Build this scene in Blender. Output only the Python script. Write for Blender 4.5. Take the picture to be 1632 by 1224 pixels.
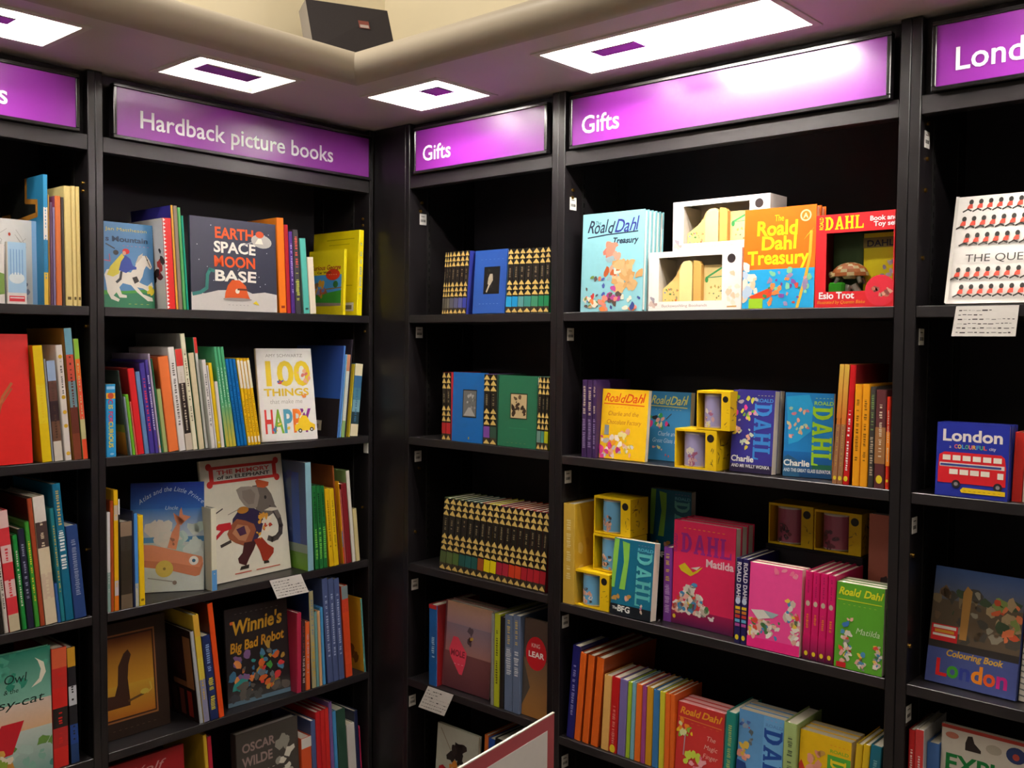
import bpy, bmesh, math, random
from mathutils import Matrix, Vector

# ------------------------------------------------------------------ camera, world, lights, exposure
for _o in list(bpy.data.objects):
    bpy.data.objects.remove(_o)
scene = bpy.context.scene
COL = scene.collection
scene.view_settings.view_transform = 'Standard'
scene.view_settings.look = 'None'
scene.view_settings.gamma = 1.0
scene.view_settings.use_curve_mapping = False
scene.view_settings.exposure = 0.0
scene.cycles.use_denoising = True
scene.cycles.max_bounces = 8
scene.cycles.sample_clamp_indirect = 6.0

cam_d = bpy.data.cameras.new('camera')
cam_d.sensor_width = 36.0
cam_d.lens = 36.0 * 1558.5 / 1632.0
cam_d.clip_start = 0.02
cam = bpy.data.objects.new('camera', cam_d)
COL.objects.link(cam)
_yaw, _pitch, _roll = math.radians(-41.698), math.radians(-2.413), math.radians(0.481)
_f = Vector((math.sin(_yaw) * math.cos(_pitch), math.cos(_yaw) * math.cos(_pitch), math.sin(_pitch)))
_r = Vector((math.cos(_yaw), -math.sin(_yaw), 0.0))
_u = _r.cross(_f)
_r, _u = (math.cos(_roll) * _r + math.sin(_roll) * _u, -math.sin(_roll) * _r + math.cos(_roll) * _u)
cam.matrix_world = Matrix(((_r.x, _u.x, -_f.x, 2.4296), (_r.y, _u.y, -_f.y, -2.0541), (_r.z, _u.z, -_f.z, -0.0825), (0, 0, 0, 1)))
scene.camera = cam

world = bpy.data.worlds.new('shop_ambient')
world.use_nodes = True
world.node_tree.nodes['Background'].inputs[0].default_value = (1.0, 0.86, 0.70, 1)
world.node_tree.nodes['Background'].inputs[1].default_value = 0.115
scene.world = world

def area_light(name, loc, target, size, power, color):
    d = bpy.data.lights.new(name, 'AREA')
    d.shape = 'RECTANGLE'
    d.size, d.size_y = size
    d.energy = power
    d.color = color
    o = bpy.data.objects.new(name, d)
    o.location = loc
    o.rotation_euler = (Vector(target) - Vector(loc)).to_track_quat('-Z', 'Y').to_euler()
    COL.objects.link(o)
    return o
# ceiling lights of the shop floor, behind and above the camera
area_light('shop_ceiling_light', (2.9, -1.5, 1.95), (1.2, -0.2, -0.8), (1.2, 0.6), 17, (1.0, 0.88, 0.72))
area_light('shop_ceiling_light', (0.9, -2.6, 1.95), (0.1, -1.2, -0.6), (1.2, 0.6), 11, (1.0, 0.88, 0.72))

TUBE = {'corner': 180.0, 'wide': 215.0, 'hardback': 50.0, 'far_left': 130.0, 'london': 105.0}   # strength of the canopy tubes

# lamp over the canopy that washes the cream upper walls
area_light('shop_ceiling_light', (0.25, -1.25, 2.0), (-0.2, -0.9, 0.7), (0.5, 0.9), 24, (1.0, 0.93, 0.82))

# ------------------------------------------------------------------ helpers
def lin(c):
    c = c.lstrip('#')
    out = []
    for i in (0, 2, 4):
        v = int(c[i:i + 2], 16) / 255.0
        out.append(v / 12.92 if v <= 0.04045 else ((v + 0.055) / 1.055) ** 2.4)
    return (out[0], out[1], out[2], 1.0)

def new_mat(name):
    m = bpy.data.materials.new(name)
    m.use_nodes = True
    nt = m.node_tree
    return m, nt, nt.nodes['Principled BSDF']

def attr_mat(name, rough, spec=0.5, grain=0.06, scale=60.0, stretch=(1, 1, 1), bump=0.0):
    """colour from the mesh's own colour attribute with a little procedural grain"""
    m, nt, b = new_mat(name)
    at = nt.nodes.new('ShaderNodeAttribute'); at.attribute_name = 'Col'
    tc = nt.nodes.new('ShaderNodeTexCoord')
    mp = nt.nodes.new('ShaderNodeMapping'); mp.inputs['Scale'].default_value = stretch
    nz = nt.nodes.new('ShaderNodeTexNoise'); nz.inputs['Scale'].default_value = scale; nz.inputs['Detail'].default_value = 3
    mr = nt.nodes.new('ShaderNodeMapRange'); mr.inputs['To Min'].default_value = 1 - grain; mr.inputs['To Max'].default_value = 1 + grain
    mx = nt.nodes.new('ShaderNodeVectorMath'); mx.operation = 'SCALE'
    nt.links.new(tc.outputs['Object'], mp.inputs['Vector']); nt.links.new(mp.outputs['Vector'], nz.inputs['Vector'])
    nt.links.new(nz.outputs['Fac'], mr.inputs['Value'])
    nt.links.new(at.outputs['Color'], mx.inputs[0]); nt.links.new(mr.outputs['Result'], mx.inputs['Scale'])
    nt.links.new(mx.outputs['Vector'], b.inputs['Base Color'])
    b.inputs['Roughness'].default_value = rough
    b.inputs['Specular IOR Level'].default_value = spec
    if bump:
        bp = nt.nodes.new('ShaderNodeBump'); bp.inputs['Strength'].default_value = bump; bp.inputs['Distance'].default_value = 0.001
        nt.links.new(nz.outputs['Fac'], bp.inputs['Height']); nt.links.new(bp.outputs['Normal'], b.inputs['Normal'])
    return m

def plain_mat(name, col, rough=0.5, spec=0.5, grain=0.08, scale=25.0, metal=0.0, bump=0.0, coat=0.0, rvar=0.0):
    m, nt, b = new_mat(name)
    c = lin(col)
    tc = nt.nodes.new('ShaderNodeTexCoord')
    nz = nt.nodes.new('ShaderNodeTexNoise'); nz.inputs['Scale'].default_value = scale; nz.inputs['Detail'].default_value = 4
    nt.links.new(tc.outputs['Object'], nz.inputs['Vector'])
    rp = nt.nodes.new('ShaderNodeValToRGB')
    rp.color_ramp.elements[0].color = (c[0] * (1 - grain), c[1] * (1 - grain), c[2] * (1 - grain), 1)
    rp.color_ramp.elements[1].color = (min(1, c[0] * (1 + grain)), min(1, c[1] * (1 + grain)), min(1, c[2] * (1 + grain)), 1)
    nt.links.new(nz.outputs['Fac'], rp.inputs['Fac']); nt.links.new(rp.outputs['Color'], b.inputs['Base Color'])
    b.inputs['Roughness'].default_value = rough
    b.inputs['Specular IOR Level'].default_value = spec
    b.inputs['Metallic'].default_value = metal
    b.inputs['Coat Weight'].default_value = coat
    if rvar:
        mr = nt.nodes.new('ShaderNodeMapRange'); mr.inputs['To Min'].default_value = rough - rvar; mr.inputs['To Max'].default_value = rough + rvar
        nt.links.new(nz.outputs['Fac'], mr.inputs['Value']); nt.links.new(mr.outputs['Result'], b.inputs['Roughness'])
    if bump:
        bp = nt.nodes.new('ShaderNodeBump'); bp.inputs['Strength'].default_value = bump; bp.inputs['Distance'].default_value = 0.001
        nt.links.new(nz.outputs['Fac'], bp.inputs['Height']); nt.links.new(bp.outputs['Normal'], b.inputs['Normal'])
    return m

M = {
    'hard': attr_mat('laminated_book_board', 0.36, 0.45),
    'soft': attr_mat('paperback_card', 0.42, 0.4),
    'ink': attr_mat('printed_ink', 0.40, 0.4, 0.05, 120),
    'pages': attr_mat('book_paper_edges', 0.8, 0.2, 0.08, 700, (1, 1, 0.03), 0.2),
    'card': attr_mat('printed_carton', 0.5, 0.35, 0.05, 80),
    'toy': attr_mat('moulded_toy', 0.35, 0.5, 0.04, 60),
    'black': plain_mat('black_laminate', '#171416', 0.34, 0.45, 0.25, 18, bump=0.05, rvar=0.06),
    'blackedge': plain_mat('black_painted_edge', '#1f1c1e', 0.38, 0.5, 0.2, 30, rvar=0.05),
    'blackback': plain_mat('black_back_board', '#1d191f', 0.6, 0.3, 0.25, 12),
    'strip': plain_mat('dark_slotted_steel', '#2c2a2a', 0.4, 0.5, 0.15, 60, 0.6),
    'slot': plain_mat('slot_shadow_paint', '#070707', 0.8, 0.1),
    'brass': plain_mat('brass', '#c79a45', 0.3, 0.5, 0.1, 80, 1.0),
    'label': plain_mat('white_sticker_paper', '#d9d6d0', 0.6, 0.3, 0.05, 90),
    'purple': plain_mat('purple_acrylic_sign', '#862a94', 0.31, 0.72, 0.03, 200),
    'signframe': plain_mat('black_sign_moulding', '#141214', 0.22, 0.6, 0.1, 40),
    'signtext': plain_mat('white_vinyl_lettering', '#f4f2f6', 0.31, 0.72, 0.02, 80),
    'soffit': plain_mat('canopy_gloss_paint', '#e8dfd8', 0.33, 0.5, 0.05, 3, rvar=0.05),
    'bull': plain_mat('canopy_edge_paint', '#c3b7a6', 0.42, 0.45, 0.05, 6),
    'wall': plain_mat('cream_wall_paint', '#e4d9bd', 0.75, 0.3, 0.03, 9, bump=0.03),
    'floor': plain_mat('beige_shop_carpet', '#9c8f83', 0.9, 0.2, 0.3, 160, bump=0.3),
    'white': plain_mat('white_enamel', '#f4f0e6', 0.45, 0.5, 0.03, 40),
    'mirror': plain_mat('lamp_mirror', '#d8d4dc', 0.10, 0.6, 0.03, 90, 1.0),
    'speaker': plain_mat('black_speaker_cloth', '#2a2527', 0.7, 0.3, 0.25, 300, bump=0.2),
    'speakerside': plain_mat('grey_speaker_case', '#8f8a88', 0.5, 0.4, 0.1, 30),
    'handwriting': plain_mat('black_pen_ink', '#3a3636', 0.6, 0.2),
    'cardpaper': plain_mat('white_card_paper', '#e8e4de', 0.6, 0.3, 0.03, 60),
    'barcode': plain_mat('black_barcode_ink', '#4a4845', 0.6, 0.2),
    'redboard': plain_mat('pink_red_board', '#b5545a', 0.5, 0.4, 0.06, 40),
    'steel': plain_mat('brushed_steel', '#8c8c90', 0.35, 0.5, 0.1, 80, 1.0),
    'ceramic': attr_mat('glazed_ceramic', 0.15, 0.6, 0.02, 40),
}
def emit_mat(name, strength, col=(1.0, 0.93, 0.86)):
    m = bpy.data.materials.new(name); m.use_nodes = True
    nt = m.node_tree; nt.nodes.clear()
    e = nt.nodes.new('ShaderNodeEmission'); o = nt.nodes.new('ShaderNodeOutputMaterial')
    nz = nt.nodes.new('ShaderNodeTexNoise'); nz.inputs['Scale'].default_value = 4
    mr = nt.nodes.new('ShaderNodeMapRange'); mr.inputs['To Min'].default_value = strength * 0.98; mr.inputs['To Max'].default_value = strength * 1.02
    nt.links.new(nz.outputs['Fac'], mr.inputs['Value']); nt.links.new(mr.outputs['Result'], e.inputs['Strength'])
    e.inputs['Color'].default_value = (*col, 1)
    nt.links.new(e.outputs[0], o.inputs[0])
    return m
def film_mat():
    m = bpy.data.materials.new('clear_plastic_window'); m.use_nodes = True
    nt = m.node_tree; nt.nodes.clear()
    o = nt.nodes.new('ShaderNodeOutputMaterial'); mix = nt.nodes.new('ShaderNodeMixShader')
    tr = nt.nodes.new('ShaderNodeBsdfTransparent'); gl = nt.nodes.new('ShaderNodeBsdfGlossy')
    gl.inputs['Roughness'].default_value = 0.12
    fr = nt.nodes.new('ShaderNodeFresnel'); fr.inputs['IOR'].default_value = 1.1
    nz = nt.nodes.new('ShaderNodeTexNoise'); nz.inputs['Scale'].default_value = 14
    bp = nt.nodes.new('ShaderNodeBump'); bp.inputs['Strength'].default_value = 0.4; bp.inputs['Distance'].default_value = 0.004
    nt.links.new(nz.outputs['Fac'], bp.inputs['Height']); nt.links.new(bp.outputs['Normal'], gl.inputs['Normal'])
    nt.links.new(fr.outputs[0], mix.inputs[0]); nt.links.new(tr.outputs[0], mix.inputs[1]); nt.links.new(gl.outputs[0], mix.inputs[2])
    nt.links.new(mix.outputs[0], o.inputs[0])
    return m
M['film'] = film_mat()
_p = M['purple'].node_tree.nodes['Principled BSDF']
_p.inputs['Coat Weight'].default_value = 0.0; _p.inputs['Coat Roughness'].default_value = 0.3; _p.inputs['Coat IOR'].default_value = 1.6

class MB:
    """collects faces (with an optional colour each) and links them as one mesh object"""
    def __init__(self): self.v, self.f, self.c = [], [], []
    def add(self, vs, fs, col=(1, 1, 1, 1)):
        n = len(self.v); self.v += [tuple(p) for p in vs]
        for q in fs: self.f.append(tuple(i + n for i in q)); self.c.append(col)
    def box(self, x0, y0, z0, x1, y1, z1, col=(1, 1, 1, 1), bev=0.0):
        if bev <= 0:
            vs = [(x0, y0, z0), (x1, y0, z0), (x1, y1, z0), (x0, y1, z0), (x0, y0, z1), (x1, y0, z1), (x1, y1, z1), (x0, y1, z1)]
            self.add(vs, [(0, 3, 2, 1), (4, 5, 6, 7), (0, 1, 5, 4), (1, 2, 6, 5), (2, 3, 7, 6), (3, 0, 4, 7)], col)
            return self
        b = min(bev, (x1 - x0) / 2.01, (y1 - y0) / 2.01, (z1 - z0) / 2.01)
        bm = bmesh.new(); bmesh.ops.create_cube(bm, size=1)
        for v in bm.verts:
            v.co = Vector((x0 + (v.co.x + .5) * (x1 - x0), y0 + (v.co.y + .5) * (y1 - y0), z0 + (v.co.z + .5) * (z1 - z0)))
        bmesh.ops.bevel(bm, geom=bm.edges[:], offset=b, segments=1, affect='EDGES')
        bm.verts.index_update()
        self.add([v.co for v in bm.verts], [[v.index for v in f.verts] for f in bm.faces], col); bm.free()
        return self
    def quad(self, a, b, c, d, col=(1, 1, 1, 1)): self.add([a, b, c, d], [(0, 1, 2, 3)], col); return self
    def tube(self, p0, p1, r, n=10, col=(1, 1, 1, 1), r1=None):
        p0, p1 = Vector(p0), Vector(p1); r1 = r if r1 is None else r1
        ax = (p1 - p0).normalized(); t = ax.orthogonal().normalized(); s = ax.cross(t)
        vs = []
        for p, rr in ((p0, r), (p1, r1)):
            for i in range(n):
                a = 2 * math.pi * i / n; vs.append(p + rr * (math.cos(a) * t + math.sin(a) * s))
        fs = [(i, (i + 1) % n, n + (i + 1) % n, n + i) for i in range(n)] + [tuple(range(n - 1, -1, -1)), tuple(range(n, 2 * n))]
        self.add(vs, fs, col); return self
    def lathe(self, prof, n=24, col=(1, 1, 1, 1), org=(0, 0, 0)):
        vs = [(org[0] + r * math.cos(2 * math.pi * i / n), org[1] + r * math.sin(2 * math.pi * i / n), org[2] + z) for r, z in prof for i in range(n)]
        fs = [(k * n + i, k * n + (i + 1) % n, (k + 1) * n + (i + 1) % n, (k + 1) * n + i) for k in range(len(prof) - 1) for i in range(n)]
        self.add(vs, fs, col); return self
    def extrude(self, outline, y0, y1, col=(1, 1, 1, 1)):
        """outline of (x, z) points, extruded along y"""
        n = len(outline)
        vs = [(x, y0, z) for x, z in outline] + [(x, y1, z) for x, z in outline]
        fs = [tuple(range(n)), tuple(range(2 * n - 1, n - 1, -1))] + [(i, n + i, n + (i + 1) % n, (i + 1) % n) for i in range(n)]
        self.add(vs, fs, col); return self
    def mesh(self, name):
        me = bpy.data.meshes.new(name); me.from_pydata(self.v, [], self.f)
        ca = me.color_attributes.new('Col', 'FLOAT_COLOR', 'CORNER')
        flat = []
        for p, c in zip(me.polygons, self.c):
            if isinstance(c, list):
                for k in c: flat.extend(k)
            else: flat.extend(tuple(c) * len(p.vertices))
        ca.data.foreach_set('color', flat)
        return me
    def build(self, name, mat, parent=None, smooth=False):
        me = self.mesh(name); me.materials.append(M[mat] if isinstance(mat, str) else mat)
        if smooth: me.polygons.foreach_set('use_smooth', [True] * len(me.polygons))
        o = bpy.data.objects.new(name, me); COL.objects.link(o); o.parent = parent
        return o

def tag(o, label=None, cat=None, group=None, kind=None):
    if label: o['label'] = label
    if cat: o['category'] = cat
    if group: o['group'] = group
    if kind: o['kind'] = kind
    return o
def empty(name, mat=None):
    o = bpy.data.objects.new(name, None); o.empty_display_size = 0.05
    COL.objects.link(o)
    if mat is not None: o.matrix_world = mat
    return o
# shelf frames: along the wall, depth into the shelf, up.  R runs along +x, L runs along +y.
WALL = {'R': Matrix.Identity(4), 'L': Matrix.Rotation(math.pi / 2, 4, 'Z')}
def frame(bay, s, d, z): return WALL[bay[0]] @ Matrix.Translation((s, d, z))

# ------------------------------------------------------------------ lettering: glyph outlines taken once from the built-in font
GL = {}
def load_glyphs():
    chars = "ABCDEFGHIJKLMNOPQRSTUVWXYZabcdefghijklmnopqrstuvwxyz0123456789&'-.!"
    obs = []
    for wt, off in (('n', 0.0), ('m', 0.012), ('b', 0.028)):
        for ch in chars:
            cu = bpy.data.curves.new('g', 'FONT'); cu.body = ch; cu.size = 1; cu.offset = off; cu.resolution_u = 3
            o = bpy.data.objects.new('g', cu); COL.objects.link(o); obs.append((wt, ch, 0, o))
    for ch in chars + '|':
        cu = bpy.data.curves.new('g', 'FONT'); cu.body = '|' + ch + '|' if ch != '|' else '||'; cu.size = 1
        o = bpy.data.objects.new('g', cu); COL.objects.link(o); obs.append(('w', ch, 1, o))
    bpy.context.view_layer.update()
    dg = bpy.context.evaluated_depsgraph_get()
    for wt, ch, k, o in obs:
        me = o.evaluated_get(dg).to_mesh()
        if k == 0:
            GL[(wt, ch)] = ([(v.co.x, v.co.y) for v in me.vertices], [tuple(p.vertices) for p in me.polygons])
        else:
            xs = [v.co.x for v in me.vertices]; GL[('w', ch)] = max(xs) - min(xs)
        o.evaluated_get(dg).to_mesh_clear()
    for _, _, _, o in obs:
        cu = o.data; bpy.data.objects.remove(o); bpy.data.curves.remove(cu)
    base = GL[('w', '|')]
    for ch in chars: GL[('a', ch)] = GL[('w', ch)] - base
    GL[('a', ' ')] = 0.28
load_glyphs()

class Art:
    """flat print on a w x h panel: every call is one layer of ink, coordinates are fractions of the panel"""
    def __init__(self, w, h):
        self.w, self.h, self.k = w, h, 0
        self.v, self.f, self.c = [], [], []
    def _add(self, pts, faces, col):
        n = len(self.v); self.v += [(min(max(x, .0002), self.w - .0002), min(max(y, .0002), self.h - .0002), self.k) for x, y in pts]
        for q in faces:
            self.f.append(tuple(i + n for i in q)); self.c.append(col)
        self.k += 1
    def poly(self, pts, col): self._add([(x * self.w, y * self.h) for x, y in pts], [tuple(range(len(pts)))], lin(col))
    def rect(self, x0, y0, x1, y1, col): self.poly([(x0, y0), (x1, y0), (x1, y1), (x0, y1)], col)
    def grad(self, x0, y0, x1, y1, lo, hi, n=1):
        a, b = lin(lo), lin(hi)
        self._add([(x0 * self.w, y0 * self.h), (x1 * self.w, y0 * self.h), (x1 * self.w, y1 * self.h), (x0 * self.w, y1 * self.h)], [(0, 1, 2, 3)], [a, a, b, b])
    def ell(self, cx, cy, rx, ry, col, n=18, a0=0.0, rot=0.0):
        pts = []
        for i in range(n):
            a = 2 * math.pi * i / n; x, y = rx * self.w * math.cos(a), ry * self.w * math.sin(a)
            pts.append((cx * self.w + x * math.cos(rot) - y * math.sin(rot), cy * self.h + x * math.sin(rot) + y * math.cos(rot)))
        self._add(pts, [tuple(range(n))], lin(col))
    def line(self, pts, wd, col):
        P = [Vector((x * self.w, y * self.h)) for x, y in pts]; vs, fs = [], []
        for i in range(len(P) - 1):
            d = P[i + 1] - P[i]
            if d.length < 1e-9: continue
            d.normalize(); nrm = Vector((-d.y, d.x)) * wd * self.w / 2; b = len(vs); e = d * wd * self.w * 0.3
            vs += [tuple(P[i] - nrm - e), tuple(P[i + 1] - nrm + e), tuple(P[i + 1] + nrm + e), tuple(P[i] + nrm - e)]; fs.append((b, b + 1, b + 2, b + 3))
        self._add(vs, fs, lin(col))
    def text(self, s, x, y, size, col, bold=1, align='c', fit=None, shear=0.0, rot=0.0, jit=0.0, arc=0.0, seed=1, serif=0.0):
        rnd = random.Random(seed)
        wt = 'm' if bold == 'm' else ('b' if bold else 'n')
        tot = sum(GL[('a', ch)] for ch in s)
        sz = size * self.h; sx = sz
        if fit: sx = fit * self.w / tot
        X = {'c': -tot / 2, 'l': 0.0, 'r': -tot}[align]
        vs, fs = [], []; ca, sa = math.cos(rot), math.sin(rot)
        for ch in s:
            adv = GL[('a', ch)]
            if ch != ' ':
                gv, gf = GL[(wt, ch)]; b = len(vs); jr = rnd.uniform(-jit, jit); jy = rnd.uniform(-jit, jit) * 0.4
                mid = X + adv / 2
                dy = -arc * (2 * mid / max(tot, 1e-6)) ** 2; tr = -arc * 8 * mid / max(tot, 1e-6) ** 2
                jr += math.atan(tr) if arc else 0.0
                cr, sr = math.cos(jr), math.sin(jr)
                for gx, gy in gv:
                    lx, ly = gx - adv / 2, gy
                    lx += shear * ly
                    lx, ly = lx * cr - ly * sr, lx * sr + ly * cr
                    px, py = (mid + lx) * sx, (ly + jy + dy) * sz
                    vs.append((x * self.w + px * ca - py * sa, y * self.h + px * sa + py * ca))
                fs += [tuple(i + b for i in q) for q in gf]
            X += adv
        self._add(vs, fs, lin(col))
    def slab(self, s, x, y, wd, ht, col, rot=0.0, gap=0.12):
        """heavy slab-serif capitals (D A H L ...) drawn as outlines; x, y lower left corner, all fractions"""
        G = {'D': [[(0, 0), (.55, 0), (.85, .2), (.95, .5), (.85, .8), (.55, 1), (0, 1), (0, .9), (.1, .9), (.1, .1), (.36, .14), (.36, .86), (.5, .84), (.62, .7), (.66, .5), (.62, .3), (.5, .16), (.36, .14), (.1, .1), (0, .1)]],
             'A': [[(0, 0), (.4, 0), (.4, .1), (.31, .1), (.35, .24), (.4, .38), (.5, .72), (.6, .38), (.4, .38), (.35, .24), (.65, .24), (.69, .1), (.6, .1), (.6, 0), (1, 0), (1, .1), (.93, .1), (.62, 1), (.38, 1), (.07, .1), (0, .1)]],
             'H': [[(0, 0), (.42, 0), (.42, .1), (.34, .1), (.34, .44), (.66, .44), (.66, .1), (.58, .1), (.58, 0), (1, 0), (1, .1), (.92, .1), (.92, .9), (1, .9), (1, 1), (.58, 1), (.58, .9), (.66, .9), (.66, .58), (.34, .58), (.34, .9), (.42, .9), (.42, 1), (0, 1), (0, .9), (.08, .9), (.08, .1), (0, .1)]],
             'L': [[(0, 0), (.95, 0), (.95, .34), (.86, .34), (.8, .12), (.36, .12), (.36, .9), (.46, .9), (.46, 1), (0, 1), (0, .9), (.1, .9), (.1, .1), (0, .1)]]}
        H = {}
        n = len(s); cw = wd / (n + gap * (n - 1)); vs, fs, vh, fh = [], [], [], []
        ca, sa = math.cos(rot), math.sin(rot)
        def tr(px, py):
            px *= self.w; py *= self.h
            return (x * self.w + px * ca - py * sa, y * self.h + px * sa + py * ca)
        def tr2(px, py, sx, sy):     # rotated lettering: unit box scaled in panel metres
            px *= sx; py *= sy
            return (x * self.w + px * ca - py * sa, y * self.h + px * sa + py * ca)
        hole = []
        for i, ch in enumerate(s):
            ox = i * cw * (1 + gap)
            for pl in G[ch]:
                b = len(vs)
                vs += [tr2(ox / wd + px * cw / wd, py, wd * (self.w if abs(sa) < .5 else self.h), ht * (self.h if abs(sa) < .5 else self.w)) for px, py in pl]
                fs.append(tuple(range(b, b + len(pl))))
            if ch in H: hole.append([tr2(ox / wd + px * cw / wd, py, wd * (self.w if abs(sa) < .5 else self.h), ht * (self.h if abs(sa) < .5 else self.w)) for px, py in H[ch]])
        self._add(vs, fs, lin(col))
        return hole
    def holes(self, hs, col):
        vs, fs = [], []
        for hpts in hs:
            b = len(vs); vs += hpts; fs.append(tuple(range(b, b + len(hpts))))
        if vs: self._add(vs, fs, lin(col))
    def dabs(self, n, x0, y0, x1, y1, cols, size, seed=1, asp=1.2):
        """loose strokes of colour, no figure"""
        rnd = random.Random(seed); per = {}
        for i in range(n):
            c = rnd.choice(cols); cx, cy = rnd.uniform(x0, x1) * self.w, rnd.uniform(y0, y1) * self.h
            a = rnd.uniform(0, 3.14); sz = size * self.w * rnd.uniform(0.5, 1.4); m = 9; pts = []
            for k in range(m):
                t = 2 * math.pi * k / m; r = sz * rnd.uniform(0.6, 1.15); px, py = r * asp * math.cos(t), r * math.sin(t) / asp
                X, Y = cx + px * math.cos(a) - py * math.sin(a), cy + px * math.sin(a) + py * math.cos(a)
                pts.append((min(max(X, 0.002 * self.w), .998 * self.w), min(max(Y, 0.002 * self.h), .998 * self.h)))
            self._add(pts, [tuple(range(m))], lin(c)); self.k -= 1
            self.v[-m:] = [(p[0], p[1], self.k + (i % 6) * 0.5) for p in self.v[-m:]]
        self.k += 4
    def build(self, fn, name, parent, base=0.00022, step=0.00003):
        """one print, or one object for each motif when there are only a few"""
        ops = sorted({self.v[q[0]][2] for q in self.f})
        if len(ops) > 5: return self.mesh(fn, base, step).build(name, 'ink', parent)
        for k in ops:
            sub = Art(self.w, self.h); sub.v = self.v
            sub.f = [q for q in self.f if self.v[q[0]][2] == k]; sub.c = [c for q, c in zip(self.f, self.c) if self.v[q[0]][2] == k]
            use = sorted({i for q in sub.f for i in q}); mp = {i: n for n, i in enumerate(use)}
            sub.v = [self.v[i] for i in use]; sub.f = [tuple(mp[i] for i in q) for q in sub.f]
            sub.mesh(fn, base, step).build(name, 'ink', parent)
    def mesh(self, fn, base=0.00022, step=0.00003):
        b = MB(); b.v = [fn(x, y, base + k * step) for x, y, k in self.v]; b.f = self.f; b.c = self.c
        return b

# ------------------------------------------------------------------ the setting
ZS = 0.59                                             # underside of the canopy
def struct(o): return tag(o, kind='structure')
struct(MB().box(-0.36, -3.2, -1.78, 4.6, 0.36, -1.76).build('floor', 'floor'))
struct(MB().box(-0.36, -3.2, -1.76, -0.33, 0.36, 2.1).build('wall_left', 'wall'))
struct(MB().box(-0.33, 0.33, -1.76, 4.6, 0.36, 2.1).build('wall_right', 'wall'))

# lamps recessed in the canopy: x0, y0, x1, y1, long axis
LAMPS = {'far_left': (0.095, -1.368, 0.328, -1.063, 'y'), 'hardback': (0.1, -0.814, 0.33, -0.509, 'y'), 'corner': (0.306, -0.31, 0.61, -0.078, 'x'),
         'wide': (0.921, -0.308, 1.53, -0.076, 'x'), 'london': (1.87, -0.308, 2.48, -0.076, 'x')}
EDGE = 0.385
cuts_x = sorted({-0.33, EDGE, 4.0} | {v for l in LAMPS.values() for v in (l[0], l[2])})
cuts_y = sorted({-2.6, -EDGE, 0.33} | {v for l in LAMPS.values() for v in (l[1], l[3])})
cb = MB()
for i in range(len(cuts_x) - 1):
    for j in range(len(cuts_y) - 1):
        x0, x1, y0, y1 = cuts_x[i], cuts_x[i + 1], cuts_y[j], cuts_y[j + 1]
        mx, my = (x0 + x1) / 2, (y0 + y1) / 2
        if mx > EDGE and my < -EDGE: continue
        if any(l[0] < mx < l[2] and l[1] < my < l[3] for l in LAMPS.values()): continue
        cb.quad((x0, y0, ZS), (x0, y1, ZS), (x1, y1, ZS), (x1, y0, ZS))
        cb.quad((x0, y0, ZS + .082), (x1, y0, ZS + .082), (x1, y1, ZS + .082), (x0, y1, ZS + .082))
struct(cb.build('ceiling', 'soffit'))
def bullnose(name, along):
    prof = [(0.0, 0.0)] + [(0.042 * math.cos(a), 0.042 + 0.042 * math.sin(a)) for a in [math.radians(-90 + 15 * k) for k in range(13)]] + [(0.0, 0.084)]
    b = MB(); n = len(prof); vs = []
    for o, z in prof:
        vs.append((EDGE + o, -2.6, ZS + z) if along == 'y' else (4.0, -EDGE - o, ZS + z))
    for o, z in prof: vs.append((EDGE + o, -EDGE - o, ZS + z))
    fs = [(i, i + 1, n + i + 1, n + i) if along == 'y' else (i, n + i, n + i + 1, i + 1) for i in range(n - 1)]
    b.add(vs, fs)
    return struct(b.build(name, 'bull', smooth=False))
for nm, al in (('trim_1', 'y'), ('trim_2', 'x')):
    t_ = bullnose(nm, al); t_.data.polygons.foreach_set('use_smooth', [True] * len(t_.data.polygons))

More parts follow.
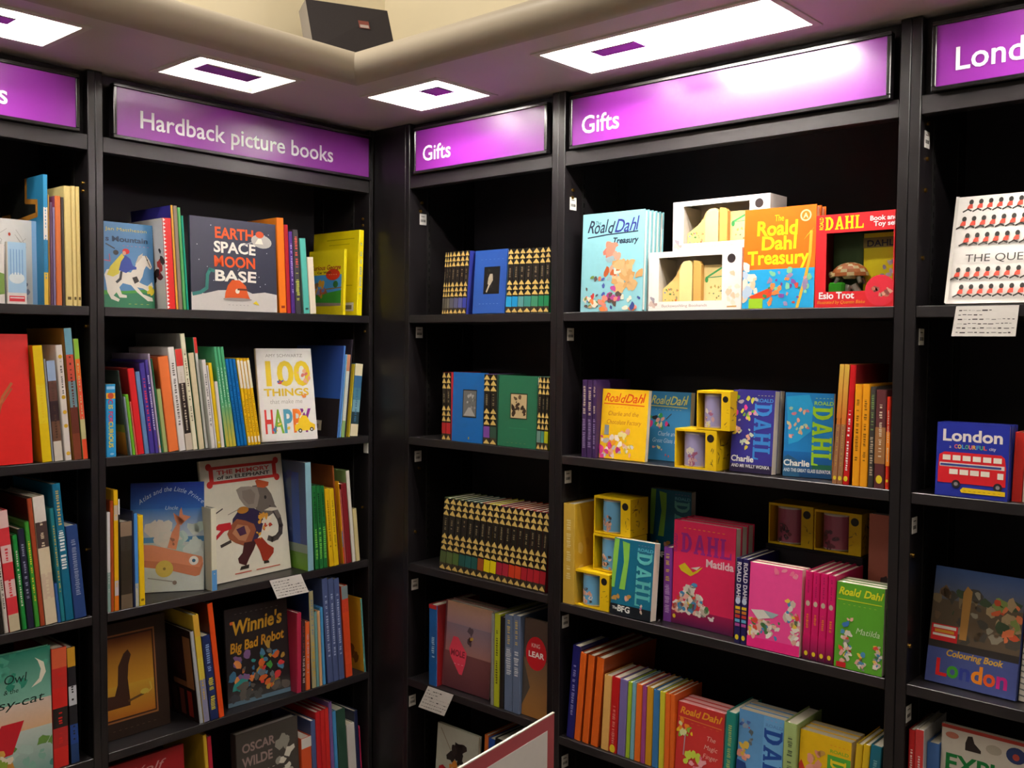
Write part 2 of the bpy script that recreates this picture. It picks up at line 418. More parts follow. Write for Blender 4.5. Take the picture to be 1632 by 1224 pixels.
LAMP_LABEL = {'far_left': 'recessed canopy lamp cropped at the upper left of the photo', 'hardback': 'dimmer recessed canopy lamp above the hardback picture books sign',
              'corner': 'square recessed canopy lamp above the narrow corner gifts sign', 'wide': 'long dazzling recessed canopy lamp above the wide gifts sign',
              'london': 'recessed canopy lamp in front of the London sign'}
PLATE = {'far_left': (-.9, .35, .026), 'hardback': (-.85, .85, .034), 'corner': (-.05, .7, .034), 'wide': (-.8, -.3, .026), 'london': (-.4, .2, .026)}   # polished gear cover
for key, (x0, y0, x1, y1, ax) in LAMPS.items():
    root = empty('recessed_lamp', Matrix.Translation(((x0 + x1) / 2, (y0 + y1) / 2, ZS)))
    tag(root, LAMP_LABEL[key], 'lamp', 'lamps recessed in the canopy')
    hx, hy = (x1 - x0) / 2, (y1 - y0) / 2; r = 0.016
    b = MB()
    b.box(-hx, -hy, -.003, hx, -hy + r, .004); b.box(-hx, hy - r, -.003, hx, hy, .004)
    b.box(-hx, -hy + r, -.003, -hx + r, hy - r, .004); b.box(hx - r, -hy + r, -.003, hx, hy - r, .004)
    b.build('lamp_rim', 'white', root)
    b = MB(); a1, a2 = hx - r, hy - r; c1, c2, zt = hx - .055, hy - .06, .06
    P = [(-a1, -a2, 0), (a1, -a2, 0), (a1, a2, 0), (-a1, a2, 0), (-c1, -c2, zt), (c1, -c2, zt), (c1, c2, zt), (-c1, c2, zt)]
    b.add(P, [(0, 1, 5, 4), (1, 2, 6, 5), (2, 3, 7, 6), (3, 0, 4, 7)])
    b.build('reflector', 'white', root)
    p0_, p1_, pw = PLATE[key]; hl = c1 if ax == 'x' else c2
    MB().box(-c1, -c2, zt, c1, c2, zt + .002).build('reflector_top', 'white', root)
    (MB().box(p0_ * hl, -pw, .004, p1_ * hl, pw, .020, bev=.002) if ax == 'x' else MB().box(-pw, p0_ * hl, .004, pw, p1_ * hl, .020, bev=.002)).build('mirror_plate', 'mirror', root)
    em = emit_mat('lit_tube_' + key, TUBE[key] * (1.0))
    ln = (c1 if ax == 'x' else c2) + .01
    for q in (-0.07, 0.07):
        p0, p1 = ((-ln, q, .030), (ln, q, .030)) if ax == 'x' else ((q, -ln, .030), (q, ln, .030))
        MB().tube(p0, p1, .009, 10).build('fluorescent_tube', em, root)

# bookcases
SHZ = {1: 0.0, 2: -.385, 3: -.787, 4: -1.155, 5: -1.54}
SHZ1 = {1: 0.0, 2: -.378, 3: -.775, 4: -1.14, 5: -1.53}
BAYS = {'L1': (-1.86, -1.84, -.9233, -.9041), 'L2': (-.9041, -.8849, -.017, -.0005), 'R1': (.0005, .169, .737, .759),
        'R2': (.759, .781, 1.664, 1.686), 'R3': (1.686, 1.708, 2.6, 2.622)}      # outer left, opening left, opening right, outer right
BAYLABEL = {'L1': 'black bookcase at the far left of the photo', 'L2': 'black bookcase under the hardback picture books sign', 'R1': 'narrow black bookcase in the corner under the small gifts sign',
            'R2': 'wide black bookcase under the large gifts sign', 'R3': 'black bookcase at the right edge under the London sign'}
STICK = {'R1': [(.0575, .3005), (.0436, -.0528), (.0406, -.4417), (.0295, -.8468), (.0209, -1.2165)], 'R2': [(.0373, .2935), (.0325, -.0585), (.0283, -.4462), (.0242, -.8429), (.0281, -1.2341)],
         'R3': [(.0396, .3441), (.0365, -.0631), (.0246, -.4567), (.0187, -.8545)]}
PINS = {'R1': [(.052, .352), (.046, .325), (.045, -.48), (.03, -.68)], 'R2': [(.036, .33), (.033, .31)], 'R3': [(.042, .378), (.041, .305), (.036, .24), (.03, .1), (.02, -.52), (.014, -.71)]}
DEP, TOP, BOT = 0.30, 0.588, -1.76
for bay, (o0, i0, i1, o1) in BAYS.items():
    zz = SHZ1 if bay == 'R1' else SHZ
    root = empty('bookcase', frame(bay, o0, 0, BOT)); tag(root, BAYLABEL[bay], 'bookcase', 'black bookcases in the corner')
    S = lambda v: v - o0
    Z = lambda v: v - BOT
    if bay == 'R1':
        MB().box(S(o0), 0.001, 0, S(.149), .03, Z(TOP), bev=.001).build('corner_filler', 'black', root)
        MB().box(S(.15), 0, 0, S(i0), DEP, Z(TOP), bev=.0015).build('side_panel', 'black', root)
    else:
        MB().box(S(o0) + .0003, 0, 0, S(i0), DEP, Z(TOP), bev=.0015).build('side_panel', 'black', root)
    MB().box(S(i1), 0, 0, S(o1) - .0003, DEP, Z(TOP), bev=.0015).build('side_panel', 'black', root)
    MB().box(S(i0) + .0004, DEP - .012, 0, S(i1) - .0004, DEP - .001, Z(TOP)).build('back_panel', 'blackback', root)
    for k, z in zz.items():
        MB().box(S(i0) + .0004, .001, Z(z - .0235), S(i1) - .0004, DEP - .0125, Z(z), bev=.0012).build('shelf', 'blackedge', root)
    MB().box(S(i0) + .0004, .002, Z(.39), S(i1) - .0004, .022, Z(.428), bev=.001).build('header_rail', 'blackedge', root)
    MB().box(S(i0) + .0004, .024, Z(.39), S(i1) - .0004, .034, Z(TOP - .001)).build('header_board', 'black', root)
    MB().box(S(i0) + .0004, .015, 0, S(i1) - .0004, .03, Z(zz[5] - .024)).build('plinth', 'black', root)
    for side in (0, 1):                                # slotted shelf standards on both inner faces
        for dp in (.075, .235):
            x = S(i0) + .0004 if side == 0 else S(i1) - .0004
            sg = 1 if side == 0 else -1
            b = MB()
            for zi in range(5):
                zt = (.388 if zi == 0 else zz[zi] - .025); zb = zz[zi + 1] + .001
                xa, xb = sorted((x, x + sg * .0022)); b.box(xa, dp, Z(zb), xb, dp + .016, Z(zt), (1, 1, 1, 1))
            st = b.build('slotted_standard', 'strip', root)
            b = MB()
            for zi in range(5):
                zt = (.388 if zi == 0 else zz[zi] - .025); zb = zz[zi + 1] + .001; z = zb + .012
                while z < zt - .02:
                    xa, xb = sorted((x + sg * .0022, x + sg * .0025)); b.box(xa, dp + .006, Z(z), xb, dp + .010, Z(z + .012)); z += .025
            tag(b.build('slots', 'slot', st), kind='stuff')
    for n_, (d, z) in enumerate(STICK.get(bay, ())):
        x = S(i0)
        b = MB().box(x + .0003, d - .014, Z(z - .017), x + .0012, d + .014, Z(z + .017))
        s_ = b.build('price_sticker', 'label', root)
        b = MB()
        rnd = random.Random(n_); y = d - .010
        while y < d + .009:
            w_ = rnd.choice((.0008, .0014, .002)); b.box(x + .0012, y, Z(z - .008), x + .0014, y + w_, Z(z - .0005)); y += w_ + rnd.choice((.0008, .0012))
        b.box(x + .0012, d - .008, Z(z + .008), x + .0014, d + .006, Z(z + .010))
        b.build('barcode', 'barcode', s_)
    for d, z in PINS.get(bay, ()):
        MB().tube((S(i0) + .0002, d, Z(z)), (S(i0) + .004, d, Z(z)), .0045, 10).build('shelf_screw', 'brass', root)
    if bay in ('L1', 'L2'):                            # stickers and screws on the right-hand inner face
        x = S(i1)
        for d, z in (((.014, -.425),) if bay == 'L2' else ()):
            MB().box(x - .0012, d - .011, Z(z - .017), x - .0003, d + .011, Z(z + .017)).build('price_sticker', 'label', root)
        for d, z in ((.03, .31), (.03, .29), (.05, .2), (.02, -.05), (.03, -.62)):
            MB().tube((x - .0002, d, Z(z)), (x - .004, d, Z(z)), .004, 8).build('shelf_screw', 'brass', root)

# ------------------------------------------------------------------ signs over the bays
def sign(bay, s0, s1, text, tx, size, label):
    root = empty('shelf_sign', frame(bay, s0, -.012, .4286)); tag(root, label, 'sign', 'purple section signs over the bookcases')
    w, h = s1 - s0, .1385; e = .009
    b = MB()
    b.box(0, 0, 0, w, .0225, e, bev=.0015); b.box(0, 0, h - e, w, .0225, h, bev=.0015); b.box(0, 0, e, e, .0225, h - e, bev=.0015); b.box(w - e, 0, e, w, .0225, h - e, bev=.0015)
    b.build('sign_frame', 'signframe', root)
    pn = MB().box(e, .004, e, w - e, .008, h - e).build('sign_panel', 'purple', root)
    a = Art(w, h); a.text(text, tx / w, .44 - .18, size / h, '#ffffff', bold='m', align='l')
    m = a.mesh(lambda x, y, o: (x, .0028, y)); m.c = [(1, 1, 1, 1)] * len(m.f)
    m.build('lettering', 'signtext', pn)
sign('L1', -1.79, -.948, 'Picture books', .315, .064, 'purple sign at the far left with only its last letter showing')
sign('L2', -.862, -.0185, 'Hardback picture books', .068, .064, 'purple sign reading Hardback picture books')
sign('R1', .198, .7265, 'Gifts', .038, .064, 'small purple sign reading Gifts over the narrow corner bookcase')
sign('R2', .804, 1.649, 'Gifts', .038, .064, 'large purple sign reading Gifts over the wide bookcase')
sign('R3', 1.731, 2.58, 'London', .042, .064, 'purple sign beginning London at the right edge')

# ------------------------------------------------------------------ loudspeaker on the canopy ledge
sp = empty('loudspeaker', Matrix.Translation((-.05, -.05, ZS + .083))); tag(sp, 'black wedge loudspeaker sitting on the canopy ledge in the corner', 'speaker')
q = Vector((-.05, -.05, ZS + .083))
FT = [Vector((-.138, -.163, .99)) - q, Vector((-.026, .077, .99)) - q, Vector((.077, .03, .80)) - q, Vector((-.017, -.221, .80)) - q]
nrm = (FT[1] - FT[0]).cross(FT[3] - FT[0]).normalized()
if nrm.x < 0: nrm = -nrm
low = [Vector((p.x + .035, p.y, .002)) for p in (FT[2], FT[3])]
BK = [p + Vector((-.11, .055, .0)) for p in FT]; lowb = [p + Vector((-.12, .06, 0)) for p in low]
cen = (FT[0] + FT[1] + FT[2] + FT[3]) / 4
MB().add([FT[0], FT[1], FT[2], FT[3], low[0], low[1]], [(3, 2, 1, 0), (5, 4, 2, 3)]) if False else None
b = MB(); b.add([p + nrm * .002 for p in FT] + [low[0], low[1]] + BK + lowb, [(3, 2, 1, 0), (5, 4, 2, 3), (0, 1, 7, 6), (6, 7, 8, 9), (9, 8, 10, 11), (1, 2, 8, 7), (2, 4, 10, 8), (4, 5, 11, 10)])
b.build('speaker_body', 'speaker', sp)
b = MB(); b.add([FT[0], FT[3], low[1], BK[0], BK[3], lowb[1]], [(0, 3, 4, 1), (1, 4, 5, 2)]); b.build('speaker_side', 'speakerside', sp)
ex, ez = (FT[1] - FT[0]).normalized(), (FT[0] - FT[3]).normalized()
c0 = FT[0] + (FT[1] - FT[0]) * .66 + (FT[3] - FT[0]) * .38 + nrm * .003
bd = MB(); bd.add([c0 - ex * .017 - ez * .018, c0 + ex * .017 - ez * .018, c0 + ex * .017 + ez * .018, c0 - ex * .017 + ez * .018], [(0, 1, 2, 3)], lin('#7a4038'))
bd = bd.build('badge', 'ink', sp)
b = MB(); d0 = c0 - ez * .009 + nrm * .0006
b.add([d0 - ex * .014 - ez * .007, d0 + ex * .014 - ez * .007, d0 + ex * .014 + ez * .007, d0 - ex * .014 + ez * .007], [(0, 1, 2, 3)], lin('#a89a94'))
b.build('badge_mark', 'ink', bd)

# ------------------------------------------------------------------ cover prints (fractions of the cover, origin lower left)
SKIN = ['#e8a48c', '#d98a78', '#f0c0a0']
def art_bluepuzzle(a):
    a.rect(0, 0, 1, 1, '#2f86b4')
    a.poly([(0, 1), (.6, 1), (.6, .82), (.85, .8), (.85, .7), (.2, .66), (.2, .72), (0, .72)], '#20221f'); a.line([(0, .72), (.2, .72), (.2, .66), (.85, .7), (.85, .8), (.6, .82), (.6, 1)], .05, '#c98a34')
    a.poly([(.3, .6), (.8, .62), (.8, .3), (.3, .3)], '#e0d8d0'); a.line([(.3, .6), (.8, .62), (.8, .3)], .05, '#c98a34')
def art_sketch(a):
    a.rect(.92, 0, 1, 1, '#8fb6dc')
    for i in range(9):
        r = random.Random(i); x = r.uniform(.3, .85); y = r.uniform(.25, .7)
        a.line([(x, y), (x + r.uniform(-.1, .1), y + .12), (x + r.uniform(-.2, .2), y + .2)], .008, '#b0aca6')
    a.dabs(8, .66, .06, .86, .3, ['#8a94ac', '#a8b0c4', '#6f7890'], .05, 3); a.ell(.55, .82, .02, .03, '#b4402c')
def art_smallbus(a):
    a.rect(0, 0, 1, .18, '#e8dcd8'); a.rect(.1, .04, .9, .13, '#dc3a44'); a.rect(.14, .09, .86, .11, '#f2dfe0'); a.ell(.5, .42, .4, .3, '#dfe9ee')
    for k in range(5): a.line([(.2 + k * .15, .48), (.2 + k * .15, .88)], .05, '#7fa9d8')
def art_greenbit(a): a.poly([(0, .1), (1, .16), (1, .5), (0, .62)], '#7a9a4a')
def art_redswirl(a):
    a.line([(.62, .3), (.66, .42), (.7, .52), (.76, .58), (.8, .62)], .03, '#c06a3a'); a.line([(.6, .34), (.68, .46), (.76, .54), (.8, .58)], .02, '#b85a34')
def art_orangeback(a):
    a.rect(.1, .42, .7, .45, '#c86e0c'); a.rect(.1, .3, .6, .32, '#c86e0c')
def art_owl(a):
    a.grad(0, 0, 1, .4, '#6c9a90', '#c4d0c8'); a.grad(0, .38, 1, .62, '#e0b48a', '#d8c4b8'); a.grad(0, .6, 1, 1, '#7fb8a4', '#1f7a66')
    a.dabs(40, 0, 0, 1, .3, ['#3f7f70', '#7fae9c', '#a8c2b8', '#5f8a3c'], .05, 2); a.dabs(30, 0, .65, 1, 1, ['#2f8a72', '#4fa088', '#146454'], .05, 5)
    a.poly([(.84, .93), (.93, .88), (.95, .8), (.9, .73), (.8, .7), (.88, .76), (.9, .83), (.87, .9)], '#e8e4d0')
    a.text('Owl', .64, .765, .1, '#16302c', 0, shear=.15, jit=.06); a.text('& the', .6, .69, .05, '#16302c', 0, shear=.15); a.text('Pussy-cat', .56, .58, .1, '#16302c', 0, fit=.72, shear=.15, jit=.05)
    a.poly([(.3, .2), (.5, .46), (.72, .46), (.6, .22)], '#c4202c'); a.poly([(.3, .1), (.62, .1), (.58, .2), (.34, .2)], '#c08a3a'); a.dabs(8, .42, .12, .6, .26, ['#e8dcc4', '#d8a84a', '#8aa83a'], .05, 4)
def art_horse(a):
    a.rect(0, 0, 1, .2, '#2f7a56'); a.poly([(0, .14), (1, .2), (1, .24), (.5, .2), (0, .2)], '#4a9a3c')
    W_ = '#ece6da'
    a.poly([(.2, .44), (.32, .46), (.48, .43), (.6, .42), (.68, .5), (.72, .58), (.8, .63), (.88, .63), (.93, .58), (.97, .5), (.94, .47), (.87, .51), (.83, .46), (.8, .38), (.74, .31), (.8, .29), (.88, .27), (.96, .32), (.98, .26), (.9, .2), (.8, .24), (.7, .25), (.8, .17), (.96, .13), (.97, .09), (.88, .09), (.7, .19), (.6, .27), (.46, .29), (.4, .24), (.44, .16), (.52, .15), (.52, .12), (.4, .12), (.35, .18), (.3, .14), (.4, .1), (.38, .07), (.26, .1), (.2, .18), (.18, .3), (.16, .38)], W_)
    a.line([(.86, .63), (.9, .56), (.94, .5)], .016, '#8a7a6a'); a.ell(.89, .58, .012, .014, '#2a2422', 8); a.poly([(.68, .52), (.74, .62), (.82, .66), (.8, .61), (.73, .55)], '#d0cabc')
    a.poly([(.2, .38), (.26, .48), (.36, .56), (.46, .64), (.5, .6), (.44, .5), (.4, .4), (.3, .36)], '#dfd04a'); a.poly([(.4, .44), (.44, .54), (.52, .62), (.6, .58), (.64, .5), (.7, .49), (.7, .46), (.6, .45), (.52, .41)], '#2c459e'); a.ell(.53, .665, .06, .045, '#d8302c'); a.ell(.5, .645, .03, .035, '#d8a488'); a.ell(.36, .645, .045, .04, '#26262c'); a.line([(.2, .74), (.34, .69)], .02, '#3a4248'); a.line([(.16, .55), (.26, .54), (.25, .62)], .014, '#c85a6a')
    a.line([(.44, .42), (.42, .34), (.36, .3)], .04, '#26262a'); a.poly([(.62, .36), (.7, .38), (.74, .32), (.66, .29)], '#2c2622'); a.dabs(5, .92, .18, .99, .27, ['#e8d42c', '#f0dc3c'], .045, 2)
    a.text('s Mountain', .55, .775, .085, '#26405c', 1, fit=.72, jit=.03); a.text('Jan Mattheson', .55, .9, .055, '#d8cf6a', 0, fit=.7); a.text('- - - - - - -', .7, .72, .05, '#c86a8a', 0, fit=.45); a.text('- - - -', .72, .04, .04, '#c8d04a', 0, fit=.36)
def art_whiteside(a):
    for k in range(5): a.rect(.3, .9 - k * .03, .75, .91 - k * .03, '#a8a4a0')
    a.dabs(14, .55, .25, .95, .7, ['#3a2420', '#6a2a28', '#b8342c', '#2a1c1a'], .06, 4)
def art_earth(a):
    a.grad(0, .2, 1, 1, '#2a2c3c', '#34374a'); a.poly([(0, 0), (1, 0), (1, .2), (.85, .22), (.7, .2), (.6, .24), (.3, .22), (.15, .18), (0, .19)], '#c9c4c0')
    r = random.Random(4)
    for i in range(26): a.ell(r.uniform(.03, .97), r.uniform(.25, .97), .005, .005, '#cfcfd6', 6)
    for i, (t, c) in enumerate((('EARTH', '#e2571f'), ('SPACE', '#efeadf'), ('MOON', '#e2571f'), ('BASE', '#efeadf'))): a.text(t, .5, .79 - i * .155, .165, c, 1, fit=.49 if i else .46, jit=.04, seed=i)
    a.ell(.82, .79, .125, .07, '#b9b6b0', rot=-.1); a.ell(.8, .865, .05, .035, '#d0512a'); a.poly([(.78, .82), (.74, .76), (.84, .76), (.82, .82)], '#eee8d8'); a.line([(.7, .77), (.6, .73)], .012, '#9a9aa0')
    a.poly([(.37, .13), (.67, .13), (.64, .2), (.62, .28), (.55, .34), (.46, .34), (.41, .28), (.38, .2)], '#d2551f'); a.ell(.52, .22, .025, .025, '#f4ead8'); a.rect(.52, .23, .64, .25, '#5a2416'); a.ell(.52, .13, .17, .015, '#8a8280')
    a.line([(.02, .17), (.1, .19), (.17, .24), (.18, .38), (.21, .44), (.25, .43)], .035, '#2f7a72'); a.text('- - - - - -', .53, .06, .03, '#3a3a44', 0, fit=.24); a.poly([(.7, .09), (.74, .12), (.78, .07)], '#d8c02c')
def art_george(a):
    a.rect(0, 0, 1, 1, '#f0dc1a'); a.rect(.06, .14, .94, .62, '#4a9ad8'); a.poly([(.06, .14), (.94, .14), (.94, .38), (.06, .3)], '#3f9a34'); a.poly([(.06, .14), (.94, .14), (.94, .18), (.06, .2)], '#9a8a80')
    a.line([(.1, .38), (.94, .42)], .02, '#8a6a3a'); a.dabs(14, .1, .3, .5, .5, ['#c87a2c', '#b85a3a', '#7a86b8', '#d8a030', '#8a6a4a'], .06, 3); a.ell(.78, .47, .07, .06, '#2f6a34'); a.ell(.7, .62, .2, .1, '#d83a1c')
    a.text('Curious George', .48, .7, .1, '#a8481c', 1, fit=.86, shear=.2, arc=.04); a.text('- - - -', .7, .61, .05, '#f4d8b0', 1, fit=.22); a.text('Car Wash', .45, .64, .05, '#3a3420', 1, fit=.4)
def art_yellowback(a):
    a.rect(.3, .9, .9, .91, '#b8a80c'); a.rect(.35, .84, .8, .847, '#b8a80c'); a.rect(.72, .35, .88, .357, '#a89a10'); a.rect(.7, .05, .92, .15, '#d8d4c4'); a.rect(.73, .07, .88, .12, '#7a765c')
def art_landscape(a):
    a.grad(0, .6, 1, 1, '#3c4a48', '#26332f'); a.grad(0, .35, 1, .62, '#3c4a34', '#3a4844'); a.rect(0, .26, 1, .36, '#7a8a34'); a.grad(0, 0, 1, .27, '#7a4a18', '#b8842c'); a.dabs(8, .5, .4, .9, .7, ['#5a6a68', '#4a5a58'], .05, 2)
def art_happy(a):
    a.text('AMY SCHWARTZ', .5, .905, .05, '#9a948c', 0, fit=.66); a.text('100', .5, .6, .37, '#e6c81c', 1, fit=.9); a.text('THINGS', .5, .485, .11, '#e2c020', 1, fit=.8); a.text('that make me', .48, .4, .07, '#b4b0a8', 0, fit=.58, shear=.1)
    for i, (ch, c) in enumerate(zip('HAPPY', ('#dc3a34', '#7cae2c', '#4a9ab8', '#ee7a24', '#8a2a8c'))): a.text(ch, .15 + i * .165, .09, .35, c, 1, fit=.165, rot=0, seed=i)
    a.poly([(.6, .1), (.96, .1), (.97, .16), (.88, .19), (.82, .26), (.7, .27), (.66, .18), (.6, .16)], '#f0c81a'); a.ell(.69, .1, .035, .035, '#2a2a2c'); a.ell(.9, .11, .035, .035, '#2a2a2c'); a.ell(.69, .1, .016, .016, '#e8e4dc'); a.ell(.9, .11, .016, .016, '#e8e4dc'); a.line([(.7, .24), (.84, .36)], .02, '#f2ead0')
    a.dabs(8, .7, .62, .95, .76, ['#e8a08a', '#e8b48c', '#d8746a'], .035, 3); a.dabs(4, .36, .62, .5, .66, ['#d8504a', '#3a6ab8', '#3a8a4a'], .03, 5); a.dabs(3, .76, .46, .86, .5, ['#e88a3a', '#3a5ab8'], .03, 6); a.dabs(5, .2, .1, .5, .18, ['#d88a3c', '#e8c84a', '#4a78b0'], .03, 7)
def art_bluedark(a):
    a.grad(0, .42, 1, 1, '#2f58a8', '#2c4690'); a.rect(0, 0, 1, .42, '#241e22'); a.rect(.32, .06, .66, .17, '#cfc6b0'); a.rect(.38, .08, .6, .13, '#8a8272'); a.ell(.06, .62, .08, .16, '#a8a458')
def art_plane(a):
    a.grad(0, 0, 1, .45, '#c4ccc4', '#bcc8c8'); a.grad(0, .5, 1, .76, '#b4c4d0', '#3a78c4'); a.grad(0, .76, 1, 1, '#2f66bc', '#1a2f90'); a.dabs(14, .6, .25, .95, .6, ['#a8c8c4', '#b8d0cc', '#c8d4d0'], .08, 2); a.dabs(10, .1, .45, .6, .6, ['#cfcfc8', '#d4d0c8'], .09, 3)
    S1, S2 = '#d98e6c', '#c67a58'
    a.poly([(.1, .4), (.3, .41), (.98, .3), (.99, .24), (.94, .14), (.88, .13), (.5, .2), (.1, .24)], S2); a.poly([(.08, .44), (.3, .43), (.97, .31), (.99, .27), (.94, .21), (.6, .26), (.1, .3)], S1)
    a.poly([(.5, .4), (.62, .38), (.66, .5), (.67, .6), (.64, .63), (.56, .54)], S1); a.poly([(.64, .6), (.67, .74), (.69, .77), (.71, .7), (.82, .68), (.74, .64), (.68, .6), (.58, .72), (.6, .66)], '#d88a68'); a.ell(.86, .275, .065, .065, '#e8e6e2'); a.ell(.86, .275, .025, .025, '#3a6a8c')
    a.ell(.46, .21, .12, .12, '#cfb956', 24); a.ell(.46, .21, .02, .02, '#8a7a3a'); a.line([(.24, .13), (.58, .09)], .015, '#8a8a84'); a.ell(.6, .08, .03, .03, '#7a6a60'); a.dabs(4, .55, .42, .62, .48, ['#9a6a58'], .025, 4)
    a.text('Atlas and the Little Prince', .55, .92, .062, '#d4dcec', 0, fit=.86, shear=.3, arc=2.0); a.text('Uncle', .55, .75, .05, '#c4d4e8', 0, shear=.3)
def art_elephant(a):
    R = '#c8322c'; a.rect(.1, .8, .92, .945, R); a.rect(.15, .825, .87, .92, '#d8d4ca')
    for x, y in ((.1, .8), (.92, .8), (.1, .945), (.92, .945)): a.ell(x, y, .035, .035, R)
    a.text('THE MEMORY', .51, .876, .048, '#c83a34', 1, fit=.64); a.text('of an ELEPHANT', .51, .836, .042, '#3a3634', 1, fit=.64)
    G, GD, GL_ = '#6f665f', '#463f3c', '#978d83'
    a.poly([(.6, .75), (.7, .755), (.78, .72), (.83, .66), (.86, .58), (.85, .5), (.76, .47), (.66, .5), (.6, .58)], G)
    a.poly([(.4, .735), (.46, .755), (.56, .75), (.66, .735), (.68, .66), (.64, .57), (.56, .545), (.48, .6), (.43, .66)], GL_); a.poly([(.47, .72), (.58, .725), (.63, .68), (.6, .6), (.53, .6), (.47, .66)], '#857b72')
    a.poly([(.64, .79), (.67, .8), (.81, .765), (.8, .735), (.74, .72), (.66, .735)], '#b8532c'); a.ell(.75, .64, .016, .02, '#1f1b1a', 8)
    a.line([(.82, .56), (.86, .5), (.9, .44), (.915, .38), (.9, .32), (.85, .285), (.79, .275), (.75, .29)], .055, GD); a.line([(.82, .58), (.86, .53), (.9, .46)], .05, G); a.poly([(.72, .53), (.82, .515), (.93, .52), (.93, .53), (.8, .55)], '#ddd6c4')
    a.poly([(.33, .5), (.4, .555), (.5, .575), (.6, .56), (.68, .52), (.7, .44), (.66, .35), (.58, .28), (.46, .26), (.36, .3), (.3, .38)], '#2c2444'); a.poly([(.25, .385), (.3, .45), (.38, .495), (.48, .47), (.58, .43), (.6, .38), (.52, .27), (.44, .265), (.34, .3), (.27, .34)], '#8f5238'); a.poly([(.31, .385), (.38, .45), (.5, .425), (.53, .38), (.46, .3), (.38, .32)], '#b07a5a'); a.poly([(.36, .41), (.46, .43), (.48, .36), (.4, .35)], '#4a2c48')
    a.ell(.46, .56, .07, .035, '#b87a2c'); a.poly([(.1, .44), (.16, .475), (.3, .475), (.31, .42), (.22, .41), (.12, .35), (.1, .37), (.18, .42)], '#b3242c'); a.poly([(.44, .29), (.6, .29), (.55, .22), (.49, .16), (.44, .1), (.36, .13), (.35, .17), (.41, .21)], '#3f1e20'); a.poly([(.56, .3), (.66, .31), (.73, .24), (.8, .2), (.79, .16), (.7, .1), (.65, .11), (.62, .2)], '#92301f'); a.poly([(.38, .1), (.48, .105), (.47, .075), (.36, .072)], '#2c2824'); a.poly([(.66, .11), (.72, .105), (.73, .085), (.66, .085)], '#2c2824')
    a.dabs(14, .6, .36, .78, .5, ['#c8702c', '#b8432c', '#e8dcc4', '#d89a3a'], .026, 3); a.dabs(6, .6, .3, .68, .52, ['#d8a02c'], .014, 5); a.line([(.1, .55), (.22, .595)], .012, '#4a4240'); a.line([(.28, .54), (.42, .575)], .007, '#8a8278'); a.line([(.17, .295), (.28, .32)], .03, '#3a3432'); a.rect(.3, .045, .5, .053, '#c8503c'); a.rect(.56, .045, .86, .053, '#c8604c')
def art_skyside(a):
    a.grad(0, .2, 1, 1, '#3a4a86', '#4a5c74'); a.grad(0, 0, 1, .16, '#7ab03a', '#5f8a34'); a.rect(0, .16, 1, .24, '#8a9a8c'); a.rect(.7, .24, .86, .9, '#3358b0'); a.dabs(10, .3, .3, .65, .9, ['#5a6aa0', '#42528a', '#3a4a80'], .06, 2)
def art_framed(a):
    a.rect(.0, .14, .84, .9, '#8a5a34'); a.rect(.0, .155, .82, .885, '#3a2014'); a.grad(0, .17, .8, .45, '#a8621c', '#c89a34'); a.grad(0, .45, .8, .87, '#c8902c', '#6a3418')
    a.poly([(.22, .3), (.46, .28), (.44, .5), (.46, .62), (.5, .7), (.46, .75), (.4, .72), (.32, .62), (.3, .46)], '#3a2218'); a.poly([(.05, .26), (.46, .26), (.44, .36), (.1, .38)], '#3a2016'); a.line([(.44, .3), (.64, .33)], .03, '#5a4020'); a.ell(.66, .35, .06, .035, '#c8b048'); a.line([(.7, .33), (.76, .36), (.74, .42)], .02, '#c8a84a'); a.text('- - - - - - - -', .5, .06, .04, '#6a5a4a', 0, fit=.6)
def art_panelside(a):
    a.rect(.1, .5, .9, .86, '#3a2024'); a.rect(.5, .36, .96, .42, '#8a5a3c'); a.rect(.8, .36, .96, .92, '#9a6a44')
    for k in range(5): a.rect(.1 + .17 * k, .04, .2 + .17 * k, .32, ('#5a2a2c', '#6a3a34', '#4a2a2a', '#7a3a30', '#9a3028')[k])
def art_winnie(a):
    a.rect(0, 0, 1, .045, '#5a7484'); a.grad(0, .05, 1, .2, '#3a3838', '#242022'); a.text("Winnie's", .5, .74, .2, '#c8962c', 1, fit=.8, shear=.2, rot=.06); a.text('Big Bad Robot', .49, .565, .14, '#c08a24', 1, fit=.86, shear=.2, rot=.07); a.text('- - - - - - - - -', .5, .93, .03, '#8a8480', 0, fit=.7); a.text('.', .1, .84, .2, '#c8562c')
    a.dabs(26, .08, .1, .5, .5, ['#2f8a84', '#c8743c', '#7a5a88', '#5a5a54', '#3a6a8a', '#d88a4a'], .05, 4); a.dabs(30, .5, .1, .9, .56, ['#b08a3c', '#c8602c', '#8a7a4a', '#5f6a70', '#3f8a3c', '#c83a3c', '#4a7fa0'], .05, 6); a.dabs(16, .05, .04, .95, .2, ['#4a4a48', '#5c5650', '#3a3a40'], .06, 8)
def art_yellowside(a): a.dabs(5, .6, .12, .95, .35, ['#a86a1c', '#8a5a1c'], .09, 2)
def art_wolf(a): a.text('Wolf', .46, .86, .1, '#d09a98', 0, fit=.5, shear=.3); a.ell(.62, .74, .1, .07, '#3a7a96')
def art_oscar(a):
    a.text('OSCAR', .35, .8, .12, '#9a8480', 1, fit=.52); a.text('WILDE', .33, .66, .13, '#9a8480', 1, fit=.48); a.dabs(14, .6, .3, .85, .85, ['#cfcabc', '#b8b4a4', '#e0dccc', '#9a988c'], .07, 3); a.text('- - - - -', .4, .56, .06, '#c4bcb0', 0, fit=.4)
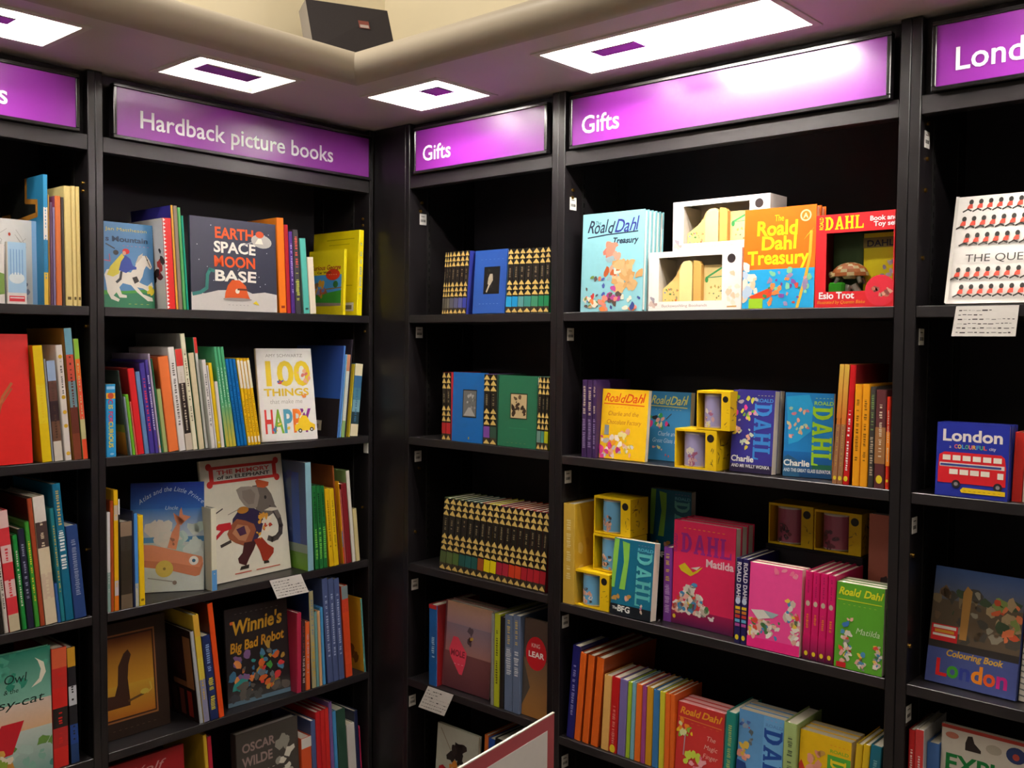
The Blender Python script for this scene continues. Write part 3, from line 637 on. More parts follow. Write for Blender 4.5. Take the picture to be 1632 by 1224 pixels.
def photo(a, x0, y0, x1, y1, cols, bg, seed, edge='#1a1814'):
    a.rect(x0 - .02, y0 - .015, x1 + .02, y1 + .015, edge); a.rect(x0, y0, x1, y1, bg); a.dabs(16, x0 + .04, y0 + .04, x1 - .04, y1 - .04, cols, .035, seed)
def art_portrait(a):
    photo(a, .34, .32, .78, .72, ['#1c1a1a', '#2a2624'], '#12110f', 2, '#0c0c0e'); a.poly([(.44, .46), (.52, .44), (.6, .52), (.58, .62), (.5, .62), (.46, .56)], '#b8ac94'); a.line([(.42, .34), (.5, .46)], .04, '#c8bca4'); a.text('- - - - - -', .55, .84, .05, '#5f80c0', 0, fit=.7); a.text('- - - - - -', .5, .14, .05, '#7f9ad0', 0, fit=.6)
def art_photo1(a):
    photo(a, .36, .37, .76, .74, ['#4a4a48', '#8a8a88', '#5f5e5c', '#a8a8a4'], '#6a6a68', 3); a.poly([(.38, .38), (.74, .38), (.6, .5), (.52, .5)], '#a4a29c'); a.ell(.56, .06, .02, .03, '#c8a84a')
def art_photo2(a):
    photo(a, .34, .41, .74, .74, ['#3a2e22', '#5a4632', '#c8b084'], '#c4ac80', 4, '#2a2418'); a.dabs(8, .38, .44, .7, .6, ['#2a2018', '#3a2a1e'], .05, 7); a.rect(.3, .26, .78, .27, '#2f7a58'); a.text('- - - - -', .5, .05, .04, '#8a8a4c', 0, fit=.5)
def art_mole(a):
    a.grad(0, 0, 1, .42, '#5a3038', '#7a4a4c'); a.grad(0, .42, 1, .75, '#a87a74', '#8f7f92'); a.grad(0, .75, 1, 1, '#a88a94', '#c49a80'); a.rect(0, 0, .04, 1, '#6a3a40'); a.dabs(6, .42, .55, .62, .72, ['#e0d8d4', '#4a2a28', '#d8b04a', '#5a4a58'], .045, 3)
    a.poly([(.2, .6), (.3, .6), (.5, .44), (.48, .32), (.42, .18), (.36, .18), (.16, .36), (.12, .44)], '#ee4a62'); a.text('MOLE', .31, .38, .1, '#8a2434', 1, fit=.3); a.text('- - -', .34, .28, .05, '#f4b0b8', 1, fit=.2)
def art_lear(a):
    a.grad(0, 0, 1, .6, '#9a6a34', '#6a5440'); a.poly([(0, .6), (.3, .3), (0, .1)], '#4a443e'); a.ell(.5, .66, .4, .5, '#c41f28', 22); a.text('KING', .48, .72, .06, '#e8c8c4', 0, fit=.34); a.text('LEAR', .5, .62, .08, '#f0e4e0', 1, fit=.6)
def art_figure(a): a.dabs(10, .35, .62, .62, .8, ['#24201e', '#2c2624', '#1c1a1a'], .09, 2); a.dabs(10, .35, .35, .55, .6, ['#c8702c', '#d88a34', '#a85a24'], .07, 3); a.dabs(6, .1, .3, .7, .5, ['#b82a30', '#a8242c'], .07, 4); a.line([(.1, .95), (.35, .74)], .015, '#8a7a68')
HAND = dict(bold=0, shear=.22, jit=.09)
def art_treasury_blue(a):
    K = '#1f2a44'; a.text('The', .26, .885, .05, K, **HAND); a.text('Roald', .29, .8, .18, K, 'm', fit=.42, shear=.32, jit=.14); a.text('Dahl', .71, .8, .19, '#2c2f8a', 'm', fit=.38, shear=.32, jit=.12, seed=4); a.line([(.1, .755), (.4, .775), (.9, .79)], .015, K); a.text('Treasury', .7, .68, .085, K, 1, fit=.4, shear=.2, jit=.06)
    a.dabs(9, .42, .58, .58, .7, ['#e8806c', '#e88f78'], .06, 2); a.dabs(14, .4, .32, .66, .58, ['#b85a2c', '#e8e0d0', '#c06030', '#d8a088', '#9fb8c0'], .05, 3); a.dabs(20, .55, .16, .98, .5, ['#d8b07a', '#cfa066', '#e0bc8c'], .07, 5); a.dabs(10, .46, .08, .64, .26, ['#a83a8a', '#b84a94', '#5a4a44'], .05, 6)
    a.dabs(26, .04, .05, .4, .36, ['#d87a5c', '#c83a3a', '#4a5aa8', '#6f8a3a', '#e8dcc8', '#5a5050'], .03, 7); a.dabs(22, .1, .02, .95, .14, ['#e8884a', '#e08a7a', '#e8e0cc', '#c8a07a', '#3a4a8a'], .04, 8)
def art_treasury_orange(a):
    a.rect(0, 0, 1, .39, '#27a4dc'); Y = '#f2e21c'
    a.text('The', .5, .865, .09, Y, 0, fit=.13); a.text('Roald', .47, .73, .2, Y, 1, fit=.58, jit=.04); a.text('Dahl', .5, .585, .19, Y, 1, fit=.5, jit=.04, seed=3); a.text('Treasury', .49, .44, .19, Y, 1, fit=.84, jit=.05, seed=5); a.ell(.86, .9, .075, .075, '#f4d8a0'); a.ell(.86, .9, .055, .055, '#f0821e'); a.text('A', .86, .875, .07, '#f4e0b0', 1)
    a.line([(.94, .74), (.93, .5), (.88, .3), (.78, 0)], .04, '#e8b83c'); a.poly([(.84, .66), (.98, .78), (.9, .72)], '#f0d84a'); a.dabs(16, .0, .1, .2, .42, ['#ecdcc8', '#e8c8a8', '#f0e4d4', '#b8cce0'], .06, 2); a.poly([(.1, .12), (.44, .22), (.42, .12), (.2, .06)], '#dc4a24'); a.rect(.1, 0, .3, .1, '#9ac82c'); a.dabs(34, .28, .04, .95, .37, ['#e88a4a', '#7a4a9a', '#7fc8a0', '#e0a08c', '#3a7a4a', '#c84a3a', '#9a8ab0'], .035, 4)
def handcover(a, name, tc, lines, lc):
    a.text('Roald', .27, .82, .17, tc, 'm', fit=.44, shear=.34, jit=.13); a.text('Dahl', .71, .82, .18, tc, 'm', fit=.42, shear=.34, jit=.13, seed=4); a.line([(.06, .79), (.5, .785), (.92, .775)], .018, tc); a.text('- - - - - - - -', .48, .73, .04, tc, 0, fit=.62)
    for i, (t, x, y, f) in enumerate(lines): a.text(t, x, y, .09, lc, 0, fit=f, shear=.25, jit=.06, seed=i)
def art_yellow_hand(a):
    handcover(a, 1, '#e2481c', [('Charlie and the', .48, .62, .66), ('Chocolate Factory', .5, .5, .74)], '#c8742c')
    a.dabs(26, .02, .02, .45, .32, ['#d8408c', '#c83a84', '#e8a898', '#f0e0d8', '#b8b4b8', '#e8962c'], .055, 3); a.dabs(18, .45, .04, .72, .4, ['#e8c4b0', '#f0e49c', '#e8a898', '#d8c84a', '#f0e8e0'], .045, 4); a.rect(.1, .34, .2, .48, '#8a949a')
def art_blue_hand(a):
    handcover(a, 1, '#e8e67c', [('Charlie and the', .55, .36, .6), ('Great Glass Elevator', .55, .26, .86)], '#c4dcf0')
    a.dabs(16, .04, .46, .5, .66, ['#e0408c', '#d83a84', '#e8e49c', '#3a9a5a', '#2a2a34', '#e8a898'], .05, 3); a.line([(.44, .6), (.56, .68)], .02, '#3a3a44'); a.dabs(8, .1, .04, .95, .2, ['#e87a9a', '#f0a89a', '#e8e49c', '#d8646a'], .035, 4)
def spinecaps(a, col, x, w_, hs, bg, y0, y1):
    """the tall capitals running down the cover"""
    hl = a.slab('DAHL', x, y1, (y1 - y0), w_, col, rot=-math.pi / 2, gap=.1); a.holes(hl, bg)
def art_wonka(a):
    a.rect(0, 0, 1, .1, '#241c3a'); spinecaps(a, '#3a86d0', .54, .4, 1, '#35308a', .16, .84); a.text('ROALD', .77, .86, .06, '#4a90d8', 1, fit=.4); a.text('- - - - -', .78, .93, .04, '#c8c890', 1, fit=.36); a.dabs(18, .06, .62, .6, .92, ['#e8489a', '#e88fb0', '#7cb83c', '#d8d44a', '#b8b0b8'], .05, 3); a.dabs(18, .06, .3, .5, .55, ['#e8d84a', '#f0e8b0', '#e8b098', '#c8d8c0'], .05, 4)
    a.text('Charlie', .3, .13, .1, '#ecebe6', 1, fit=.54); a.text('AND MR WILLY WONKA', .5, .06, .055, '#d8d6d8', 1, fit=.9)
def art_glass(a):
    a.grad(0, 0, 1, .3, '#17406a', '#1a68b0'); a.poly([(.03, .95), (.5, .98), (.58, .85), (.56, .55), (.3, .42), (.1, .38)], '#2aa0d8'); a.rect(.6, .1, 1, .16, '#20604a'); spinecaps(a, '#9ad028', .58, .4, 1, '#1f7fc4', .14, .84); a.text('ROALD', .8, .86, .06, '#9ad45a', 1, fit=.4); a.text('- - - - -', .8, .93, .04, '#a8d4a0', 1, fit=.34)
    a.dabs(20, .08, .48, .5, .82, ['#e8a898', '#d8d0a0', '#a8d0b8', '#e0b090', '#c87a8a'], .04, 3); a.poly([(0, 0), (.35, 0), (.3, .2), (.1, .26), (0, .22)], '#2a5a80'); a.text('Charlie', .28, .13, .1, '#ecebe6', 1, fit=.54); a.text('AND THE GREAT GLASS ELEVATOR', .5, .06, .055, '#d0d8e0', 1, fit=.96)
def art_tanside(a): a.dabs(14, .1, .1, .95, .8, ['#d8b85c', '#b8902c', '#dcc070'], .07, 2)
def art_bfg(a):
    a.rect(0, 0, 1, .14, '#10161e'); a.poly([(.02, .99), (.14, .99), (.12, .7), (.08, .35), (0, .35), (0, .8)], '#86c44c'); a.poly([(.22, .97), (.4, .95), (.4, .75), (.34, .34), (.2, .34), (.28, .7)], '#86c44c'); a.dabs(6, .05, .2, .45, .26, ['#b8863c', '#c08a44', '#d8a08c'], .05, 2)
    spinecaps(a, '#5cb4b4', .6, .36, 1, '#0f6482', .16, .86); a.text('ROALD', .79, .875, .055, '#5cb0c8', 1, fit=.38); a.text('- - - - -', .78, .94, .04, '#7a6a9a', 1, fit=.34); a.text('The', .12, .07, .05, '#e8e6e0', 1, fit=.12); a.text('BFG', .34, .05, .11, '#f0eee8', 1, fit=.32, jit=.08); a.dabs(4, .72, .08, .8, .18, ['#e8a0a8', '#d8c0b0', '#b86a8a'], .03, 3)
def pile(a, x0, y0, x1, y1, seed, n=60, sz=.045):
    rnd = random.Random(seed); cols = ['#e8dcd0', '#e0a89c', '#c8b8a8', '#d84a3c', '#e8c84a', '#4a8ab8', '#4a7a4a', '#d8d0c4', '#f0e8e0', '#e8b0a0', '#8a8a84']
    a.dabs(n, x0, y0, x1, y1, cols, sz, seed)
def art_pink_big(a):
    a.grad(0, 0, 1, .16, '#4a1440', '#a01c50'); hs = a.slab('DAHL', .13, .7, .82, .185, '#9c2a86'); a.holes(hs, '#e22a5c'); a.text('ROALD', .065, .78, .08, '#b0307e', 1, fit=.26, rot=math.pi / 2); a.text('- - - - - - - - -', .5, .925, .04, '#f0a030', 1, fit=.66); a.text('Matilda', .76, .6, .1, '#f0c8d0', 1, fit=.44)
    a.poly([(.1, .56), (.2, .6), (.34, .52), (.5, .59), (.42, .53), (.3, .48), (.14, .52)], '#d8c024'); a.poly([(.3, .56), (.46, .59), (.4, .55)], '#e0d8cc')
    pile(a, .2, .28, .36, .4, 2, 14); pile(a, .12, .2, .5, .3, 3, 30); pile(a, .04, .12, .6, .2, 4, 46); a.dabs(4, .6, .1, .72, .14, ['#e8dcd8', '#f0e8e4'], .03, 6); a.ell(.05, .07, .025, .03, '#d8b82c')
def art_pink_books(a):
    a.rect(0, 0, 1, .12, '#ee2a84'); pile(a, .04, .14, .62, .34, 5, 46, .05); pile(a, .72, .14, .98, .62, 6, 34, .05); a.poly([(.06, .44), (.3, .46), (.44, .38), (.2, .34)], '#dcd8d0'); a.poly([(.3, .46), (.6, .44), (.48, .38), (.44, .38)], '#9ab0b4'); a.dabs(6, .5, .88, .9, .96, ['#f07a9a', '#f090a8'], .05, 7)
def art_green_hand(a):
    a.text('Roald', .27, .86, .12, '#dcdc28', 1, fit=.44, shear=.25, jit=.07); a.text('Dahl', .76, .86, .12, '#dcdc28', 1, fit=.38, shear=.25, jit=.07, seed=3); a.line([(.05, .8), (.5, .8), (.95, .8)], .018, '#c8d428'); a.text('- - - - - - -', .5, .74, .04, '#b8cc3c', 0, fit=.7); a.text('Matilda', .68, .43, .1, '#c8dcb8', 0, fit=.5, shear=.25, jit=.05)
    pile(a, .14, .06, .34, .44, 3, 30, .05); pile(a, .5, .02, .68, .2, 4, 18, .045); pile(a, .84, .02, .98, .34, 5, 18, .045); a.dabs(6, .2, .48, .4, .6, ['#3a78b8', '#e8b0a0', '#3a70b0'], .05, 8); a.rect(.06, .01, .26, .07, '#c8202a')
def art_finger(a):
    a.text('Roald', .27, .85, .13, '#eea02c', 1, fit=.42, shear=.25, jit=.07); a.text('Dahl', .72, .85, .13, '#eea02c', 1, fit=.4, shear=.25, jit=.07, seed=3); a.line([(.05, .8), (.5, .79), (.95, .78)], .015, '#e08a3a'); a.text('- - - - -', .6, .74, .04, '#e08a3a', 0, fit=.6)
    for i, (t, y) in enumerate((('The', .58), ('Magic', .46), ('Finger', .34))): a.text(t, .74, y, .09, '#e8b4a8', 0, shear=.25, jit=.05, seed=i)
    a.dabs(16, .04, .56, .34, .76, ['#e8c428', '#8ab83c', '#e88a2c', '#d8dca0'], .05, 2); a.line([(.2, .58), (.18, .3)], .02, '#b0a0a8'); a.dabs(16, .1, .05, .6, .36, ['#e8d028', '#e87a9a', '#f0a8b0', '#c8d84a'], .07, 3)
def art_lightblue(a):
    a.rect(.56, 0, 1, 1, '#6aa8dc'); spinecaps(a, '#1f4a9c', .58, .4, 1, '#6aa8dc', .1, .86); a.text('ROALD', .79, .88, .05, '#5a8cc8', 1, fit=.38); a.text('- - - -', .78, .95, .04, '#9a90c8', 1, fit=.34); a.dabs(8, .05, .8, .34, .9, ['#3a5aa8', '#d84a3c', '#4a6ab0', '#8a9ab0'], .04, 2); a.dabs(6, .2, .62, .34, .78, ['#7a8488', '#5a646a'], .04, 3); a.dabs(12, .05, .4, .3, .6, ['#e8a898', '#d8b44a', '#d89080'], .06, 4); a.poly([(0, .0), (0, .42), (.2, .4), (.3, .2), (.26, 0)], '#1f3f80')
def art_yellowgreen(a):
    a.rect(.56, .2, 1, .8, '#4fa83c'); a.text('- - - - -', .78, .9, .05, '#e8962c', 1, fit=.36); a.text('ROALD', .78, .83, .05, '#8ab82c', 1, fit=.36); a.dabs(12, .2, .5, .44, .8, ['#e8a08c', '#c89a4a', '#e0947f'], .06, 2); a.poly([(0, .6), (.06, .66), (.26, .4), (.1, .3)], '#c83a2c'); a.dabs(10, .5, .4, .8, .6, ['#e88a5c', '#d8602c', '#e8b04a'], .06, 3); spinecaps(a, '#ecd428', .62, .3, 1, '#4fa83c', .24, .76)
def art_guards(a):
    for row, y in enumerate((.86, .7, .54, .22, .06)):
        for k in range(-1, 12):
            x = .12 + k * .085 + (.04 if row % 2 else 0)
            if not .04 < x < .97: continue
            a.ell(x + .014, y + .085, .02, .026, '#1f1d1c', 10); a.poly([(x - .02, y + .02), (x + .03, y + .025), (x + .028, y + .065), (x, y + .065), (x - .014, y + .045)], '#e0503c'); a.line([(x - .05, y - .004), (x - .01, y + .018), (x + .02, y + .002)], .014, '#26221f')
    a.text("THE QUEEN'S", .5, .375, .1, '#3a3632', 0, fit=.72); a.rect(0, 0, .03, 1, '#dcd8d0')
def art_london(a):
    a.text('London', .5, .755, .22, '#e6dcd8', 1, fit=.84)
    for i, (ch, c) in enumerate(zip('COLOURFUL', ('#e8645a', '#ecc84a', '#4a9ad8', '#5ab86a', '#e86a8a', '#ecb43c', '#4a9ad8', '#5ab86a', '#e85a4a'))): a.text(ch, .28 + i * .05, .655, .075, c, 1, fit=.05)
    a.text('a', .2, .655, .06, '#e6dcd8', 0); a.text('city', .78, .655, .06, '#e6dcd8', 0); R = '#d8222c'
    a.poly([(.04, .18), (.97, .18), (.97, .42), (.95, .56), (.9, .6), (.12, .6), (.05, .56), (.04, .4)], R); a.rect(.06, .4, .95, .455, '#e8dcd8')
    for k in range(6): a.rect(.1 + k * .14, .49, .21 + k * .14, .56, '#efe6d8')
    for k in range(4): a.rect(.2 + k * .145, .3, .32 + k * .145, .37, '#efe6d8')
    a.rect(.86, .28, .94, .36, '#efe6d8'); a.line([(.08, .427), (.9, .427)], .03, '#3a4a8a')
    for x in (.3, .87): a.ell(x, .17, .06, .06, '#26242a'); a.ell(x, .17, .028, .028, '#8a868a')
    a.poly([(.38, .06), (.97, .06), (.97, .12), (.4, .13), (.36, .09)], '#ecc61c'); a.text('- - - - - - - -', .66, .08, .03, '#8a7414', 1, fit=.5)
def art_colouring(a):
    a.grad(0, .7, 1, 1, '#5a5a5c', '#3c5a94'); a.rect(0, .34, 1, .72, '#5a4c3c'); a.dabs(46, .02, .42, .98, .8, ['#7a6a50', '#8a8474', '#5a4a38', '#3a4a34', '#6a5440', '#a08a68', '#44403a'], .07, 2); a.poly([(.34, .4), (.42, .4), (.44, .82), (.38, .86), (.34, .8)], '#a87a3c'); a.dabs(16, .7, .4, .98, .8, ['#c85a34', '#b84a2c', '#7a8a4a', '#d8744a'], .05, 4); a.rect(0, .3, 1, .36, '#2c2826')
    a.rect(.02, .36, .32, .5, '#d0242a'); a.rect(.04, .465, .3, .49, '#e8e4dc'); a.rect(.06, .43, .28, .455, '#d89a2c'); a.rect(.04, .4, .3, .42, '#e8e4dc'); a.rect(0, 0, 1, .3, '#46528e'); a.text('Colouring Book', .52, .245, .075, '#d8a82c', 1, fit=.62, shear=.2)
    for i, (ch, c) in enumerate(zip('London', ('#e01f22', '#3f9a24', '#2c3a92', '#ee8a1c', '#ea5a20', '#c8207e'))): a.text(ch, .17 + i * .135, .07, .2, c, 1, fit=.135)
def art_newsprint(a):
    for k in range(9): a.line([(.0, .06 + k * .06), (.2, .04 + k * .06)], .02, '#6a6a6c')
    a.poly([(0, .62), (.2, .6), (.3, .9), (.0, .95)], '#b8583c'); a.ell(.62, .5, .12, .12, '#4a3028')
def art_explore(a):
    a.rect(0, .975, 1, 1, '#a83428'); a.text('EXPLORE', .52, .68, .17, '#157a3a', 1, fit=.96); a.rect(.5, .5, 1, .66, '#c0181c'); a.poly([(.22, .9), (.24, .95), (.28, .955), (.3, .91), (.36, .87), (.36, .85), (.22, .85)], '#2a2220'); a.ell(.47, .9, .07, .045, '#b0a898'); a.ell(.66, .9, .085, .075, '#2a3a6a'); a.ell(.66, .89, .03, .03, '#b84a3c'); a.ell(.1, .93, .06, .03, '#b8705c')

# ------------------------------------------------------------------ spine prints
def scribble(a, x0, x1, y0, y1, col, seed=1):
    rnd = random.Random(seed); y = y0; wx = (x1 - x0)
    while y < y1:
        st = rnd.uniform(.012, .03); xa = x0 + rnd.uniform(0, .2) * wx; xb = x1 - rnd.uniform(0, .2) * wx
        if rnd.random() > .2:
            a.rect(xa, y, xb, min(y + st * .6, y1), col); a.k -= 1
        y += st
    a.k += 1
def deco_spine(a, deco, sp, seed):
    kind, _, arg = deco.partition(':'); cols = arg.split(',') if arg else []
    if kind == 'k': scribble(a, .3, .7, .25, .85, cols[0], seed)
    elif kind == 'multi': scribble(a, .2, .8, .12, .5, cols[0], seed); scribble(a, .25, .75, .55, .92, cols[1], seed + 1)
    elif kind == 'blk':
        n = len(cols)
        for i, c in enumerate(cols): a.rect(0, i / n, 1, (i + 1) / n, c)
        scribble(a, .35, .65, .2, .8, sp, seed)
    elif kind == 'base': a.rect(.25, .05, .75, .075, cols[0])
    elif kind == 'top': a.rect(0, .86, 1, 1, cols[0])
    elif kind == 'wtop': a.rect(.1, .66, .9, .98, cols[0]); a.rect(.2, .03, .8, .1, cols[0]); scribble(a, .3, .7, .15, .6, '#a8841c', seed)
    elif kind == 'grad': a.grad(0, 0, 1, .45, cols[0], sp); scribble(a, .35, .65, .4, .8, '#bfe0cc', seed)
    elif kind == 'zig':
        for i in range(24): a.poly([(0, i / 24), (.3, (i + .5) / 24), (0, (i + 1) / 24)], cols[0]); a.k -= 1
        a.k += 1
    elif kind == 'dots':
        for y in (.06, .3, .42, .55, .9): a.ell(.55, y, .3, .3, cols[0])
        scribble(a, .4, .7, .58, .86, '#6a6460', seed)
    elif kind == 'white': scribble(a, .15, .85, .38, .66, cols[0], seed); scribble(a, .3, .7, .7, .95, '#c9b06a', seed + 1)
    elif kind == 'mid': scribble(a, .35, .75, .35, .6, cols[0], seed); a.rect(0, .95, 1, 1, '#b82a2a')
    elif kind == 'alpha':
        a.rect(.05, .8, .95, .88, '#f0b83a'); a.ell(.5, .84, .3, .3, '#c8502c'); a.rect(.1, .93, .9, .97, '#9ad0f0')
        for t, y1, c in (('C', .79, '#d83a6a'), ('IS', .72, '#f0d83a'), ('FOR', .63, '#d83a6a'), ('CURIOUS', .49, '#f0d83a')): a.text(t, .28, y1, .085, c, 1, 'l', rot=-math.pi / 2)
        a.ell(.55, .04, .2, .1, '#a8d4ee')
    elif kind == 'goldtop': a.grad(0, .55, 1, 1, sp, '#d8b04a'); a.rect(0, 0, 1, .5, '#9a6a4a'); scribble(a, .4, .6, .15, .5, '#c8a83a', seed); a.ell(.5, .05, .35, .45, '#e8d02c')
    elif kind == 'puffw': scribble(a, .3, .7, .12, .62, cols[0], seed); a.ell(.5, .05, .35, .45, '#e8d02c')
    elif kind == 'puff': a.rect(0, .25, 1, .62, cols[0]); scribble(a, .35, .65, .3, .85, '#d8c8b0', seed); a.ell(.5, .09, .3, .4, '#e8d02c')
    elif kind == 'puffm': a.grad(0, 0, 1, .28, '#3c1034', sp); a.ell(.5, .64, .28, .36, '#c8b8a0'); scribble(a, .35, .7, .36, .52, '#f08a2c', seed); scribble(a, .4, .6, .72, .96, '#a81458', seed + 1); a.ell(.5, .07, .25, .32, '#e8d02c')
    elif kind == 'puffdahl':
        a.text('ROALD DAHL', .24, .96, .072, '#dcd8e0', 1, 'l', rot=-math.pi / 2); a.ell(.5, .5, .4, .5, '#c4d0e8')
        for i, c in enumerate(('#e8c02c', '#c8782c', '#c83a34', '#6ab0d8', '#b84a9a')): a.rect(.1, .4 - i * .05, .9, .435 - i * .05, c)
        a.ell(.5, .07, .3, .4, '#e8d02c')
    elif kind == 'gold':
        G, B = '#d9b968', '#1c1612'
        a.rect(0, .1, 1, .26, cols[0]); a.rect(0, 0, 1, .1, '#3a3024')
        for y0, n in ((.76, 3), (.28, 3), (.01, 1)):
            st = .08 if n == 3 else .07
            for i in range(n):
                y = y0 + i * st; a.poly([(.05, y + .004), (.95, y + .004), (.95, y + .012), (.5, y + st - .004), (.05, y + .012)], G); a.k -= 1
            a.k += 1
        scribble(a, .35, .65, .56, .72, '#8a7c60', seed)

# ------------------------------------------------------------------ books
def dark(c, f=.75):
    c = c.lstrip('#'); return '#' + ''.join('%02x' % int(int(c[i:i + 2], 16) * f) for i in (0, 2, 4))
MCACHE = {}
def book_parts(root, o, seed):
    w, h, t = o['w'], o['h'], o['t']; soft = o.get('soft'); bt = .0006 if soft else min(.0024, t * .28); ins = .0004 if soft else .0032
    sp, cv = o['sp'], o.get('cv') or o['sp']
    bt = min(bt, t * .3); r = min(.0025, t * .3)
    out = [(0, w), (0, r), (r * .35, r * .35), (r, 0), (t - r, 0), (t - r * .35, r * .35), (t, r), (t, w)]; inn = [(t - bt, w), (t - bt, bt + r * .4), (bt, bt + r * .4), (bt, w)]
    pr = out + inn; n = len(pr); cs, cc = lin(sp), lin(cv); cb_ = lin(dark(cv, .9))
    b = MB(); vs = [(x, y, 0) for x, y in pr] + [(x, y, h) for x, y in pr]
    for i in range(n):
        j = (i + 1) % n; col = cs if 1 <= i <= 5 else (cc if i in (0, 6) else cb_)
        b.add([vs[i], vs[j], vs[n + j], vs[n + i]], [(0, 1, 2, 3)], col)
    # caps: split the C section into quads
    for z in (0, n):
        for q in ((0, 1, 10, 11), (1, 2, 3, 10), (3, 4, 9, 10), (4, 5, 6, 9), (6, 7, 8, 9)):
            b.add([vs[z + k] for k in (q if z else q[::-1])], [(0, 1, 2, 3)], cb_)
    cover = b.build('cover', 'soft' if soft else 'hard', root)
    pg = o.get('pg') or '#ece4d2'
    b = MB(); b.box(bt + .0001, bt + r * .5, ins, t - bt - .0001, w - ins, h - ins, lin(pg)); b.build('pages', 'pages', root)
    if o.get('deco'):
        a = Art(t, h); deco_spine(a, o['deco'], sp, seed)
        if a.f: a.build(lambda x, y, k: (x, -k, y), 'spine_print', cover)
    if o.get('art'):
        a = Art(w, h); globals()['art_' + o['art']](a)
        if o['k'] == 'f' or o['bay'][0] == 'R': fn = lambda x, y, k: (t + k, x, y)
        else: fn = lambda x, y, k: (-k, w - x, y)
        if a.f: a.build(fn, 'cover_print', cover)
ORD = ['', 'first', 'second', 'third', 'fourth', 'fifth', 'sixth', 'seventh', 'eighth', 'ninth', 'tenth', 'eleventh', 'twelfth', 'thirteenth', 'fourteenth', 'fifteenth', 'sixteenth', 'seventeenth', 'eighteenth', 'nineteenth', 'twentieth'] + ['twenty-' + s for s in ('first', 'second', 'third', 'fourth', 'fifth', 'sixth', 'seventh', 'eighth', 'ninth')] + ['thirtieth'] + ['thirty-' + s for s in ('first', 'second', 'third', 'fourth', 'fifth', 'sixth', 'seventh', 'eighth', 'ninth')] + ['fortieth']
SHN = {1: 'top', 2: 'second', 3: 'third', 4: 'fourth', 5: 'fifth'}
BAYN = {'L1': 'far-left bay', 'L2': 'hardback bay', 'R1': 'narrow corner bay', 'R2': 'wide gifts bay', 'R3': 'London bay'}
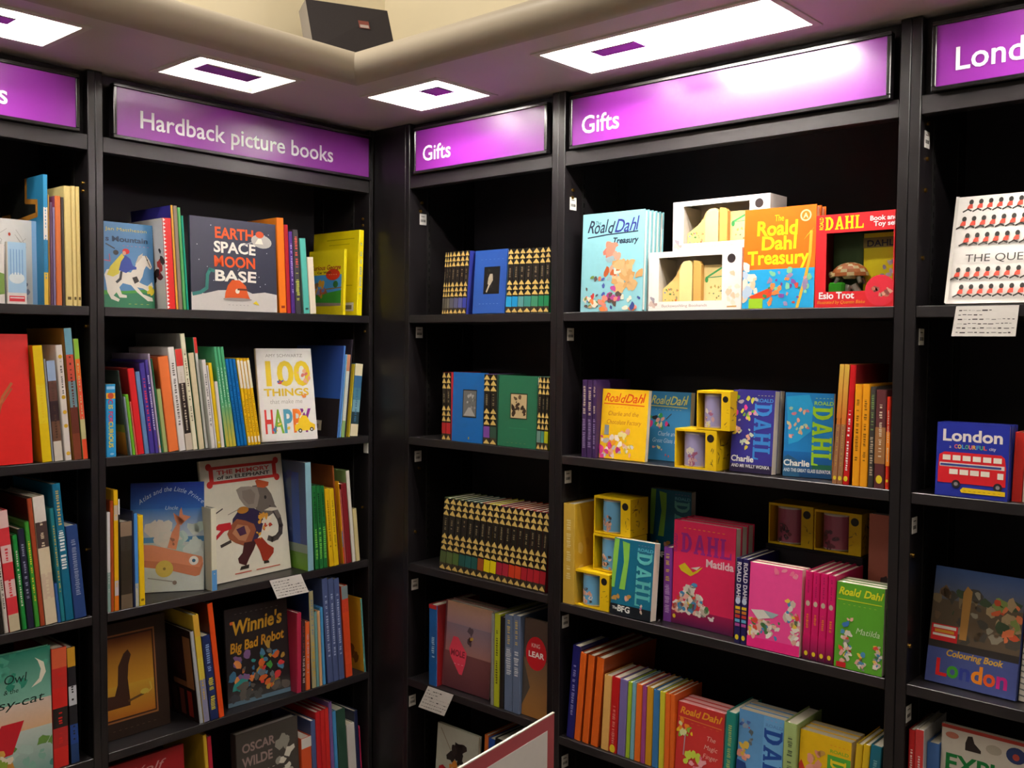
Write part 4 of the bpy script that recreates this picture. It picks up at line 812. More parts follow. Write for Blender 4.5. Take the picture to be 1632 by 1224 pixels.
BOOKS = [
    {'k': 's', 'bay': 'L1', 'sh': 1, 's': -1.0293, 'd': 0.012, 'z': 0.0, 't': 0.0102, 'w': 0.25, 'h': 0.3159, 'lean': -0.0558, 'tilt': 0.0, 'look': 'tall sky-blue and orange', 'sp': '#2f8fc0', 'deco': 'blk:#e7c04a,#2f7fae,#e8e2da,#2f8fc0', 'art': 'bluepuzzle'},
    {'k': 's', 'bay': 'L1', 'sh': 1, 's': -1.0181, 'd': 0.012, 'z': 0.0, 't': 0.0035, 'w': 0.2035, 'h': 0.2678, 'lean': -0.0986, 'tilt': 0.0, 'look': 'thin gold-brown', 'sp': '#a87b34'},
    {'k': 's', 'bay': 'L1', 'sh': 1, 's': -1.0136, 'd': 0.012, 'z': 0.0, 't': 0.0066, 'w': 0.1903, 'h': 0.2504, 'lean': -0.1444, 'tilt': 0.0, 'look': 'thin plum', 'sp': '#5e4560'},
    {'k': 's', 'bay': 'L1', 'sh': 1, 's': -1.006, 'd': 0.012, 'z': 0.0, 't': 0.0051, 'w': 0.1817, 'h': 0.2391, 'lean': -0.1923, 'tilt': 0.0, 'look': 'thin lilac-grey', 'sp': '#8a7aa0'},
    {'k': 's', 'bay': 'L1', 'sh': 1, 's': -0.9995, 'd': 0.012, 'z': 0.0, 't': 0.0139, 'w': 0.17, 'h': 0.2676, 'lean': -0.3361, 'tilt': 0.0, 'look': 'orange', 'sp': '#d9743c', 'cv': '#9a4e78'},
    {'k': 's', 'bay': 'L1', 'sh': 1, 's': -0.9846, 'd': 0.012, 'z': 0.0, 't': 0.0067, 'w': 0.202, 'h': 0.2658, 'lean': -0.3792, 'tilt': 0.0, 'look': 'thin charcoal', 'sp': '#3b352f'},
    {'k': 's', 'bay': 'L1', 'sh': 1, 's': -0.9765, 'd': 0.012, 'z': 0.0, 't': 0.0173, 'w': 0.22, 'h': 0.2949, 'lean': -0.5085, 'tilt': 0.0, 'look': 'thick cream', 'sp': '#e6cf86', 'deco': 'base:#5a4a20'},
    {'k': 's', 'bay': 'L1', 'sh': 1, 's': -0.9582, 'd': 0.012, 'z': 0.0, 't': 0.0099, 'w': 0.2255, 'h': 0.2967, 'lean': -0.5472, 'tilt': 0.0, 'look': 'middle one of three matching cream', 'sp': '#e8d28c', 'deco': 'base:#5a4a20'},
    {'k': 's', 'bay': 'L1', 'sh': 1, 's': -0.9472, 'd': 0.012, 'z': 0.0, 't': 0.01, 'w': 0.2254, 'h': 0.2965, 'lean': -0.6051, 'tilt': 0.0, 'look': 'rightmost of three matching cream', 'sp': '#e6cf86', 'deco': 'base:#5a4a20'},
    {'k': 'f', 'bay': 'L1', 'sh': 1, 's': -1.1707, 'd': 0.05, 'z': 0.0, 't': 0.012, 'w': 0.141, 'h': 0.2053, 'yaw': 0.0, 'tilt': 1.0, 'look': 'tall white sketched cover with pale blue edge', 'sp': '#8fb6dc', 'cv': '#d8d6d2', 'art': 'sketch', 'n': 1},
    {'k': 'f', 'bay': 'L1', 'sh': 1, 's': -1.1118, 'd': 0.02, 'z': 0.0, 't': 0.012, 'w': 0.0447, 'h': 0.1473, 'yaw': 0.0, 'tilt': 1.0, 'look': 'small pale blue book with red bus', 'sp': '#e6e0d4', 'cv': '#a9cdea', 'art': 'smallbus', 'n': 1},
    {'k': 'f', 'bay': 'L1', 'sh': 1, 's': -1.1732, 'd': 0.02, 'z': 0.0, 't': 0.012, 'w': 0.0557, 'h': 0.1405, 'yaw': 0.0, 'tilt': 1.0, 'look': 'white and green cropped at the photo edge', 'sp': '#e4dcd8', 'cv': '#e4dcd8', 'art': 'greenbit', 'n': 1},
    {'k': 'f', 'bay': 'L1', 'sh': 2, 's': -1.2736, 'd': 0.006, 'z': -0.385, 't': 0.02, 'w': 0.2103, 'h': 0.3126, 'yaw': 0.0, 'tilt': 4.5, 'look': 'large plain red', 'sp': '#e8231e', 'cv': '#e8231e', 'art': 'redswirl', 'n': 1},
    {'k': 's', 'bay': 'L1', 'sh': 2, 's': -1.0396, 'd': 0.008, 'z': -0.385, 't': 0.022, 'w': 0.2, 'h': 0.2858, 'lean': -4.2, 'tilt': 0.0, 'look': 'thick yellow-and-orange', 'sp': '#f2cf12', 'cv': '#e88d10', 'deco': 'blk:#f2cf12,#f5d92a,#f2cf12', 'art': 'orangeback'},
    {'k': 's', 'bay': 'L1', 'sh': 2, 's': -1.0165, 'd': 0.008, 'z': -0.385, 't': 0.005, 'w': 0.1928, 'h': 0.2537, 'lean': -4.2, 'tilt': 0.0, 'look': 'thin grey', 'sp': '#8c8f98'},
    {'k': 's', 'bay': 'L1', 'sh': 2, 's': -1.0104, 'd': 0.008, 'z': -0.385, 't': 0.0204, 'w': 0.1893, 'h': 0.249, 'lean': -4.2, 'tilt': 0.0, 'look': 'black-brown patterned', 'sp': '#4a3326', 'deco': 'blk:#d8cfc2,#6a4a38,#2e1c22,#5a3a30,#9fb6d8', 'cv': '#cfc6bd'},
    {'k': 's', 'bay': 'L1', 'sh': 2, 's': -0.9847, 'd': 0.008, 'z': -0.385, 't': 0.0165, 'w': 0.2, 'h': 0.2875, 'lean': -4.2, 'tilt': 0.0, 'look': 'white with yellow emblems', 'sp': '#e6ddd6', 'deco': 'dots:#e0b22a', 'cv': '#d9d2cc'},
    {'k': 's', 'bay': 'L1', 'sh': 2, 's': -0.9613, 'd': 0.008, 'z': -0.385, 't': 0.0183, 'w': 0.22, 'h': 0.3295, 'lean': -4.2, 'tilt': 0.0, 'look': 'tall brown multicoloured-spine', 'sp': '#5e2a1e', 'deco': 'blk:#7a3a24,#5e2a1e,#6f8f98,#c9503c,#6fa6b8', 'cv': '#b58a3c'},
    {'k': 's', 'bay': 'L1', 'sh': 2, 's': -0.9392, 'd': 0.008, 'z': -0.385, 't': 0.0117, 'w': 0.2305, 'h': 0.3033, 'lean': -4.2, 'tilt': 0.0, 'look': 'green, red and pink banded', 'sp': '#c9c48c', 'deco': 'blk:#e8502c,#c9c48c,#e85a3c,#e85a3c,#e8742c,#8cbf3c', 'cv': '#6f9a4a'},
    {'k': 's', 'bay': 'L1', 'sh': 3, 's': -1.1527, 'd': 0.006, 'z': -0.787, 't': 0.0177, 'w': 0.1689, 'h': 0.2223, 'lean': -5.25, 'tilt': 0.0, 'look': 'black lettered', 'sp': '#26221f', 'deco': 'k:#d8d2c8'},
    {'k': 's', 'bay': 'L1', 'sh': 3, 's': -1.1329, 'd': 0.006, 'z': -0.787, 't': 0.0094, 'w': 0.1821, 'h': 0.2396, 'lean': -5.25, 'tilt': 0.0, 'look': 'thin white', 'sp': '#dcd6cc', 'deco': 'k:#4a443c'},
    {'k': 's', 'bay': 'L1', 'sh': 3, 's': -1.1215, 'd': 0.006, 'z': -0.787, 't': 0.0239, 'w': 0.2251, 'h': 0.2962, 'lean': -5.25, 'tilt': 0.0, 'look': 'red and white banded', 'sp': '#e23a44', 'deco': 'blk:#cfc2a0,#e23a44,#eec7c4,#e23a44,#eec7c4,#e23a44,#eec7c4'},
    {'k': 's', 'bay': 'L1', 'sh': 3, 's': -1.0925, 'd': 0.006, 'z': -0.787, 't': 0.0111, 'w': 0.1776, 'h': 0.2337, 'lean': -5.25, 'tilt': 0.0, 'look': 'green', 'sp': '#1d8a3c', 'deco': 'k:#e8e4d4'},
    {'k': 's', 'bay': 'L1', 'sh': 3, 's': -1.0793, 'd': 0.006, 'z': -0.787, 't': 0.0156, 'w': 0.1876, 'h': 0.2469, 'lean': -5.25, 'tilt': 0.0, 'look': 'dark navy', 'sp': '#22233a', 'deco': 'k:#9aa0b8', 'cv': '#1a5a30'},
    {'k': 's', 'bay': 'L1', 'sh': 3, 's': -1.0615, 'd': 0.006, 'z': -0.787, 't': 0.0106, 'w': 0.1989, 'h': 0.2618, 'lean': -5.25, 'tilt': 0.0, 'look': 'thin grass-green', 'sp': '#3f9a34', 'deco': 'k:#e8d23c'},
    {'k': 's', 'bay': 'L1', 'sh': 3, 's': -1.0496, 'd': 0.006, 'z': -0.787, 't': 0.0114, 'w': 0.22, 'h': 0.3189, 'lean': -5.25, 'tilt': 0.0, 'look': 'tall rust-brown', 'sp': '#a8482a', 'cv': '#3c1410'},
    {'k': 's', 'bay': 'L1', 'sh': 3, 's': -1.0368, 'd': 0.006, 'z': -0.787, 't': 0.0275, 'w': 0.2, 'h': 0.3212, 'lean': -5.25, 'tilt': 0.0, 'look': 'tall cream', 'sp': '#e3d3b4', 'deco': 'blk:#e3d3b4,#d9c2a8,#e3d3b4,#4a3a38,#e8e0d8', 'cv': '#c9b8a8'},
    {'k': 's', 'bay': 'L1', 'sh': 3, 's': -1.0081, 'd': 0.004, 'z': -0.787, 't': 0.0074, 'w': 0.1, 'h': 0.1, 'lean': -5.25, 'tilt': 0.0, 'look': 'small blue', 'sp': '#2f5fa6'},
    {'k': 's', 'bay': 'L1', 'sh': 3, 's': -0.9993, 'd': 0.006, 'z': -0.787, 't': 0.0102, 'w': 0.2189, 'h': 0.2881, 'lean': -5.25, 'tilt': 0.0, 'look': 'teal', 'sp': '#1f7a86', 'deco': 'k:#c9a64a'},
    {'k': 's', 'bay': 'L1', 'sh': 3, 's': -0.988, 'd': 0.006, 'z': -0.787, 't': 0.0209, 'w': 0.235, 'h': 0.3475, 'lean': -5.25, 'tilt': 0.0, 'look': 'tall blue-green white-lettered', 'sp': '#12688a', 'deco': 'white:#eef2f0'},
    {'k': 's', 'bay': 'L1', 'sh': 3, 's': -0.9656, 'd': 0.006, 'z': -0.787, 't': 0.0304, 'w': 0.1809, 'h': 0.238, 'lean': -5.25, 'tilt': 0.0, 'look': 'two-tone dark blue', 'sp': '#27437e', 'deco': 'k:#8a96b8'},
    {'k': 'f', 'bay': 'L1', 'sh': 4, 's': -1.2614, 'd': 0.006, 'z': -1.155, 't': 0.014, 'w': 0.238, 'h': 0.3129, 'yaw': 0.0, 'tilt': 2.0, 'look': 'sea-green moonlit cover with red sail', 'sp': '#5fa88e', 'cv': '#5fa88e', 'art': 'owl', 'n': 1},
    {'k': 's', 'bay': 'L1', 'sh': 4, 's': -1.0201, 'd': 0.01, 'z': -1.155, 't': 0.0368, 'w': 0.2301, 'h': 0.3028, 'lean': -0.5866, 'tilt': 0.0, 'look': 'red and black', 'sp': '#d42a24', 'deco': 'blk:#d42a24,#b82a2a,#24201e,#d42a24,#c8322c,#d8603c', 'cv': '#7a1c1a'},
    {'k': 's', 'bay': 'L1', 'sh': 4, 's': -0.9764, 'd': 0.01, 'z': -1.155, 't': 0.0201, 'w': 0.2263, 'h': 0.2978, 'lean': -1.7593, 'tilt': 0.0, 'look': 'black with gold and blue', 'sp': '#16171c', 'deco': 'blk:#1c3a6a,#20448a,#1a1a20,#c8ccd4,#1a1a20,#c9962a'},
    {'k': 'f', 'bay': 'L2', 'sh': 1, 's': -0.8799, 'd': 0.06, 'z': 0.0, 't': 0.01, 'w': 0.1638, 'h': 0.2254, 'yaw': 0.0, 'tilt': 3.0, 'look': 'blue cover with white horse over green grass', 'sp': '#4f86b8', 'cv': '#4f86b8', 'art': 'horse', 'n': 1},
    {'k': 's', 'bay': 'L2', 'sh': 1, 's': -0.7038, 'd': 0.016, 'z': 0.0, 't': 0.0249, 'w': 0.22, 'h': 0.243, 'lean': -3.0728, 'tilt': 0.0, 'look': 'red-spined white-sided', 'sp': '#e02624', 'cv': '#e4e0dc', 'art': 'whiteside', 'deco': 'zig:#f0e8e4'},
    {'k': 's', 'bay': 'L2', 'sh': 1, 's': -0.6776, 'd': 0.016, 'z': 0.0, 't': 0.0062, 'w': 0.22, 'h': 0.2794, 'lean': -3.1817, 'tilt': 0.0, 'look': 'thin shiny gold', 'sp': '#e0a83c', 'cv': '#34308a'},
    {'k': 's', 'bay': 'L2', 'sh': 1, 's': -0.6702, 'd': 0.016, 'z': 0.0, 't': 0.0118, 'w': 0.2119, 'h': 0.2788, 'lean': -3.2615, 'tilt': 0.0, 'look': 'grey-brown', 'sp': '#8a7a6a'},
    {'k': 's', 'bay': 'L2', 'sh': 1, 's': -0.6559, 'd': 0.016, 'z': 0.0, 't': 0.0087, 'w': 0.2092, 'h': 0.2752, 'lean': -3.61, 'tilt': 0.0, 'look': 'thin leaf-green', 'sp': '#58a860'},
    {'k': 's', 'bay': 'L2', 'sh': 1, 's': -0.646, 'd': 0.016, 'z': 0.0, 't': 0.0063, 'w': 0.1934, 'h': 0.2545, 'lean': -3.6955, 'tilt': 0.0, 'look': 'thin teal', 'sp': '#179a80'},
    {'k': 'f', 'bay': 'L2', 'sh': 1, 's': -0.6349, 'd': 0.012, 'z': 0.0, 't': 0.012, 'w': 0.2775, 'h': 0.2583, 'yaw': 0.0, 'tilt': 2.0, 'look': 'dark navy cover with orange and white capitals', 'sp': '#2c2f40', 'cv': '#2c2f40', 'art': 'earth', 'n': 1},
    {'k': 's', 'bay': 'L2', 'sh': 1, 's': -0.3468, 'd': 0.014, 'z': 0.0, 't': 0.0248, 'w': 0.24, 'h': 0.2793, 'lean': -2.3057, 'tilt': 0.0, 'look': 'bright orange', 'sp': '#ef7a1c', 'cv': '#f08a28', 'deco': 'base:#8a2a14'},
    {'k': 's', 'bay': 'L2', 'sh': 1, 's': -0.3202, 'd': 0.014, 'z': 0.0, 't': 0.0139, 'w': 0.1986, 'h': 0.2613, 'lean': -2.5201, 'tilt': 0.0, 'look': 'dark red', 'sp': '#a8202a'},
    {'k': 's', 'bay': 'L2', 'sh': 1, 's': -0.3044, 'd': 0.014, 'z': 0.0, 't': 0.0141, 'w': 0.1843, 'h': 0.2425, 'lean': -2.7761, 'tilt': 0.0, 'look': 'purple', 'sp': '#4a2a78', 'deco': 'k:#b8a8d8'},
    {'k': 's', 'bay': 'L2', 'sh': 1, 's': -0.2886, 'd': 0.014, 'z': 0.0, 't': 0.0199, 'w': 0.1898, 'h': 0.2497, 'lean': -2.9841, 'tilt': 0.0, 'look': 'charcoal with coloured letters', 'sp': '#3c3a3e', 'deco': 'multi:#c8d050,#e05a4a'},
    {'k': 's', 'bay': 'L2', 'sh': 1, 's': -0.2589, 'd': 0.014, 'z': 0.0, 't': 0.0214, 'w': 0.2, 'h': 0.2264, 'lean': -4.2, 'tilt': 0.0, 'look': 'pale turquoise', 'sp': '#58b8ac', 'cv': '#9fb8ac', 'deco': 'base:#1a3a38'},
    {'k': 's', 'bay': 'L2', 'sh': 1, 's': -0.2357, 'd': 0.014, 'z': 0.0, 't': 0.0228, 'w': 0.17, 'h': 0.1719, 'lean': -4.2, 'tilt': 0.0, 'look': 'short cream', 'sp': '#e6d9c2', 'cv': '#d8ccb8'},
    {'k': 's', 'bay': 'L2', 'sh': 1, 's': -0.1083, 'd': 0.02, 'z': 0.0, 't': 0.0118, 'w': 0.18, 'h': 0.2077, 'lean': 2.0, 'tilt': 0.0, 'look': 'thin yellow picture-sided', 'sp': '#f0dc1a', 'art': 'george', 'cv': '#f0dc1a'},
    {'k': 's', 'bay': 'L2', 'sh': 1, 's': -0.0619, 'd': 0.006, 'z': 0.0, 't': 0.0198, 'w': 0.235, 'h': 0.2705, 'lean': 2.0, 'tilt': 0.0, 'look': 'tall bright yellow', 'sp': '#f2de10', 'art': 'yellowback', 'cv': '#ecd90e', 'deco': 'k:#9ab0c0'},
    {'k': 's', 'bay': 'L2', 'sh': 2, 's': -0.8809, 'd': 0.006, 'z': -0.385, 't': 0.0268, 'w': 0.17, 'h': 0.1873, 'lean': -0.2073, 'tilt': 0.0, 'look': 'light blue alphabet', 'sp': '#2a9ad8', 'deco': 'alpha', 'cv': '#b8b0a0'},
    {'k': 's', 'bay': 'L2', 'sh': 2, 's': -0.82, 'd': 0.012, 'z': -0.385, 't': 0.0045, 'w': 0.25, 'h': 0.2232, 'lean': -6.825, 'tilt': 0.0, 'look': 'thin dark landscape-sided', 'sp': '#2c3a34', 'art': 'landscape', 'cv': '#39443e'},
    {'k': 's', 'bay': 'L2', 'sh': 2, 's': -0.8144, 'd': 0.006, 'z': -0.385, 't': 0.0034, 'w': 0.1176, 'h': 0.1547, 'lean': -6.825, 'tilt': 0.0, 'look': 'thin silver-grey', 'sp': '#9aa6b4'},
    {'k': 's', 'bay': 'L2', 'sh': 2, 's': -0.81, 'd': 0.006, 'z': -0.385, 't': 0.0087, 'w': 0.1212, 'h': 0.1594, 'lean': -6.825, 'tilt': 0.0, 'look': 'short lime-green', 'sp': '#6ab02c'},
    {'k': 's', 'bay': 'L2', 'sh': 2, 's': -0.8002, 'd': 0.006, 'z': -0.385, 't': 0.0034, 'w': 0.1072, 'h': 0.1411, 'lean': -6.825, 'tilt': 0.0, 'look': 'thin pink', 'sp': '#e07a6a'},
    {'k': 's', 'bay': 'L2', 'sh': 2, 's': -0.7958, 'd': 0.006, 'z': -0.385, 't': 0.0187, 'w': 0.1731, 'h': 0.2278, 'lean': -6.825, 'tilt': 0.0, 'look': 'bright red', 'sp': '#d8242a', 'cv': '#8e1a1c'},
    {'k': 's', 'bay': 'L2', 'sh': 2, 's': -0.7758, 'd': 0.006, 'z': -0.385, 't': 0.0129, 'w': 0.1667, 'h': 0.2193, 'lean': -6.825, 'tilt': 0.0, 'look': 'steel-blue', 'sp': '#5f86b8', 'cv': '#181c3a'},
    {'k': 's', 'bay': 'L2', 'sh': 2, 's': -0.7617, 'd': 0.006, 'z': -0.385, 't': 0.0147, 'w': 0.1841, 'h': 0.2422, 'lean': -6.825, 'tilt': 0.0, 'look': 'violet with red letters', 'sp': '#40348e', 'deco': 'k:#e83a4a', 'cv': '#1e1c48'},
    {'k': 's', 'bay': 'L2', 'sh': 2, 's': -0.7457, 'd': 0.006, 'z': -0.385, 't': 0.0095, 'w': 0.1903, 'h': 0.2504, 'lean': -6.825, 'tilt': 0.0, 'look': 'purple white-lettered', 'sp': '#4a3a92', 'deco': 'k:#e8e4f0'},
    {'k': 's', 'bay': 'L2', 'sh': 2, 's': -0.7349, 'd': 0.006, 'z': -0.385, 't': 0.006, 'w': 0.2028, 'h': 0.2669, 'lean': -6.825, 'tilt': 0.0, 'look': 'thin white-and-purple', 'sp': '#b8a8c0', 'deco': 'base:#e8a83a'},
    {'k': 's', 'bay': 'L2', 'sh': 2, 's': -0.7277, 'd': 0.006, 'z': -0.385, 't': 0.0042, 'w': 0.1927, 'h': 0.2536, 'lean': -6.825, 'tilt': 0.0, 'look': 'thin dark green', 'sp': '#17603c'},
    {'k': 's', 'bay': 'L2', 'sh': 2, 's': -0.7223, 'd': 0.006, 'z': -0.385, 't': 0.0124, 'w': 0.1303, 'h': 0.1715, 'lean': -6.825, 'tilt': 0.0, 'look': 'short sage-green', 'sp': '#a2b070'},
    {'k': 's', 'bay': 'L2', 'sh': 2, 's': -0.7074, 'd': 0.006, 'z': -0.385, 't': 0.0295, 'w': 0.2, 'h': 0.2584, 'lean': -6.825, 'tilt': 0.0, 'look': 'orange', 'sp': '#ee7a3e', 'cv': '#c9562a'},
    {'k': 's', 'bay': 'L2', 'sh': 2, 's': -0.6765, 'd': 0.006, 'z': -0.385, 't': 0.0192, 'w': 0.2155, 'h': 0.2836, 'lean': -6.825, 'tilt': 0.0, 'look': 'white', 'sp': '#e6e2de', 'cv': '#d8d4d2', 'deco': 'k:#6a6460'},
    {'k': 's', 'bay': 'L2', 'sh': 2, 's': -0.656, 'd': 0.006, 'z': -0.385, 't': 0.0195, 'w': 0.2117, 'h': 0.2786, 'lean': -6.825, 'tilt': 0.0, 'look': 'black-and-white photo-spined', 'sp': '#c8bcaa', 'deco': 'blk:#c8bcaa,#1e1614,#241a18,#2a1e1c,#d8cfc4,#d83a34'},
    {'k': 's', 'bay': 'L2', 'sh': 2, 's': -0.6352, 'd': 0.006, 'z': -0.385, 't': 0.014, 'w': 0.25, 'h': 0.3211, 'lean': -6.825, 'tilt': 0.0, 'look': 'tallest cream', 'sp': '#e6e2c4', 'cv': '#8a8884', 'deco': 'k:#8a8468'},
    {'k': 's', 'bay': 'L2', 'sh': 2, 's': -0.6167, 'd': 0.006, 'z': -0.385, 't': 0.0166, 'w': 0.2039, 'h': 0.2683, 'lean': -6.825, 'tilt': 0.0, 'look': 'cream and olive', 'sp': '#d8cca8', 'cv': '#2a7a44'},
    {'k': 's', 'bay': 'L2', 'sh': 2, 's': -0.589, 'd': 0.02, 'z': -0.385, 't': 0.0091, 'w': 0.235, 'h': 0.3113, 'lean': -6.825, 'tilt': 0.0, 'look': 'tall white red-dotted', 'sp': '#e2e0dc', 'cv': '#1f6a3e', 'deco': 'top:#d83a34'},
    {'k': 's', 'bay': 'L2', 'sh': 2, 's': -0.5788, 'd': 0.006, 'z': -0.385, 't': 0.0121, 'w': 0.1894, 'h': 0.2491, 'lean': -6.825, 'tilt': 0.0, 'look': 'plain white', 'sp': '#dedad6', 'deco': 'k:#6a6a6a'},
    {'k': 's', 'bay': 'L2', 'sh': 2, 's': -0.5655, 'd': 0.006, 'z': -0.385, 't': 0.0047, 'w': 0.1774, 'h': 0.2334, 'lean': -6.825, 'tilt': 0.0, 'look': 'thin white', 'sp': '#d8d6d4'},
    {'k': 's', 'bay': 'L2', 'sh': 2, 's': -0.5595, 'd': 0.006, 'z': -0.385, 't': 0.0106, 'w': 0.1826, 'h': 0.2403, 'lean': -6.825, 'tilt': 0.0, 'look': 'thin yellow', 'sp': '#e6c41c', 'deco': 'base:#d8d4c0'},
    {'k': 's', 'bay': 'L2', 'sh': 2, 's': -0.5476, 'd': 0.006, 'z': -0.385, 't': 0.0107, 'w': 0.1425, 'h': 0.1875, 'lean': -6.825, 'tilt': 0.0, 'look': 'short white', 'sp': '#dcd8d2'},
    {'k': 's', 'bay': 'L2', 'sh': 2, 's': -0.5322, 'd': 0.006, 'z': -0.385, 't': 0.01, 'w': 0.2171, 'h': 0.2857, 'lean': -7.9727, 'tilt': 0.0, 'look': 'leftmost of three green-to-yellow', 'sp': '#4fa878', 'deco': 'grad:#c9b83a'},
    {'k': 's', 'bay': 'L2', 'sh': 2, 's': -0.5211, 'd': 0.006, 'z': -0.385, 't': 0.0094, 'w': 0.2171, 'h': 0.2857, 'lean': -8.0114, 'tilt': 0.0, 'look': 'middle of three green-to-yellow', 'sp': '#4fa878', 'deco': 'grad:#c9b83a'},
    {'k': 's', 'bay': 'L2', 'sh': 2, 's': -0.5106, 'd': 0.006, 'z': -0.385, 't': 0.0101, 'w': 0.2171, 'h': 0.2857, 'lean': -8.051, 'tilt': 0.0, 'look': 'rightmost of three green-to-yellow', 'sp': '#4fa878', 'deco': 'grad:#c9b83a'},
    {'k': 's', 'bay': 'L2', 'sh': 2, 's': -0.4957, 'd': 0.006, 'z': -0.385, 't': 0.0096, 'w': 0.1916, 'h': 0.2522, 'lean': -8.9163, 'tilt': 0.0, 'look': 'leftmost of three royal blue', 'sp': '#0a6ab0', 'deco': 'k:#0a4a80'},
    {'k': 's', 'bay': 'L2', 'sh': 2, 's': -0.4848, 'd': 0.006, 'z': -0.385, 't': 0.01, 'w': 0.1916, 'h': 0.2521, 'lean': -8.925, 'tilt': 0.0, 'look': 'middle of three royal blue', 'sp': '#0a6ab0', 'deco': 'k:#0a4a80'},
    {'k': 's', 'bay': 'L2', 'sh': 2, 's': -0.4736, 'd': 0.006, 'z': -0.385, 't': 0.0103, 'w': 0.1915, 'h': 0.252, 'lean': -8.925, 'tilt': 0.0, 'look': 'rightmost of three royal blue', 'sp': '#0a6ab0', 'deco': 'k:#0a4a80'},
    {'k': 's', 'bay': 'L2', 'sh': 2, 's': -0.4605, 'd': 0.006, 'z': -0.385, 't': 0.0097, 'w': 0.1928, 'h': 0.2537, 'lean': -8.925, 'tilt': 0.0, 'look': 'leftmost of four yellow-and-white', 'sp': '#f0c018', 'deco': 'wtop:#ece4c8'},
    {'k': 's', 'bay': 'L2', 'sh': 2, 's': -0.4496, 'd': 0.006, 'z': -0.385, 't': 0.0094, 'w': 0.1914, 'h': 0.2519, 'lean': -8.925, 'tilt': 0.0, 'look': 'second of four yellow-and-white', 'sp': '#f0c018', 'deco': 'wtop:#ece4c8'},
    {'k': 's', 'bay': 'L2', 'sh': 2, 's': -0.4391, 'd': 0.006, 'z': -0.385, 't': 0.0103, 'w': 0.19, 'h': 0.25, 'lean': -8.925, 'tilt': 0.0, 'look': 'third of four yellow-and-white', 'sp': '#f0c018', 'deco': 'wtop:#ece4c8'},
    {'k': 's', 'bay': 'L2', 'sh': 2, 's': -0.4276, 'd': 0.006, 'z': -0.385, 't': 0.0097, 'w': 0.1927, 'h': 0.2535, 'lean': -8.925, 'tilt': 0.0, 'look': 'rightmost of four yellow-and-white', 'sp': '#f0c018', 'deco': 'wtop:#ece4c8'},
    {'k': 'f', 'bay': 'L2', 'sh': 2, 's': -0.3911, 'd': 0.0416, 'z': -0.385, 't': 0.012, 'w': 0.1824, 'h': 0.2811, 'yaw': -10.0698, 'tilt': 10.0, 'look': 'white cover with yellow number and rainbow capitals', 'sp': '#e8e6e2', 'cv': '#e8e6e2', 'art': 'happy', 'n': 1},
    {'k': 's', 'bay': 'L2', 'sh': 2, 's': -0.1396, 'd': 0.008, 'z': -0.385, 't': 0.008, 'w': 0.245, 'h': 0.2889, 'lean': 5.5, 'tilt': 0.0, 'look': 'blue-and-black sided', 'sp': '#4a78c0', 'art': 'bluedark', 'cv': '#22356e'},
    {'k': 's', 'bay': 'L2', 'sh': 2, 's': -0.1305, 'd': 0.008, 'z': -0.385, 't': 0.0063, 'w': 0.1986, 'h': 0.2613, 'lean': 5.5, 'tilt': 0.0, 'look': 'thin sky-blue', 'sp': '#5f9ad8'},
    {'k': 's', 'bay': 'L2', 'sh': 2, 's': -0.123, 'd': 0.008, 'z': -0.385, 't': 0.0125, 'w': 0.1986, 'h': 0.2613, 'lean': 5.5, 'tilt': 0.0, 'look': 'pale green-and-white', 'sp': '#cfd8c0', 'deco': 'blk:#8ab070,#d8dcd0,#d8dcd0,#d8dcd0,#c98a6a'},
    {'k': 's', 'bay': 'L2', 'sh': 2, 's': -0.0998, 'd': 0.02, 'z': -0.385, 't': 0.0064, 'w': 0.2348, 'h': 0.3089, 'lean': 5.5, 'tilt': 0.0, 'look': 'tall thin black', 'sp': '#2a2430'},
    {'k': 's', 'bay': 'L2', 'sh': 2, 's': -0.0924, 'd': 0.008, 'z': -0.385, 't': 0.0034, 'w': 0.1758, 'h': 0.2313, 'lean': 5.5, 'tilt': 0.0, 'look': 'thin mustard-yellow', 'sp': '#d8c030'},
    {'k': 's', 'bay': 'L2', 'sh': 2, 's': -0.088, 'd': 0.008, 'z': -0.385, 't': 0.0304, 'w': 0.1757, 'h': 0.2312, 'lean': 5.5, 'tilt': 0.0, 'look': 'cream-ended seascape', 'sp': '#3a6a8c', 'deco': 'blk:#e6dcb8,#2a4048,#7aa8b8,#4a7f98,#3a6a94,#e6dcb8'},
    {'k': 's', 'bay': 'L2', 'sh': 3, 's': -0.8814, 'd': 0.005, 'z': -0.787, 't': 0.0081, 'w': 0.1, 'h': 0.2605, 'lean': -0.044, 'tilt': 0.0, 'look': 'white-and-teal', 'sp': '#cfd0d0', 'deco': 'blk:#7f9a94,#7f9a94,#d8d4d4,#d8d4d4,#d8d4d4'},
    {'k': 's', 'bay': 'L2', 'sh': 3, 's': -0.8722, 'd': 0.005, 'z': -0.787, 't': 0.0089, 'w': 0.1, 'h': 0.2887, 'lean': -0.11, 'tilt': 0.0, 'look': 'thin rust-orange', 'sp': '#a8481c'},
    {'k': 's', 'bay': 'L2', 'sh': 3, 's': -0.8622, 'd': 0.005, 'z': -0.787, 't': 0.0108, 'w': 0.1, 'h': 0.3152, 'lean': -0.1695, 'tilt': 0.0, 'look': 'tall yellow', 'sp': '#e6b414', 'deco': 'blk:#e07a1c,#c8b8c0,#e6b414,#e6b414,#e6b414,#e6b414,#c8b8a0,#e6b414'},
    {'k': 's', 'bay': 'L2', 'sh': 3, 's': -0.8503, 'd': 0.005, 'z': -0.787, 't': 0.004, 'w': 0.1, 'h': 0.2914, 'lean': -0.2285, 'tilt': 0.0, 'look': 'thin black white-topped', 'sp': '#1c1a1c', 'deco': 'top:#e0e0e0'},
